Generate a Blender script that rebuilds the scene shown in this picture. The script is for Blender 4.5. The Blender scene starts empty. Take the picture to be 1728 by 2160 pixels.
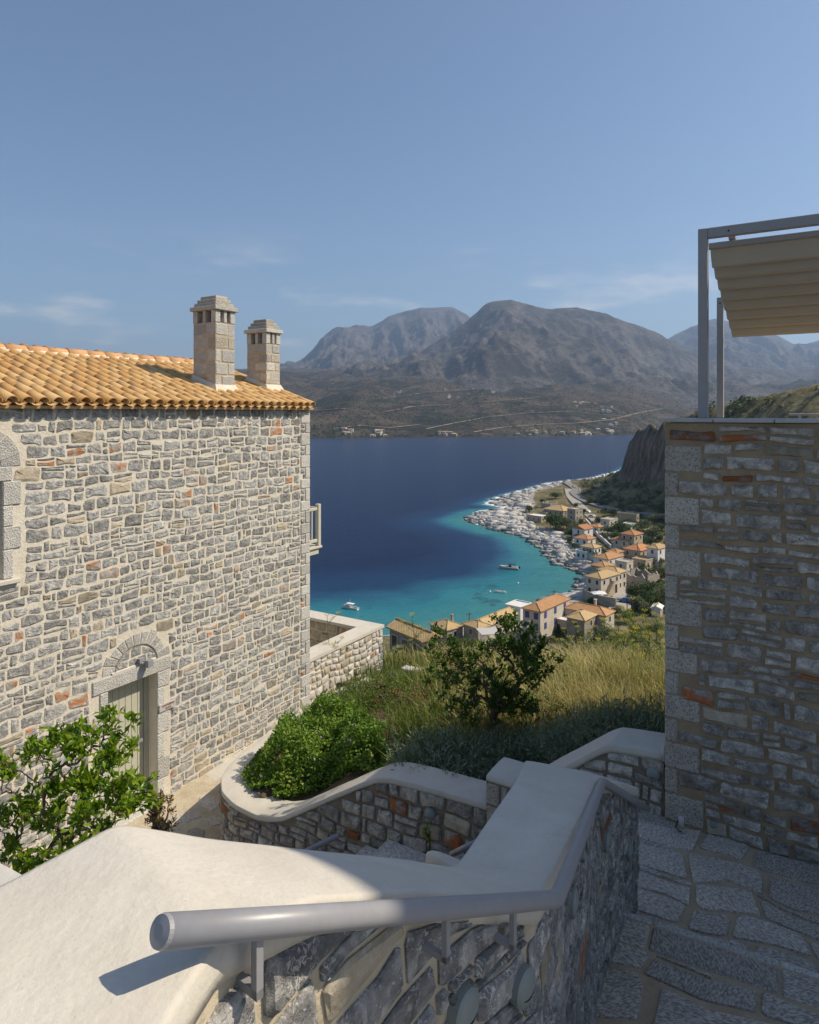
import bpy, bmesh, math, random
import numpy as np
from mathutils import Vector, Matrix
R = math.radians
scene = bpy.context.scene
COL = scene.collection

# ------------------------------------------------------------------ camera, sky, sun, exposure
F, CX, HY = 1450.0, 864.0, 870.0            # focal length and principal point in photograph pixels
SEA = -65.0                                  # eye height is z = 0
cam_d = bpy.data.cameras.new('camera'); cam = bpy.data.objects.new('camera', cam_d); COL.objects.link(cam)
cam_d.sensor_fit = 'HORIZONTAL'; cam_d.sensor_width = 36.0; cam_d.lens = 36.0 * F / 1728.0
cam_d.shift_y = -(1080.0 - HY) / 1728.0
cam_d.clip_start = 0.05; cam_d.clip_end = 60000
cam.rotation_euler = (R(90), 0, 0)
scene.camera = cam

SUN_EL, SUN_AZ = R(46.0), R(88.0)            # azimuth clockwise from the view direction (+Y)
world = bpy.data.worlds.new('World'); scene.world = world; world.use_nodes = True
wn = world.node_tree.nodes; wl = world.node_tree.links; wn.clear()
w_out = wn.new('ShaderNodeOutputWorld'); w_bg = wn.new('ShaderNodeBackground'); w_sky = wn.new('ShaderNodeTexSky')
w_sky.sky_type = 'NISHITA'; w_sky.sun_disc = False; w_sky.sun_elevation = SUN_EL; w_sky.sun_rotation = SUN_AZ
w_sky.altitude = 60; w_sky.air_density = 1.0; w_sky.dust_density = 1.1; w_sky.ozone_density = 8.0
w_bg.inputs['Strength'].default_value = 0.094
w_tc = wn.new('ShaderNodeTexCoord'); w_sep = wn.new('ShaderNodeSeparateXYZ'); wl.new(w_tc.outputs['Generated'], w_sep.inputs[0])
w_map = wn.new('ShaderNodeMapping'); w_map.inputs['Scale'].default_value = (2.2, 2.2, 9.0); w_map.inputs['Location'].default_value = (0.3, 5.2, 0.15)
wl.new(w_tc.outputs['Generated'], w_map.inputs[0])
w_n = wn.new('ShaderNodeTexNoise'); w_n.inputs["Scale"].default_value = 2.1; w_n.inputs['Detail'].default_value = 7; w_n.inputs['Roughness'].default_value = 0.55
wl.new(w_map.outputs[0], w_n.inputs['Vector'])
w_r = wn.new('ShaderNodeMapRange'); w_r.interpolation_type = 'SMOOTHSTEP'
w_r.inputs[1].default_value = 0.50; w_r.inputs[2].default_value = 0.78; w_r.inputs[3].default_value = 0; w_r.inputs[4].default_value = 0.75
wl.new(w_n.outputs[0], w_r.inputs[0])
w_e = wn.new('ShaderNodeMapRange'); w_e.interpolation_type = 'SMOOTHSTEP'     # clouds lie low, all round the horizon
w_e.inputs[1].default_value = 0.27; w_e.inputs[2].default_value = 0.13; w_e.inputs[3].default_value = 0; w_e.inputs[4].default_value = 1
wl.new(w_sep.outputs[2], w_e.inputs[0])
w_m = wn.new('ShaderNodeMath'); w_m.operation = 'MULTIPLY'; wl.new(w_r.outputs[0], w_m.inputs[0]); wl.new(w_e.outputs[0], w_m.inputs[1])
w_mix = wn.new('ShaderNodeMix'); w_mix.data_type = 'RGBA'; w_mix.inputs[7].default_value = (7.2, 7.3, 7.6, 1)
wl.new(w_m.outputs[0], w_mix.inputs[0]); wl.new(w_sky.outputs[0], w_mix.inputs[6]); wl.new(w_mix.outputs[2], w_bg.inputs[0])
wl.new(w_bg.outputs[0], w_out.inputs[0])

sun_d = bpy.data.lights.new('sun', 'SUN'); sun = bpy.data.objects.new('sun', sun_d); COL.objects.link(sun)
sun_d.energy = 3.2; sun_d.angle = R(0.53); sun_d.color = (1.0, 0.965, 0.92)
to_sun = Vector((math.sin(SUN_AZ) * math.cos(SUN_EL), math.cos(SUN_AZ) * math.cos(SUN_EL), math.sin(SUN_EL)))
sun.rotation_euler = to_sun.to_track_quat('Z', 'Y').to_euler(); sun.location = to_sun * 50
vs = scene.view_settings; vs.view_transform = 'Standard'; vs.look = 'None'; vs.exposure = 0.68; vs.gamma = 1.0
vs.use_white_balance = True; vs.white_balance_temperature = 8000; vs.white_balance_tint = 8
scene.render.engine = 'CYCLES'
cy = scene.cycles; cy.use_denoising = True; cy.max_bounces = 6; cy.diffuse_bounces = 3; cy.glossy_bounces = 2
cy.transmission_bounces = 2; cy.transparent_max_bounces = 4; cy.volume_bounces = 0; cy.caustics_reflective = False; cy.caustics_refractive = False

# ------------------------------------------------------------------ helpers
def P(x, y, D): return Vector(((x - CX) / F * D, D, -(y - HY) / F * D))
def PZ(x, y, z): return P(x, y, -z * F / (y - HY))
ANG = R(32.0)
dA = Vector((math.sin(ANG), math.cos(ANG), 0)); dB = Vector((-math.cos(ANG), math.sin(ANG), 0)); UP = Vector((0, 0, 1))

def tag(o, label=None, cat=None, group=None, kind=None):
    if label: o['label'] = label
    if cat: o['category'] = cat
    if group: o['group'] = group
    if kind: o['kind'] = kind
    return o
def thing(name, label, cat, loc, group=None):
    o = bpy.data.objects.new(name, None); o.empty_display_size = 0.2; COL.objects.link(o); o.location = loc
    return tag(o, label, cat, group)
def wloc(o):
    v = Vector((0, 0, 0))
    while o is not None: v += o.location; o = o.parent
    return v

class MB:
    def __init__(s): s.v = []; s.f = []; s.m = []; s.mi = 0
    def add(s, vs_, fs):
        b = len(s.v); s.v.extend([tuple(p) for p in vs_]); s.f.extend([tuple(i + b for i in f) for f in fs]); s.m.extend([s.mi] * len(fs))
    def box(s, c, ax, ay, az):           # centre and three half-axis vectors
        c = Vector(c); ax, ay, az = Vector(ax), Vector(ay), Vector(az)
        vs_ = [c + ax * i + ay * j + az * k for k in (-1, 1) for j in (-1, 1) for i in (-1, 1)]
        s.add(vs_, [(0, 2, 3, 1), (4, 5, 7, 6), (0, 1, 5, 4), (2, 6, 7, 3), (0, 4, 6, 2), (1, 3, 7, 5)])
    def bbox(s, c, ax, ay, az, bev=0.01):  # chamfered box
        c = Vector(c); A_ = [Vector(ax), Vector(ay), Vector(az)]
        L = [a.length for a in A_]; U = [a.normalized() for a in A_]
        bm = bmesh.new(); bmesh.ops.create_cube(bm, size=2)
        for v in bm.verts: v.co = Vector((v.co.x * L[0], v.co.y * L[1], v.co.z * L[2]))
        bmesh.ops.bevel(bm, geom=list(bm.edges), offset=min(bev, min(L) * .6), segments=1, affect='EDGES', profile=.5)
        bm.verts.index_update()
        s.add([c + U[0] * v.co.x + U[1] * v.co.y + U[2] * v.co.z for v in bm.verts], [[v.index for v in f.verts] for f in bm.faces]); bm.free()
    def tube(s, pts, rad, n=8, caps=True, square=False):
        pts = [Vector(p) for p in pts]; k = len(pts)
        if not hasattr(rad, '__len__'): rad = [rad] * k
        rings = []; ref = None
        for i, p in enumerate(pts):
            t1 = (pts[i] - pts[i - 1]).normalized() if i > 0 else None
            t2 = (pts[i + 1] - pts[i]).normalized() if i < k - 1 else None
            t = (t1 + t2).normalized() if t1 and t2 else (t1 or t2)
            sc = 1.0 / max(.5, t.dot(t2 or t1))
            if ref is None:
                ref = UP if abs(t.z) < .95 else Vector((1, 0, 0))
            a = (ref - t * ref.dot(t)).normalized(); b = t.cross(a); ref = a
            off = math.pi / n if square else 0
            rings.append([p + (a * math.cos(off + 2 * math.pi * j / n) + b * math.sin(off + 2 * math.pi * j / n)) * rad[i] * (1 if not square else 1.414) for j in range(n)])
        vs_ = [q for r in rings for q in r]; fs = []
        for i in range(k - 1):
            for j in range(n): fs.append((i * n + j, i * n + (j + 1) % n, (i + 1) * n + (j + 1) % n, (i + 1) * n + j))
        if caps: fs.append(tuple(range(n - 1, -1, -1))); fs.append(tuple((k - 1) * n + j for j in range(n)))
        s.add(vs_, fs)
    def obj(s, name, mat, parent=None, smooth=False, origin=None):
        a = np.array(s.v, dtype=float)
        if origin is None: origin = Vector((a.min(0) + a.max(0)) / 2)
        me = bpy.data.meshes.new(name); me.from_pydata((a - np.array(origin)).tolist(), [], s.f)
        mats = mat if isinstance(mat, (list, tuple)) else [mat]
        for m in mats: me.materials.append(m)
        if len(mats) > 1: me.polygons.foreach_set('material_index', s.m)
        if smooth: me.polygons.foreach_set('use_smooth', [True] * len(s.f))
        me.update()
        o = bpy.data.objects.new(name, me); COL.objects.link(o)
        o.location = Vector(origin) - (wloc(parent) if parent else Vector((0, 0, 0)))
        if parent: o.parent = parent
        return o
def copy_obj(o, parent, loc_world, rot=None, scale=None):
    c = o.copy(); COL.objects.link(c); c.parent = parent
    c.location = Vector(loc_world) - (wloc(parent) if parent else Vector((0, 0, 0)))
    if rot is not None: c.rotation_euler = rot
    if scale is not None: c.scale = scale
    for k in list(c.keys()):
        if parent is not None and k in ('label', 'category', 'group', 'kind'): del c[k]
    return c
def np_mesh(name, verts, faces, mats, smooth=False, attrs=None, mi=None):
    """fast mesh from arrays; faces (n,3) or (n,4)"""
    me = bpy.data.meshes.new(name); nv, (nf, k) = len(verts), faces.shape
    me.vertices.add(nv); me.vertices.foreach_set('co', np.ascontiguousarray(verts, dtype=np.float32).ravel())
    me.loops.add(nf * k); me.loops.foreach_set('vertex_index', np.ascontiguousarray(faces, dtype=np.int32).ravel())
    me.polygons.add(nf); me.polygons.foreach_set('loop_start', np.arange(0, nf * k, k, dtype=np.int32))
    if mi is not None: me.polygons.foreach_set('material_index', mi.astype(np.int32))
    if smooth: me.polygons.foreach_set('use_smooth', np.ones(nf, dtype=bool))
    for m in (mats if isinstance(mats, (list, tuple)) else [mats]): me.materials.append(m)
    if attrs:
        for an, av in attrs.items():
            at = me.attributes.new(an, 'FLOAT', 'POINT'); at.data.foreach_set('value', np.ascontiguousarray(av, dtype=np.float32))
    me.update(calc_edges=True); me.validate()
    return me
def np_obj(name, verts, faces, mats, parent=None, smooth=False, attrs=None, origin=None, mi=None):
    verts = np.asarray(verts, dtype=float)
    o0 = Vector(origin) if origin is not None else Vector(((verts.min(0) + verts.max(0)) / 2).tolist())
    me = np_mesh(name, verts - np.array(o0), faces, mats, smooth, attrs, mi)
    o = bpy.data.objects.new(name, me); COL.objects.link(o); o.location = o0 - (wloc(parent) if parent else Vector((0, 0, 0)))
    if parent: o.parent = parent
    return o

def _hash(ix, iy, seed):
    h = (ix * 374761393 + iy * 668265263 + seed * 974634271) & 0xFFFFFFFF
    h = ((h ^ (h >> 13)) * 1274126177) & 0xFFFFFFFF
    return ((h ^ (h >> 16)) & 0xFFFF) / 65535.0
def vnoise(x, y, seed=0):
    x = np.asarray(x, dtype=float); y = np.asarray(y, dtype=float)
    ix = np.floor(x).astype(np.int64); iy = np.floor(y).astype(np.int64); fx = x - ix; fy = y - iy
    fx = fx * fx * (3 - 2 * fx); fy = fy * fy * (3 - 2 * fy)
    a = _hash(ix, iy, seed); b = _hash(ix + 1, iy, seed); c = _hash(ix, iy + 1, seed); d = _hash(ix + 1, iy + 1, seed)
    return (a * (1 - fx) + b * fx) * (1 - fy) + (c * (1 - fx) + d * fx) * fy
def fbm(x, y, seed=0, oct=5, ridged=False):
    t = 0; amp = .5; fr = 1.0
    for i in range(oct):
        n = vnoise(x * fr + 17.3 * i, y * fr - 9.1 * i, seed + i)
        t = t + amp * ((1 - np.abs(2 * n - 1)) if ridged else n); amp *= .5; fr *= 2.03
    return t

# ------------------------------------------------------------------ materials
def rgb(c): return (c[0], c[1], c[2], 1)
class NT:
    def __init__(s, name):
        s.mat = bpy.data.materials.new(name); s.mat.use_nodes = True; s.n = s.mat.node_tree.nodes; s.l = s.mat.node_tree.links
        s.b = s.n['Principled BSDF']; s.out = s.n['Material Output']; s.geo = s.n.new('ShaderNodeNewGeometry'); s.pos = s.geo.outputs['Position']
    def noise(s, scale, detail=5, rough=.55, vec=None, dist=0):
        t = s.n.new('ShaderNodeTexNoise'); t.inputs['Scale'].default_value = scale; t.inputs['Detail'].default_value = detail
        t.inputs['Roughness'].default_value = rough; t.inputs['Distortion'].default_value = dist; s.l.new(vec or s.pos, t.inputs['Vector']); return t.outputs[0]
    def vor(s, scale, vec=None, feat='F1', out=0):
        t = s.n.new('ShaderNodeTexVoronoi'); t.feature = feat; t.inputs['Scale'].default_value = scale; s.l.new(vec or s.pos, t.inputs['Vector']); return t.outputs[out]
    def scaled(s, sc, vec=None, rot=(0, 0, 0)):
        t = s.n.new('ShaderNodeMapping'); t.inputs['Scale'].default_value = sc; t.inputs['Rotation'].default_value = rot; s.l.new(vec or s.pos, t.inputs[0]); return t.outputs[0]
    def ramp(s, fac, stops):
        t = s.n.new('ShaderNodeValToRGB'); e = t.color_ramp.elements
        while len(e) < len(stops): e.new(.5)
        for el, (p, c) in zip(e, stops): el.position = p; el.color = rgb(c) if hasattr(c, '__len__') else (c, c, c, 1)
        s.l.new(fac, t.inputs[0]); return t.outputs[0]
    def rng(s, fac, a, b, c=0., d=1., smooth=True):
        t = s.n.new('ShaderNodeMapRange'); t.interpolation_type = 'SMOOTHSTEP' if smooth else 'LINEAR'
        for i, x in enumerate((a, b, c, d)): t.inputs[i + 1].default_value = x
        s.l.new(fac, t.inputs[0]); return t.outputs[0]
    def mix(s, fac, a, b, mode='MIX'):
        t = s.n.new('ShaderNodeMix'); t.data_type = 'RGBA'; t.blend_type = mode
        for val, i in ((fac, 0), (a, 6), (b, 7)):
            if hasattr(val, 'is_linked') or hasattr(val, 'links'): s.l.new(val, t.inputs[i])
            elif i == 0: t.inputs[0].default_value = val
            else: t.inputs[i].default_value = rgb(val)
        return t.outputs[2]
    def math(s, op, a, b=None):
        t = s.n.new('ShaderNodeMath'); t.operation = op
        for i, val in enumerate((a, b)):
            if val is None: continue
            if hasattr(val, 'links'): s.l.new(val, t.inputs[i])
            else: t.inputs[i].default_value = val
        return t.outputs[0]
    def attr(s, name):
        t = s.n.new('ShaderNodeAttribute'); t.attribute_name = name; return t.outputs['Fac']
    def rnd(s):
        t = s.n.new('ShaderNodeObjectInfo'); return s.math('FRACT', s.math('ADD', t.outputs['Random'], s.attr('rnd')))
    def valmul(s, col, fac, lo, hi):
        t = s.n.new('ShaderNodeHueSaturation'); s.l.new(col, t.inputs['Color']); s.l.new(s.rng(fac, 0, 1, lo, hi, False), t.inputs['Value']); return t.outputs[0]
    def bump(s, h, strength, dist=.02, prev=None):
        t = s.n.new('ShaderNodeBump'); t.inputs['Strength'].default_value = strength; t.inputs['Distance'].default_value = dist
        s.l.new(h, t.inputs['Height'])
        if prev: s.l.new(prev, t.inputs['Normal'])
        return t.outputs[0]
    def done(s, col=None, rough=.8, spec=.3, normal=None, metal=0):
        if col is not None:
            if hasattr(col, 'links'): s.l.new(col, s.b.inputs['Base Color'])
            else: s.b.inputs['Base Color'].default_value = rgb(col)
        if hasattr(rough, 'links'): s.l.new(rough, s.b.inputs['Roughness'])
        else: s.b.inputs['Roughness'].default_value = rough
        s.b.inputs['Specular IOR Level'].default_value = spec; s.b.inputs['Metallic'].default_value = metal
        if normal is not None: s.l.new(normal, s.b.inputs['Normal'])
        return s.mat

def stone_mat(name, dark, mid, light, rust=None, rust_lo=.5, rust_hi=.6, vein=.5, lo=.7, hi=1.25, sc=9, bump=.5):
    t = NT(name); r = t.rnd()
    cv = t.n.new('ShaderNodeVectorMath'); cv.operation = 'ADD'; t.l.new(t.pos, cv.inputs[0])
    comb = t.n.new('ShaderNodeCombineXYZ'); t.l.new(t.math('MULTIPLY', r, 31.0), comb.inputs[0]); t.l.new(t.math('MULTIPLY', r, -17.0), comb.inputs[1]); t.l.new(comb.outputs[0], cv.inputs[1])
    v = cv.outputs[0]
    n1 = t.noise(sc, 6, .62, v, .6)
    c = t.ramp(n1, [(.3, dark), (.5, mid), (.72, light)])
    n2 = t.noise(sc * 1.7, 4, .6, v, 1.2)
    vm = t.math('MULTIPLY', t.rng(t.math('ABSOLUTE', t.math('SUBTRACT', n2, .5)), .0, .035, 1, 0), t.rng(t.noise(sc * .9, 2, .5, v), .45, .65, 0, vein))
    c = t.mix(vm, c, (.66, .64, .60))
    fl = t.rng(t.noise(sc * 6, 3, .6, v), .6, .72, 0, vein * .8); c = t.mix(fl, c, (.6, .58, .55))
    if rust:
        rm = t.rng(t.noise(sc * .8, 5, .65, v), rust_lo, rust_hi, 0, .95); c = t.mix(rm, c, rust)
    c = t.valmul(c, r, lo, hi)
    b = t.bump(t.noise(sc * 2.2, 6, .65, v), bump, .03); b = t.bump(t.noise(sc * 9, 3, .6, v), bump * .6, .008, b)
    return t.done(c, .82, .25, b)
M_GREY = stone_mat('limestone_grey', (.15, .152, .152), (.315, .313, .303), (.56, .545, .51), vein=.9, sc=13, bump=1.0)
M_TAN = stone_mat('limestone_tan', (.24, .20, .15), (.36, .31, .235), (.45, .40, .32), vein=.3)
M_RUST = stone_mat('limestone_rust', (.20, .19, .18), (.32, .30, .27), (.44, .41, .37), rust=(.42, .17, .07), rust_lo=.47, rust_hi=.60)
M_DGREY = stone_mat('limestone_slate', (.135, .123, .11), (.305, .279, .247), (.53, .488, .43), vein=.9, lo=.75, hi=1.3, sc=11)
M_DRUST = stone_mat('limestone_red', (.13, .12, .115), (.22, .2, .185), (.36, .33, .29), rust=(.34, .105, .035), rust_lo=.40, rust_hi=.55)
M_NEAR = stone_mat('limestone_veined', (.105, .107, .112), (.225, .222, .22), (.50, .485, .46), vein=1.0, lo=.75, hi=1.3, sc=13, bump=.8)
M_WHITE = stone_mat('limestone_pale', (.34, .33, .31), (.48, .46, .43), (.60, .58, .54), rust=(.46, .33, .19), rust_lo=.58, rust_hi=.75, vein=.3, lo=.8, hi=1.15)
def pitted_mat(name, base, hole, sc=55, lo=.85, hi=1.15, light=(.6, .585, .55)):
    t = NT(name); r = t.rnd()
    v = t.scaled((1, 1, .8)); d = t.vor(sc, v)
    m = t.rng(d, .15, .5, 0, 1); n = t.noise(7, 5, .6)
    c = t.mix(m, hole, base); c = t.mix(t.rng(t.noise(sc * 1.1, 3, .7), .53, .63, 0, .8), c, light); c = t.valmul(c, n, .75, 1.25); c = t.valmul(c, r, lo, hi)
    b = t.bump(d, .8, .012); b = t.bump(n, .3, .03, b)
    return t.done(c, .85, .25, b)
M_PIT = pitted_mat('hammered_limestone_light', (.50, .485, .45), (.30, .29, .27), 60)
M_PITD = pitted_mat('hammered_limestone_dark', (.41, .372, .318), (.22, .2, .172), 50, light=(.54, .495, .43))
M_PITV = pitted_mat('hammered_voussoir', (.39, .38, .36), (.27, .265, .255), 55)
def chisel_mat(name, dark, mid, light, sc=70, lo=.75, hi=1.25):
    t = NT(name); r = t.rnd(); vr_ = t.n.new('ShaderNodeVectorRotate'); vr_.rotation_type = 'Z_AXIS'; t.l.new(t.pos, vr_.inputs['Vector']); t.l.new(t.math('MULTIPLY', r, 3.1), vr_.inputs['Angle'])
    v = t.scaled((1, .38, 1), vr_.outputs[0]); n = t.noise(sc, 2, .5, v, .3); c = t.ramp(n, [(.36, dark), (.5, mid), (.62, light)])
    c = t.valmul(c, t.noise(3, 5, .65), .7, 1.3); c = t.valmul(c, r, lo, hi); b = t.bump(n, .7, .008); b = t.bump(t.noise(9, 4, .6), .3, .02, b); return t.done(c, .8, .3, b)
M_PAVE = chisel_mat('chiselled_paving', (.25, .225, .195), (.40, .362, .315), (.55, .505, .445), 95)
M_STEP = chisel_mat('chiselled_step', (.33, .315, .29), (.45, .43, .40), (.56, .54, .50), 60)
def mortar_mat(name, a, b_, sc=4, bump=.5):
    t = NT(name); c = t.ramp(t.noise(sc, 6, .6), [(.35, a), (.65, b_)]); c = t.valmul(c, t.noise(40, 4, .6), .85, 1.12)
    n = t.bump(t.noise(18, 6, .65), bump, .03); n = t.bump(t.noise(130, 3, .6), bump * .6, .004, n)
    return t.done(c, .92, .15, n)
M_MORT = mortar_mat('lime_mortar', (.60, .54, .445), (.67, .615, .525))
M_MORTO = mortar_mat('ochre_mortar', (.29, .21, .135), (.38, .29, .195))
M_MORTS = mortar_mat('sandy_paving_joint', (.40, .305, .205), (.50, .40, .285))
M_MORTD = mortar_mat('dark_joint', (.17, .145, .11), (.26, .22, .165))
M_MORTB = mortar_mat('beige_mortar', (.42, .35, .25), (.54, .47, .36))
M_SOIL = mortar_mat('soil', (.09, .065, .04), (.15, .11, .07), 3)
def plaster_mat(name, a, b_):
    t = NT(name); c = t.ramp(t.noise(2.2, 6, .6, None, .4), [(.35, a), (.62, b_)])
    c = t.valmul(c, t.noise(60, 4, .7), .88, 1.1); c = t.mix(t.rng(t.noise(1.1, 5, .65), .52, .75, 0, .5), c, (a[0] * .82, a[1] * .8, a[2] * .76))
    c = t.mix(t.rng(t.noise(5.5, 7, .7, t.scaled((1, 1, .4))), .56, .72, 0, .3), c, (a[0] * .72, a[1] * .70, a[2] * .68))
    ck = t.n.new('ShaderNodeTexVoronoi'); ck.feature = 'DISTANCE_TO_EDGE'; ck.inputs['Scale'].default_value = 1.3; dv = t.n.new('ShaderNodeVectorMath'); dv.operation = 'ADD'; nt = t.n.new('ShaderNodeTexNoise'); nt.inputs['Scale'].default_value = 4; t.l.new(t.pos, nt.inputs['Vector']); t.l.new(t.pos, dv.inputs[0]); t.l.new(nt.outputs[1], dv.inputs[1]); t.l.new(dv.outputs[0], ck.inputs['Vector'])
    c = t.mix(t.math('MULTIPLY', t.rng(ck.outputs[0], 0, .004, 1, 0), t.rng(t.noise(.9, 2, .5), .45, .6, 0, .45)), c, (a[0] * .5, a[1] * .48, a[2] * .45))
    pits = t.rng(t.noise(160, 2, .5), .66, .74, 0, .35); c = t.mix(pits, c, (a[0] * .6, a[1] * .57, a[2] * .52))
    n = t.bump(t.noise(7, 4, .6, t.scaled((1, .5, 1), None, (0, 0, .8))), .3, .03); n = t.bump(t.noise(95, 4, .65), .5, .0035, n)
    return t.done(c, .88, .2, n)
M_PLAST = plaster_mat('pale_plaster', (.52, .485, .425), (.585, .55, .49))
M_CONC = plaster_mat('pale_concrete', (.50, .48, .44), (.58, .56, .52))
def simple(name, col, rough=.6, spec=.4, var=.08, sc=8, bump=.1, metal=0, rndv=0.):
    t = NT(name); c = t.ramp(t.noise(sc, 5, .6), [(.3, [x * (1 - var) for x in col]), (.7, [min(1, x * (1 + var)) for x in col])])
    if rndv: c = t.valmul(c, t.rnd(), 1 - rndv, 1 + rndv)
    return t.done(c, rough, spec, t.bump(t.noise(sc * 6, 3, .6), bump, .004) if bump else None, metal)
M_METAL = simple('grey_painted_steel', (.27, .27, .285), .38, .5, .05, 20, .05)
M_METALP = simple('pergola_aluminium', (.31, .30, .30), .45, .5, .04, 10, .02)
M_LAMP = simple('grey_green_lamp', (.22, .25, .24), .5, .4, .05, 20, .05)
M_DARK = simple('dark_recess', (.03, .03, .03), .8, .2, .1)
M_DOOR = simple('sage_door_paint', (.47, .46, .37), .5, .35, .04, 6, .06)
M_WOODP = simple('painted_balcony_timber', (.52, .49, .40), .6, .3, .06, 10, .1)
M_FABRIC = simple('awning_fabric', (.49, .465, .42), .85, .15, .05, 3, .08)
M_FOLDSHADE = simple('awning_fold_shade', (.2, .18, .145), .85, .15, .05, 3, .08)  # dark tone for the shadow lines between the awning folds
M_SLAB = simple('marble_coping', (.44, .43, .42), .6, .35, .12, 5, .12, 0, .08)
M_GLASSD = simple('window_glass', (.02, .025, .03), .08, .6, .1, 4, 0)
M_SIGN = simple('sign_plate', (.46, .43, .42), .5, .4, .04)
M_RED = simple('sign_lettering', (.22, .045, .03), .6, .3, .05)
def tile_mat(name, a, b_, c3):
    t = NT(name); r = t.rnd(); c = t.ramp(r, [(0., a), (.55, b_), (1., c3)])
    c = t.mix(t.rng(t.noise(9, 5, .65), .5, .72, 0, .5), c, (.56, .37, .17)); c = t.valmul(c, t.noise(26, 4, .6), .86, 1.14)
    c = t.mix(t.rng(t.noise(3.1, 5, .7), .62, .74, 0, .35), c, (.36, .25, .15))
    return t.done(c, .8, .25, t.bump(t.noise(60, 4, .6), .3, .004))
M_TILE = tile_mat('terracotta', (.50, .28, .115), (.56, .34, .145), (.61, .40, .195))
M_TILER = tile_mat('terracotta_ridge', (.54, .27, .14), (.58, .32, .16), (.64, .42, .24))
def leaf_mat(name, a, b_, c3, trans=.35, rough=.45, sc=2.5):
    t = NT(name); r = t.attr('rnd'); c = t.ramp(r, [(.0, a), (.6, b_), (1., c3)])
    c = t.valmul(c, t.noise(sc, 3, .5), .75, 1.25)
    t.done(c, rough, .35)
    tr = t.n.new('ShaderNodeBsdfTranslucent'); t.l.new(t.mix(1.0, c, (1.0, 1.25, .5), 'MULTIPLY'), tr.inputs[0])
    mx = t.n.new('ShaderNodeMixShader'); mx.inputs[0].default_value = trans
    t.l.new(t.b.outputs[0], mx.inputs[1]); t.l.new(tr.outputs[0], mx.inputs[2]); t.l.new(mx.outputs[0], t.out.inputs[0]); return t.mat
M_CITRUS = leaf_mat('citrus_leaf', (.085, .17, .014), (.19, .30, .025), (.46, .46, .05), .40, .28)
M_TREE = leaf_mat('dark_citrus_leaf', (.042, .085, .014), (.075, .135, .022), (.14, .20, .04), .35, .4)
M_GERAN = leaf_mat('geranium_leaf', (.06, .135, .018), (.14, .25, .035), (.33, .38, .075), .32, .6)
M_LAV = leaf_mat('lavender_leaf', (.13, .165, .11), (.21, .255, .18), (.32, .36, .26), .2, .75)
M_DRY = leaf_mat('dry_grass', (.20, .18, .075), (.44, .35, .165), (.62, .52, .30), .3, .8)
M_GRASS = leaf_mat('green_grass', (.07, .12, .025), (.15, .19, .045), (.30, .28, .09), .35, .7)
M_FENNEL = leaf_mat('fennel_leaf', (.13, .20, .06), (.20, .27, .09), (.34, .36, .14), .3, .7)
M_REDSH = leaf_mat('reddish_shrub_leaf', (.13, .12, .03), (.20, .12, .05), (.30, .13, .06), .25, .6)
M_FAR1 = leaf_mat('far_tree_leaf', (.028, .06, .014), (.05, .09, .02), (.085, .13, .03), .15, .7, .4)
M_FAR2 = leaf_mat('far_olive_leaf', (.075, .095, .045), (.115, .135, .06), (.17, .18, .085), .15, .7, .4)
M_BARK = simple('bark', (.13, .095, .065), .9, .15, .3, 14, .5)
M_PINK = simple('pink_petal', (.62, .36, .52), .6, .3, .1)
M_YEL = simple('fennel_flower', (.55, .45, .06), .7, .2, .1)

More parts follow.
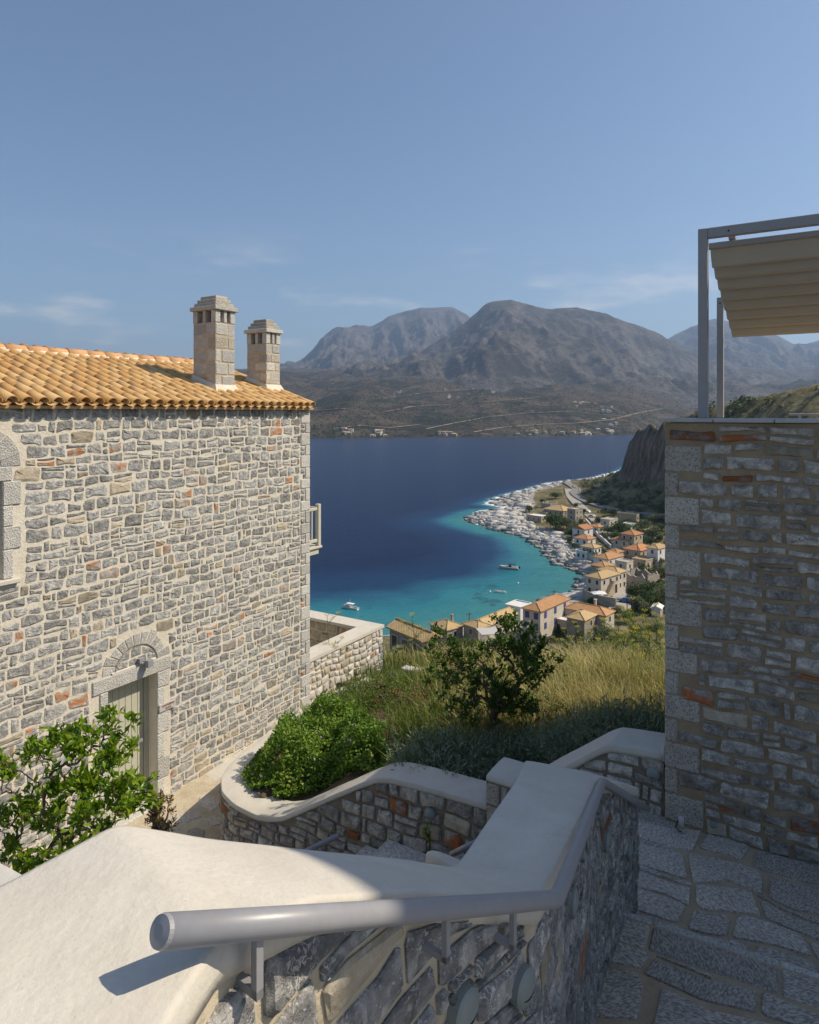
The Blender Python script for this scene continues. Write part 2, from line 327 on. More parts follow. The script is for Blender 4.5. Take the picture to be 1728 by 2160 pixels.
# ------------------------------------------------------------------ masonry
def layout(rng, u0, u1, v0f, v1f, hr, wr, gap, holes=(), warp=.012, split=.16, cut=.28, jit=.10, irr=0.):
    """rubble courses: list of (u,v) polygons that interlock and leave open joints"""
    us = np.linspace(u0, u1, 25); vmin = min(v0f(u) for u in us); vmax = max(v1f(u) for u in us)
    ph = [rng.uniform(0, 6.28) for _ in range(6)]
    def wf(u, v): return (u + warp * math.sin(5.1 * v + ph[0] + 2 * u), v + warp * (math.sin(2.7 * u + ph[1] + v * .7) + .8 * math.sin(7.3 * u + ph[2] + 3 * v)) + irr * (math.sin(11 * u + ph[3] + 21 * v) + .6 * math.sin(23 * u + ph[4] + 37 * v)))
    out = []; v = vmin
    def emit(a, b, c, d):
        w, h = b - a - gap, d - c - gap
        if w < .035 or h < .025: return
        a += gap / 2; b -= gap / 2; c += gap / 2; d -= gap / 2; m = min(w, h)
        q = lambda: rng.uniform(.06, cut) * m
        j = lambda: rng.uniform(0, jit) * m
        c1, c2, c3, c4 = q(), q(), q(), q()
        pts = [(a + c1, c + j() * .5), ((a + b) / 2 + rng.uniform(-.2, .2) * w, c + j()), (b - c2, c + j() * .5), (b - j(), c + c2 * rng.uniform(.5, 1)),
               (b - j(), d - c3 * rng.uniform(.5, 1)), (b - c3, d - j() * .5), ((a + b) / 2 + rng.uniform(-.2, .2) * w, d - j()), (a + c4, d - j() * .5),
               (a + j(), d - c4 * rng.uniform(.5, 1)), (a + j(), c + c1 * rng.uniform(.5, 1))]
        pts = [wf(*p) for p in pts]
        pts = [(min(max(p[0], u0 + .004), u1 - .004), min(max(p[1], v0f(p[0]) + .004), v1f(p[0]) - .006)) for p in pts]
        ar = abs(sum(pts[i][0] * pts[i - 1][1] - pts[i - 1][0] * pts[i][1] for i in range(len(pts)))) / 2
        if ar < .0012 or ar < .3 * w * h: return
        out.append(pts)
    while vmax - v > 1e-3:
        h = rng.uniform(*hr)
        if vmax - v - h < hr[0] * .6: h = vmax - v
        iv = [(u0, u1)]
        for (a, b, c, d) in holes:
            if min(d, v + h) - max(c, v) > .25 * h:
                nv = []
                for (s, e) in iv:
                    if b <= s or a >= e: nv.append((s, e)); continue
                    if a - s > .05: nv.append((s, a))
                    if e - b > .05: nv.append((b, e))
                iv = nv
        for (s, e) in iv:
            u = s
            while e - u > .03:
                w = rng.uniform(*wr) * (h / (sum(hr) / 2)) ** .4
                if rng.random() < .1: w *= .35
                if e - u - w < wr[0] * .55: w = e - u
                if w > wr[1] * 1.35: w *= .5
                r = rng.random()
                if r < split and h > hr[0] * 1.05:
                    k = rng.uniform(.3, .7); emit(u, u + w, v, v + h * k); emit(u, u + w, v + h * k, v + h)
                elif r < split + .08:
                    k = rng.uniform(.16, .3); emit(u, u + w, v, v + h * (1 - k)); x = u + w * rng.uniform(.3, .7); emit(u, x, v + h * (1 - k), v + h); emit(x, u + w, v + h * (1 - k), v + h)
                else: emit(u, u + w, v, v + h)
                u += w
        v += h
    return out
def stone_geo(rng, pts, mapf, proud, inset=.2, back=.03, rough=.35):
    n = len(pts); us = [p[0] for p in pts]; vs_ = [p[1] for p in pts]
    cu, cv = (min(us) + max(us)) / 2, (min(vs_) + max(vs_)) / 2; hw, hh = (max(us) - min(us)) / 2, (max(vs_) - min(vs_)) / 2
    ins = inset * min(hw, hh) * 2; V = []
    pr = proud * rng.uniform(.75, 1.25); tu, tv = rng.uniform(-.35, .35) * proud, rng.uniform(-.35, .35) * proud
    for p in pts: V.append(mapf(p[0], p[1], -back))
    for p in pts: V.append(mapf(p[0], p[1], pr * .45))
    for p in pts:
        a, b = (p[0] - cu), (p[1] - cv)
        a *= 1 - min(.6, ins / max(hw, 1e-4)); b *= 1 - min(.6, ins / max(hh, 1e-4))
        V.append(mapf(cu + a, cv + b, pr * (1 + rng.uniform(-rough, rough)) + tu * a / max(hw, 1e-4) + tv * b / max(hh, 1e-4)))
    V.append(mapf(cu + rng.uniform(-.3, .3) * hw, cv + rng.uniform(-.3, .3) * hh, pr * rng.uniform(.9, 1.35)))
    Fc = []
    for k in (0, n):
        for i in range(n): j = (i + 1) % n; Fc.append((k + i, k + j, k + n + j, k + n + i))
    for i in range(n): Fc.append((2 * n + i, 2 * n + (i + 1) % n, 3 * n))
    return V, Fc
def proj_area(V):
    xs = [CX + F * p.x / max(.3, p.y) for p in V]; ys = [HY - F * p.z / max(.3, p.y) for p in V]
    x0, x1, y0, y1 = max(0, min(xs)), min(1728, max(xs)), max(0, min(ys)), min(2160, max(ys))
    return max(0, x1 - x0) * max(0, y1 - y0)
def stones(rng, parent, polys, mapf, mats, weights, proud, limit=300, name='stone', inset=.2, rough=.35, smooth=False):
    items = []
    for pts in polys:
        V, Fc = stone_geo(rng, pts, mapf, proud, inset, .03, rough)
        items.append((proj_area(V), V, Fc, rng.choices(range(len(mats)), weights)[0]))
    items.sort(key=lambda t: -t[0])
    rest = MB(); rr = []
    for i, (a, V, Fc, m) in enumerate(items):
        if i < limit and a > 60:
            b = MB(); b.add(V, Fc); b.obj(name, mats[m], parent, smooth=smooth)
        else:
            rest.mi = m; rest.add(V, Fc); rr += [rng.random()] * len(V)
    if rest.v:
        o = rest.obj('far_stones', list(mats), parent, smooth=smooth)
        at = o.data.attributes.new('rnd', 'FLOAT', 'POINT'); at.data.foreach_set('value', rr); o['kind'] = 'stuff'

def block(rng, parent, name, mapf, u0, u1, v0, v1, n0, n1, mat, bev=.012, gap=.006):
    """dressed block in a wall frame"""
    b = MB(); o = mapf((u0 + u1) / 2, (v0 + v1) / 2, (n0 + n1) / 2)
    ax = (mapf(u1, (v0 + v1) / 2, (n0 + n1) / 2) - o); az = mapf((u0 + u1) / 2, v1, (n0 + n1) / 2) - o; ay = mapf((u0 + u1) / 2, (v0 + v1) / 2, n1) - o
    ax -= ax.normalized() * gap / 2; az -= az.normalized() * gap / 2
    b.bbox(o, ax, ay, az, bev); return b.obj(name, mat, parent)
def prism(mapf, pts, n0, n1):
    b = MB(); k = len(pts)
    b.add([mapf(p[0], p[1], n0) for p in pts] + [mapf(p[0], p[1], n1) for p in pts],
          [tuple(range(k - 1, -1, -1)), tuple(range(k, 2 * k))] + [(i, (i + 1) % k, k + (i + 1) % k, k + i) for i in range(k)])
    return b

# ------------------------------------------------------------------ plaster copings: sections of (front xyz, back xyz)
def crom(p0, p1, p2, p3, t):
    return .5 * ((2 * p1) + (-p0 + p2) * t + (2 * p0 - 5 * p1 + 4 * p2 - p3) * t * t + (-p0 + 3 * p1 - 3 * p2 + p3) * t ** 3)
def resample(secs, sub, it=3):
    S = [(Vector(a), Vector(b)) for a, b in secs]; out = []
    for (a0, b0), (a1, b1) in zip(S[:-1], S[1:]):
        for k in range(sub): out.append([a0.lerp(a1, k / sub), b0.lerp(b1, k / sub)])
    out.append(list(S[-1]))
    for _ in range(it):
        out = [out[0]] + [[(out[i - 1][w] + out[i][w] * 2 + out[i + 1][w]) / 4 for w in (0, 1)] for i in range(1, len(out) - 1)] + [out[-1]]
    return out
def coping(name, secs, mat, parent, thick=.12, over=.025, rad=.05, sub=6, wob=.006, seed=1):
    S = resample(secs, sub); V = []; n = 0
    for a, b in S:
        w = (b - a); L = w.length; h = Vector((w.x, w.y, 0)).normalized(); prof = []
        lo = -over; hi = 1e9
        fr = [(-over, -thick), (-over - .004, -thick * .6), (-over, -rad), (-over + rad * .3, -rad * .35), (-over + rad, -.004)]
        for du, dz in fr: prof.append(a + h * du + UP * dz)
        for t in (.2, .4, .6, .8):
            p = a.lerp(b, t) + UP * (.004 * math.sin(math.pi * t)); prof.append(p)
        for du, dz in reversed(fr): prof.append(b - h * du + UP * dz)
        n = len(prof); V += prof
    V = np.array([tuple(p) for p in V])
    V[:, 2] += wob * 2 * (fbm(V[:, 0] * 3.1, V[:, 1] * 3.1, seed, 3) - .45)
    V[:, 0] += wob * (vnoise(V[:, 1] * 6, V[:, 2] * 6, seed + 5) - .5)
    k = len(S); Fc = []
    for i in range(k - 1):
        for j in range(n): Fc.append((i * n + j, (i + 1) * n + j, (i + 1) * n + (j + 1) % n, i * n + (j + 1) % n))
    b = MB(); b.add(V.tolist(), Fc); b.f.append(tuple(range(n))); b.m.append(0); b.f.append(tuple((k - 1) * n + j for j in range(n - 1, -1, -1))); b.m.append(0)
    o = b.obj(name, mat, parent, smooth=True)
    return o
def wall_core(name, secs, mat, parent, zbot, zfb=None, drop=.06):
    b = MB(); V = []
    for i, (a, c) in enumerate(secs):
        a, c = Vector(a), Vector(c); zb = zbot if not callable(zbot) else zbot(i)
        V += [a - UP * drop, c - UP * drop, Vector((c.x, c.y, zb)), Vector((a.x, a.y, zb))]
    n = len(secs); Fc = [(3, 2, 1, 0), tuple(4 * (n - 1) + j for j in range(4))]
    for i in range(n - 1):
        for j in range(4): Fc.append((4 * i + j, 4 * i + (j + 1) % 4, 4 * i + 4 + (j + 1) % 4, 4 * i + 4 + j))
    b.add(V, Fc); return b.obj(name, mat, parent)
def poly_map(pts):
    """wall frame that follows a plan polyline: u = run along it, n to the right-hand/outer side (towards the viewer)"""
    P2 = [Vector((p[0], p[1])) for p in pts]; L = [0.0]
    for i in range(1, len(P2)): L.append(L[-1] + (P2[i] - P2[i - 1]).length)
    def f(u, v, n):
        i = 0
        while i < len(P2) - 2 and u > L[i + 1]: i += 1
        d = (P2[i + 1] - P2[i]).normalized(); nr = Vector((d.y, -d.x)) * f.side
        # blend the normal across the vertices
        t = (u - L[i]) / max(1e-6, (L[i + 1] - L[i])); q = P2[i] + d * (u - L[i])
        return Vector((q.x + nr.x * n, q.y + nr.y * n, v))
    f.side = 1; f.L = L; return f

# ------------------------------------------------------------------ foreground wall with handrail
rng = random.Random(7)
W1 = [((-.40, .86, -.92), (-.90, 1.16, -.90)), ((-.385, 1.07, -.93), (-.78, 1.36, -.925)), ((-.35, 1.25, -.94), (-.655, 1.545, -.925)),
      ((-.22, 1.47, -1.03), (-.5, 1.75, -1.085)), ((.0, 1.76, -1.215), (-.30, 2.03, -1.29)), ((.25, 2.08, -1.455), (-.02, 2.4, -1.56)),
      ((.417, 2.29, -1.62), (.18, 2.6, -1.72)), ((.60, 2.77, -1.78), (.325, 3.06, -1.865)), ((.95, 3.70, -2.09), (.63, 3.95, -2.10)), ((1.13, 4.2, -2.245), (.755, 4.42, -2.235)),
      ((1.30, 4.50, -2.41), (.92, 4.71, -2.40)), ((1.74, 5.25, -2.86), (1.36, 5.5, -2.86))]
stair_wall = thing('stair_wall', 'rubble stone stair wall with pale plaster coping and grey handrail in the foreground', 'wall', (.4, 2.3, -3.6))
coping('coping', W1, M_PLAST, stair_wall, thick=.085, over=.014, rad=.015, sub=12, wob=.005, seed=3)
wall_core('core', W1, M_MORTB, stair_wall, -6.6)
fm = poly_map([a[:2] for a, b in W1]); fm.side = 1
Lf = fm.L; zt = [a[2] for a, b in W1]
def w1top(u): return float(np.interp(u, Lf, zt)) - .075
def w1bot(u): return float(np.interp(u, Lf, [-2.2, -2.35, -2.5, -2.7, -2.95, -3.2, -3.4, -3.6, -3.62, -3.65, -3.76, -3.76]))
polys = layout(rng, 0.0, Lf[-1], lambda u: w1bot(u), w1top, (.095, .16), (.14, .36), .012, warp=.03, split=.14, cut=.24, jit=.11, irr=.010)
stones(rng, stair_wall, polys, fm, [M_NEAR, M_TAN, M_DRUST], [.955, .03, .015], .016, 300, inset=.1, rough=.3)
# end face of the wall
em = poly_map([W1[-1][0][:2], W1[-1][1][:2]]); em.side = 1
polys = layout(rng, 0.0, em.L[-1], lambda u: -3.76, lambda u: -2.98, (.12, .2), (.14, .26), .024, warp=.01)
stones(rng, stair_wall, polys, em, [M_DGREY, M_TAN], [.85, .15], .014)
nm = poly_map([W1[0][1][:2], W1[0][0][:2]]); nm.side = 1
polys = layout(rng, 0.0, nm.L[-1], lambda u: -2.3, lambda u: -1.0, (.12, .2), (.15, .3), .024, warp=.01)
stones(rng, stair_wall, polys, nm, [M_DGREY, M_TAN], [.85, .15], .014)

rail = thing('handrail', 'grey tubular metal handrail with bent brackets on the foreground stair wall', 'handrail', (.4, 2.2, -1.6))
rN, rC, rE, rF = Vector((-.399, 1.115, -.842)), Vector((.478, 2.235, -1.583)), Vector((1.175, 4.19, -2.25)), Vector((1.80, 5.2, -3.0))
def lerp(a, b, t): return a + (b - a) * t
pts = [lerp(rN, rC, -.0), lerp(rN, rC, .3), lerp(rN, rC, .7), lerp(rN, rC, .99), lerp(rC, rE, .008), lerp(rC, rE, .4), lerp(rC, rE, .8), lerp(rC, rE, .985), lerp(rE, rF, .03), lerp(rE, rF, .5), rF]
b = MB(); b.tube(pts, .0258, 24); 
d0 = (rN - rC).normalized()
o = b.obj('tube', M_METAL, rail, smooth=True)
b = MB(); b.tube([rN, rN + d0 * .008, rN + d0 * .011], [.0256, .0238, .011], 24); b.obj('end_cap', M_METAL, rail)
def bracket(q, seg, drop=.105, into=.085):
    d = (seg[1] - seg[0]).normalized(); h = Vector((d.x, d.y, 0)).normalized(); left = Vector((-h.y, h.x, 0)); b = MB()
    b.box(q - UP * (drop / 2 + .02), h * .008, left * .008, UP * (drop / 2 + .01)); e = q - UP * (drop + .022)
    b.box(e + left * (into / 2) + UP * .0, h * .008, left * (into / 2 + .008), UP * .0085)
    b.box(e + left * (into - .002), h * .019, left * .003, UP * .022); b.obj('bracket', M_METAL, rail)
for t in (.135, .56, .80): bracket(lerp(rN, rC, t), (rN, rC))
for t in (.42, .86): bracket(lerp(rC, rE, t), (rC, rE), into=.07)
for t in (.35, .72): bracket(lerp(rE, rF, t), (rE, rF), into=.07)

def dome_light(label, c, nrm, r=.06, group='round lights set into the stair walls', flat=.5):
    nrm = Vector(nrm).normalized(); sx = Vector((-nrm.y, nrm.x, 0)).normalized(); t = thing('wall_light', label, 'wall light', c, group)
    b = MB(); V = []; Fc = []; n = 20
    for k in range(5):
        a = k / 4 * math.pi / 2
        for j in range(n): V.append(Vector(c) + (sx * math.cos(6.2832 * j / n) + UP * math.sin(6.2832 * j / n)) * r * math.cos(a * .97) + nrm * (r * flat * math.sin(a)))
    for k in range(4):
        for j in range(n): Fc.append((k * n + j, k * n + (j + 1) % n, (k + 1) * n + (j + 1) % n, (k + 1) * n + j))
    Fc.append(tuple(4 * n + j for j in range(n))); b.add(V, Fc); b.obj('housing', M_LAMP, t, smooth=True)
    b = MB(); pts = [Vector(c) + sx * (r * .55 * x) - UP * (r * (.28 + .12 * (1 - x * x))) + nrm * (r * flat * (.94 - .28 * x * x)) for x in (-1, -.6, -.2, .2, .6, 1)]
    b.tube(pts, r * .05, 5); b.obj('slot', M_DARK, t)
    b = MB(); b.tube([Vector(c) - nrm * .035, Vector(c) + nrm * .002], r * 1.03, 20); b.obj('back_plate', M_LAMP, t)
def on_face(fmap, px, py, n=.012):
    best = None
    for i in range(2000):
        u = fmap.L[-1] * i / 1999; q = fmap(u, 0, n); e = abs(CX + F * q.x / q.y - px)
        if best is None or e < best[0]: best = (e, u)
    u = best[1]; q = fmap(u, 0, n); z = -(py - HY) / F * q.y; q2 = fmap(min(u + .01, fmap.L[-1]), 0, n); d = (q2 - fmap(u - .01, 0, n)).normalized()
    return Vector((q.x, q.y, z)), Vector((d.y, -d.x, 0)) * fmap.side
for (px, py, lab) in ((985, 2135, 'oval grey wall light low on the foreground stair wall, nearest the camera'), (1110, 2085, 'grey wall light low on the foreground stair wall, second from the camera'),
                      (1212, 1905, 'grey wall light under the bend of the foreground handrail'), (1283, 1775, 'grey wall light near the far end of the foreground stair wall'),
                      (1330, 1795, 'grey wall light at the very end of the foreground stair wall')):
    c, nr = on_face(fm, px, py, .03); dome_light(lab, c, nr, .058, flat=.28)

# ------------------------------------------------------------------ planter wall, its block and the parapet beside the right building
C0 = Vector((2.35, 6.33, 0))                 # corner of the right building
def W3p(s, n=0.): q = C0 + dB * s + Vector((-math.sin(ANG), -math.cos(ANG), 0)) * n; return q
NV = Vector((-math.sin(ANG), -math.cos(ANG), 0))
def fpt(px, py, s_n=-.05):
    """point of the W3/W4 face plane behind pixel px, at the height of pixel py"""
    k = (px - CX) / F; o = C0 + NV * s_n; s = (o.x - k * o.y) / (k * dB.y - dB.x); q = o + dB * s
    return Vector((q.x, q.y, -(py - HY) / F * q.y)), s
# W4
WID = .40
def secs_from(pix, wid=WID, n=-.05):
    out = []
    for px, py in pix:
        q, s = fpt(px, py, n); out.append((tuple(q), tuple(q - NV * wid + UP * .0)))
    return out
parapet = thing('parapet_wall', 'low dark stone parapet with sloping plaster coping, ending at the right building', 'wall', tuple(C0 + dB * .7 - UP * 3.7))
W4 = secs_from([(1402, 1585), (1370, 1580), (1325, 1573), (1288, 1568), (1262, 1577), (1205, 1607), (1150, 1636), (1085, 1672)])
coping('coping', W4, M_PLAST, parapet, thick=.08, over=.018, rad=.015, sub=8, seed=11)
wall_core('core', W4, M_MORTD, parapet, -6.2)
fm4 = poly_map([a[:2] for a, b in W4]); fm4.side = -1
polys = layout(rng, 0, fm4.L[-1], lambda u: -4.75, lambda u: float(np.interp(u, fm4.L, [a[2] for a, b in W4])) - .075, (.10, .17), (.13, .30), .02, warp=.012)
stones(rng, parapet, polys, fm4, [M_DGREY], [1], .022)
c, nr = on_face(fm4, 1378, 1632); dome_light('round grey wall light on the parapet beside the right building', c, nr, .062, flat=.55)

pier = thing('coping_block', 'short plaster-topped stone block where the planter wall steps up', 'pier', tuple(fpt(1050, 1700)[0]))
q, s0 = fpt(1030, 1635, .02); q1, s1 = fpt(1092, 1635, .02)
zb = q.z
blk = [((*(C0 + dB * s + NV * .02).xy, zb + dz), (*(C0 + dB * s - NV * .44).xy, zb + dz)) for s, dz in ((s1, -.0), (s0 - .03, 0), (s0 + .02, -.0))]
coping('coping', blk, M_PLAST, pier, thick=.06, over=.01, rad=.03, sub=4, seed=5)
wall_core('core', blk, M_MORTD, pier, -6.2)
def pm(u, v, n): q = C0 + dB * u + NV * (n + .02); return Vector((q.x, q.y, v))
block(rng, pier, 'quoin', pm, s0 - .13, s0 + .015, zb - .30, zb - .075, -.05, .02, M_PITD); block(rng, pier, 'quoin', pm, s0 - .24, s0 + .015, zb - .54, zb - .31, -.05, .02, M_PITD)
block(rng, pier, 'quoin', pm, s0 - .15, s0 + .015, zb - .8, zb - .55, -.05, .02, M_PITD)
polys = layout(rng, s1, s0 - .135, lambda u: zb - .9, lambda u: zb - .07, (.1, .16), (.1, .2), .02, holes=[(s0 - .24, s0, zb - .54, zb - .31)])
stones(rng, pier, polys, pm, [M_DGREY], [1], .018)

planter = thing('planter_wall', 'curved stone planter wall with smooth pale plaster coping below the geraniums', 'wall', (-1.2, 9, -6))
pix3 = [(1034, 1702), (985, 1688), (930, 1672), (870, 1655), (825, 1645), (795, 1645), (760, 1657), (700, 1683), (645, 1707), (600, 1726), (572, 1728)]
base3 = []
for px, py in pix3:
    q, s = fpt(px, py - 6); base3.append(q)
tail = [(-2.02, 9.12, -5.33), (-2.38, 9.36, -5.32), (-2.62, 9.66, -5.32), (-2.735, 10.02, -5.33), (-2.74, 10.45, -5.37), (-2.66, 11.1, -5.47), (-2.47, 12.1, -5.66), (-2.24, 13.1, -5.84), (-1.95, 14.0, -5.98), (-1.55, 14.95, -6.05), (-1.0, 15.9, -6.12)]
front = [tuple(q) for q in base3] + tail
W3 = []
for i, p in enumerate(front):
    a = Vector(front[max(0, i - 1)]); c = Vector(front[min(len(front) - 1, i + 1)]); d = (c - a); d.z = 0; d.normalize()
    nin = Vector((d.y, -d.x, 0)); w_ = WID if i < len(base3) else WID + .02
    W3.append((p, tuple(Vector(p) + nin * w_)))
coping('coping', W3, M_PLAST, planter, thick=.07, over=.02, rad=.015, sub=8, wob=.005, seed=21)
wall_core('core', W3, M_MORTD, planter, -6.6)
fm3 = poly_map([a[:2] for a, b in W3]); fm3.side = -1
def top3(u): return float(np.interp(u, fm3.L, [a[2] for a, b in W3])) - .07
lim = fm3.L[len(base3) + 5]
polys = layout(rng, 0, lim, lambda u: -6.4, top3, (.12, .22), (.16, .36), .022, warp=.02, split=.12, cut=.3)
polys = [p for p in polys if sum(q[1] for q in p) / len(p) > float(np.interp(sum(q[0] for q in p) / len(p), [0, 3, 5, 8], [-5.25, -6.0, -6.5, -6.6]))]
stones(rng, planter, polys, fm3, [M_DGREY, M_TAN, M_DRUST], [.89, .08, .03], .028, inset=.14)
for px, py, lab in ((765, 1705, 'round grey wall light below the peak of the planter wall coping'), (907, 1717, 'rightmost round grey wall light on the planter wall'), (652, 1757, 'round grey wall light on the planter wall above the lower handrail'), (540, 1772, 'leftmost round grey wall light, low on the planter wall')):
    c, nr = on_face(fm3, px, py, .02); dome_light(lab, c, nr, .068, flat=.55)
c, nr = on_face(fm3, 908, 1783, .02); dome_light('small round step light at the foot of the planter wall', c, nr, .045, flat=.2)

# ------------------------------------------------------------------ steps and landings
def slab_floor(name, label, O, du, dv, u0, u1, v0, v1, z, rows, mort, mat, hr, wr, limit=120, nose=None, seed=3, thick=.3, gap=.024):
    rg = random.Random(seed); t = thing(name, label, 'steps', (O.x, O.y, z))
    mp = lambda u, v, n: Vector((O.x + du.x * u + dv.x * v, O.y + du.y * u + dv.y * v, z + n))
    b = prism(mp, [(u0, v0), (u1, v0), (u1, v1), (u0, v1)], -thick, -.012); b.obj('bed', mort, t)
    v1r = v1
    if nose:
        u = u0
        while u < u1 - .1:
            w = rg.uniform(.55, .8); w = min(w, u1 - u)
            block(rg, t, 'nosing_slab', mp, u, u + w, v1 - nose, v1 - .055, -.12, .003, mat, .014, .016); block(rg, t, 'nosing_edge', mp, u, u + w, v1 - .05, v1 + .02, -.13, -.004, M_PIT, .012, .01); u += w
        v1r = v1 - nose - .02
    polys = layout(rg, u0, u1, lambda u: v0, lambda u: v1r, hr, wr, gap, warp=.05, split=.1, cut=.26, jit=.12, irr=.012)
    stones(rg, t, polys, mp, [mat], [1], .0035, limit, name='paving_stone', inset=.05, rough=.5)
    return t
dQ = Vector((.89, -.455, 0)).normalized(); dQv = Vector((.455, .89, 0)).normalized(); Q0 = Vector((1.41, 5.04, 0))
slab_floor('lower_landing', 'chiselled stone landing with sandy joints beside the right building', Q0, dQ, dQv, .02, 2.6, .012, 1.75, -3.75, 3, M_MORTS, M_PAVE, (.24, .40), (.3, .60), seed=5)
slab_floor('wide_step', 'wide chiselled stone step in front of the landing, nearest the camera', Q0, dQ, dQv, -.25, 2.6, -1.35, 0, -3.6, 3, M_MORTS, M_PAVE, (.3, .42), (.42, .75), nose=.30, seed=8)
up_steps = thing('upper_steps', 'stone steps climbing toward the camera beside the stair wall', 'steps', tuple(Q0 - dQv * 2))
for k in range(11):
    b = MB(); z = -3.6 + .165 * (k + 1); v = -1.35 - .30 * k
    mp = lambda u, vv, n: Vector((Q0.x + dQ.x * u + dQv.x * vv, Q0.y + dQ.y * u + dQv.y * vv, n))
    u_l = -.28 - .04 * k
    b.bbox(mp((2.6 + u_l) / 2, v - .16, z - .15), dQ * ((2.6 - u_l) / 2), dQv * .165, UP * .15, .012); b.obj('step', M_PAVE, up_steps)
# lower flight between the stair wall and the planter wall
low = thing('lower_steps', 'pitted stone steps running down along the planter wall', 'steps', tuple(W3p(3, .8) - UP * 5.2))
def flight(s0_, s1_, z, split=(0.55,)):
    n0_, n1_ = -.03, 1.5; cuts = [n0_] + [n0_ + (n1_ - n0_) * k for k in split] + [n1_]
    mp = lambda u, v, n: W3p(u, v) + UP * n
    for a_, b_ in zip(cuts[:-1], cuts[1:]):
        block(rng, low, 'tread', mp, s0_ - .02, s1_, a_, b_, z - .19, z, M_STEP, .015, .02)
    b = MB(); b.box(W3p((s0_ + s1_) / 2, (n0_ + n1_) / 2) + UP * (z - .5), dB * ((s1_ - s0_) / 2 + .0), NV * (n1_ - n0_) / 2, UP * .32); b.obj('riser_fill', M_MORTS, low)
flight(-.1, .75, -3.756, (.45,))
s = .75; z = -3.92
for k in range(6): flight(s, s + .24, z, (.45,)); s += .24; z -= .17
flight(s, s + .9, z, (.3, .62)); s += .9; z -= .17
while z > -6.2: flight(s, s + .31, z, (.35 + .2 * rng.random(),)); s += .31; z -= .17
# inner low wall and handrail of the lower flight
inner = thing('inner_low_wall', 'small plaster-capped wall end behind the foreground wall beside the lower steps', 'wall', (.35, 5, -4))
iw = [(tuple(P(898, 1806, 5.2)), tuple(P(902, 1796, 5.5))), (tuple(P(915, 1800, 5.0)), tuple(P(918, 1790, 5.3))), (tuple(P(975, 1834, 4.7)), tuple(P(985, 1818, 5.05)))]
coping('coping', iw, M_PLAST, inner, thick=.07, over=.015, rad=.03, sub=4, seed=31); wall_core('core', iw, M_MORTD, inner, -5.6)
lr = thing('lower_handrail', 'grey handrail end above the lower steps, seen over the foreground wall', 'handrail', tuple(P(660, 1790, 6.6)))
pA, pB = P(712, 1764, 6.35), P(470, 1880, 7.0); b = MB(); b.tube([pA, lerp(pA, pB, .5), pB], .024, 14); b.obj('tube', M_METAL, lr, smooth=True)
for t in (.13, .6): b = MB(); q = lerp(pA, pB, t); b.tube([q, q - UP * 1.2], .012, 6); b.obj('post', M_METAL, lr)
lr2 = thing('lower_handrail', 'short piece of grey handrail beside the sloping slab, behind the small wall end', 'handrail', tuple(P(965, 1800, 5.6)))
pA, pB = P(952, 1803, 5.5), P(1010, 1775, 5.3); b = MB(); b.tube([pA, pB], .024, 14); b.obj('tube', M_METAL, lr2, smooth=True)
b = MB(); q = lerp(pA, pB, .8); b.tube([q, q - UP * 1.0], .012, 6); b.obj('post', M_METAL, lr2)
# shaded cap at the left edge, below the foreground wall
lw = thing('garden_wall', 'grey shaded slab coping of a low wall at the left edge', 'wall', (-2, 2.6, -2.4))
gw = [((-2.6, 3.2, -2.05), (-2.9, 3.6, -2.05)), ((-1.62, 2.62, -1.97), (-1.86, 3.05, -1.97)), ((-1.40, 2.40, -1.95), (-1.56, 2.86, -1.95))]
coping('coping', gw, M_CONC, lw, thick=.06, over=.01, rad=.015, sub=4, seed=41); wall_core('core', gw, M_MORTB, lw, -6.4)
# courtyard paving in front of the house
fl = MB(); 
court = [(-9, 6.5), (-1.0, 3.5), (1.2, 6.6), (-1.6, 8.9), (-2.2, 9.2), (-2.7, 9.7), (-2.75, 10.5), (-2.5, 12), (-1.6, 15.6), (-1.0, 16.6), (-3.0, 15.5), (-7, 9)]
pav = thing('courtyard_floor', 'stone path between the house and the planter wall', 'path', (-3.5, 10, -6.4))
b = prism(lambda u, v, n: Vector((u, v, n - 6.42 + .012 * max(0, v - 9))), court, -.4, 0); b.obj('bed', M_MORTB, pav)
mp = lambda u, v, n: Vector((-3.0, 9.2, -6.415)) + dA * u + dB * v + UP * (n + .012 * max(0, u))
polys = [p for p in layout(random.Random(4), -2.2, 3.5, lambda u: -.6, lambda u: 1.9, (.3, .5), (.3, .6), .04, warp=.06, cut=.45, jit=.2)
         if (Vector((-3.0, 9.2, 0)) + dA * p[0][0] + dB * p[0][1]).dot(Vector((-dB.x, -dB.y, 0))) > -8.6]
stones(random.Random(4), pav, polys, mp, [M_PAVE], [1], .012, 60, 'paving_stone', .06)

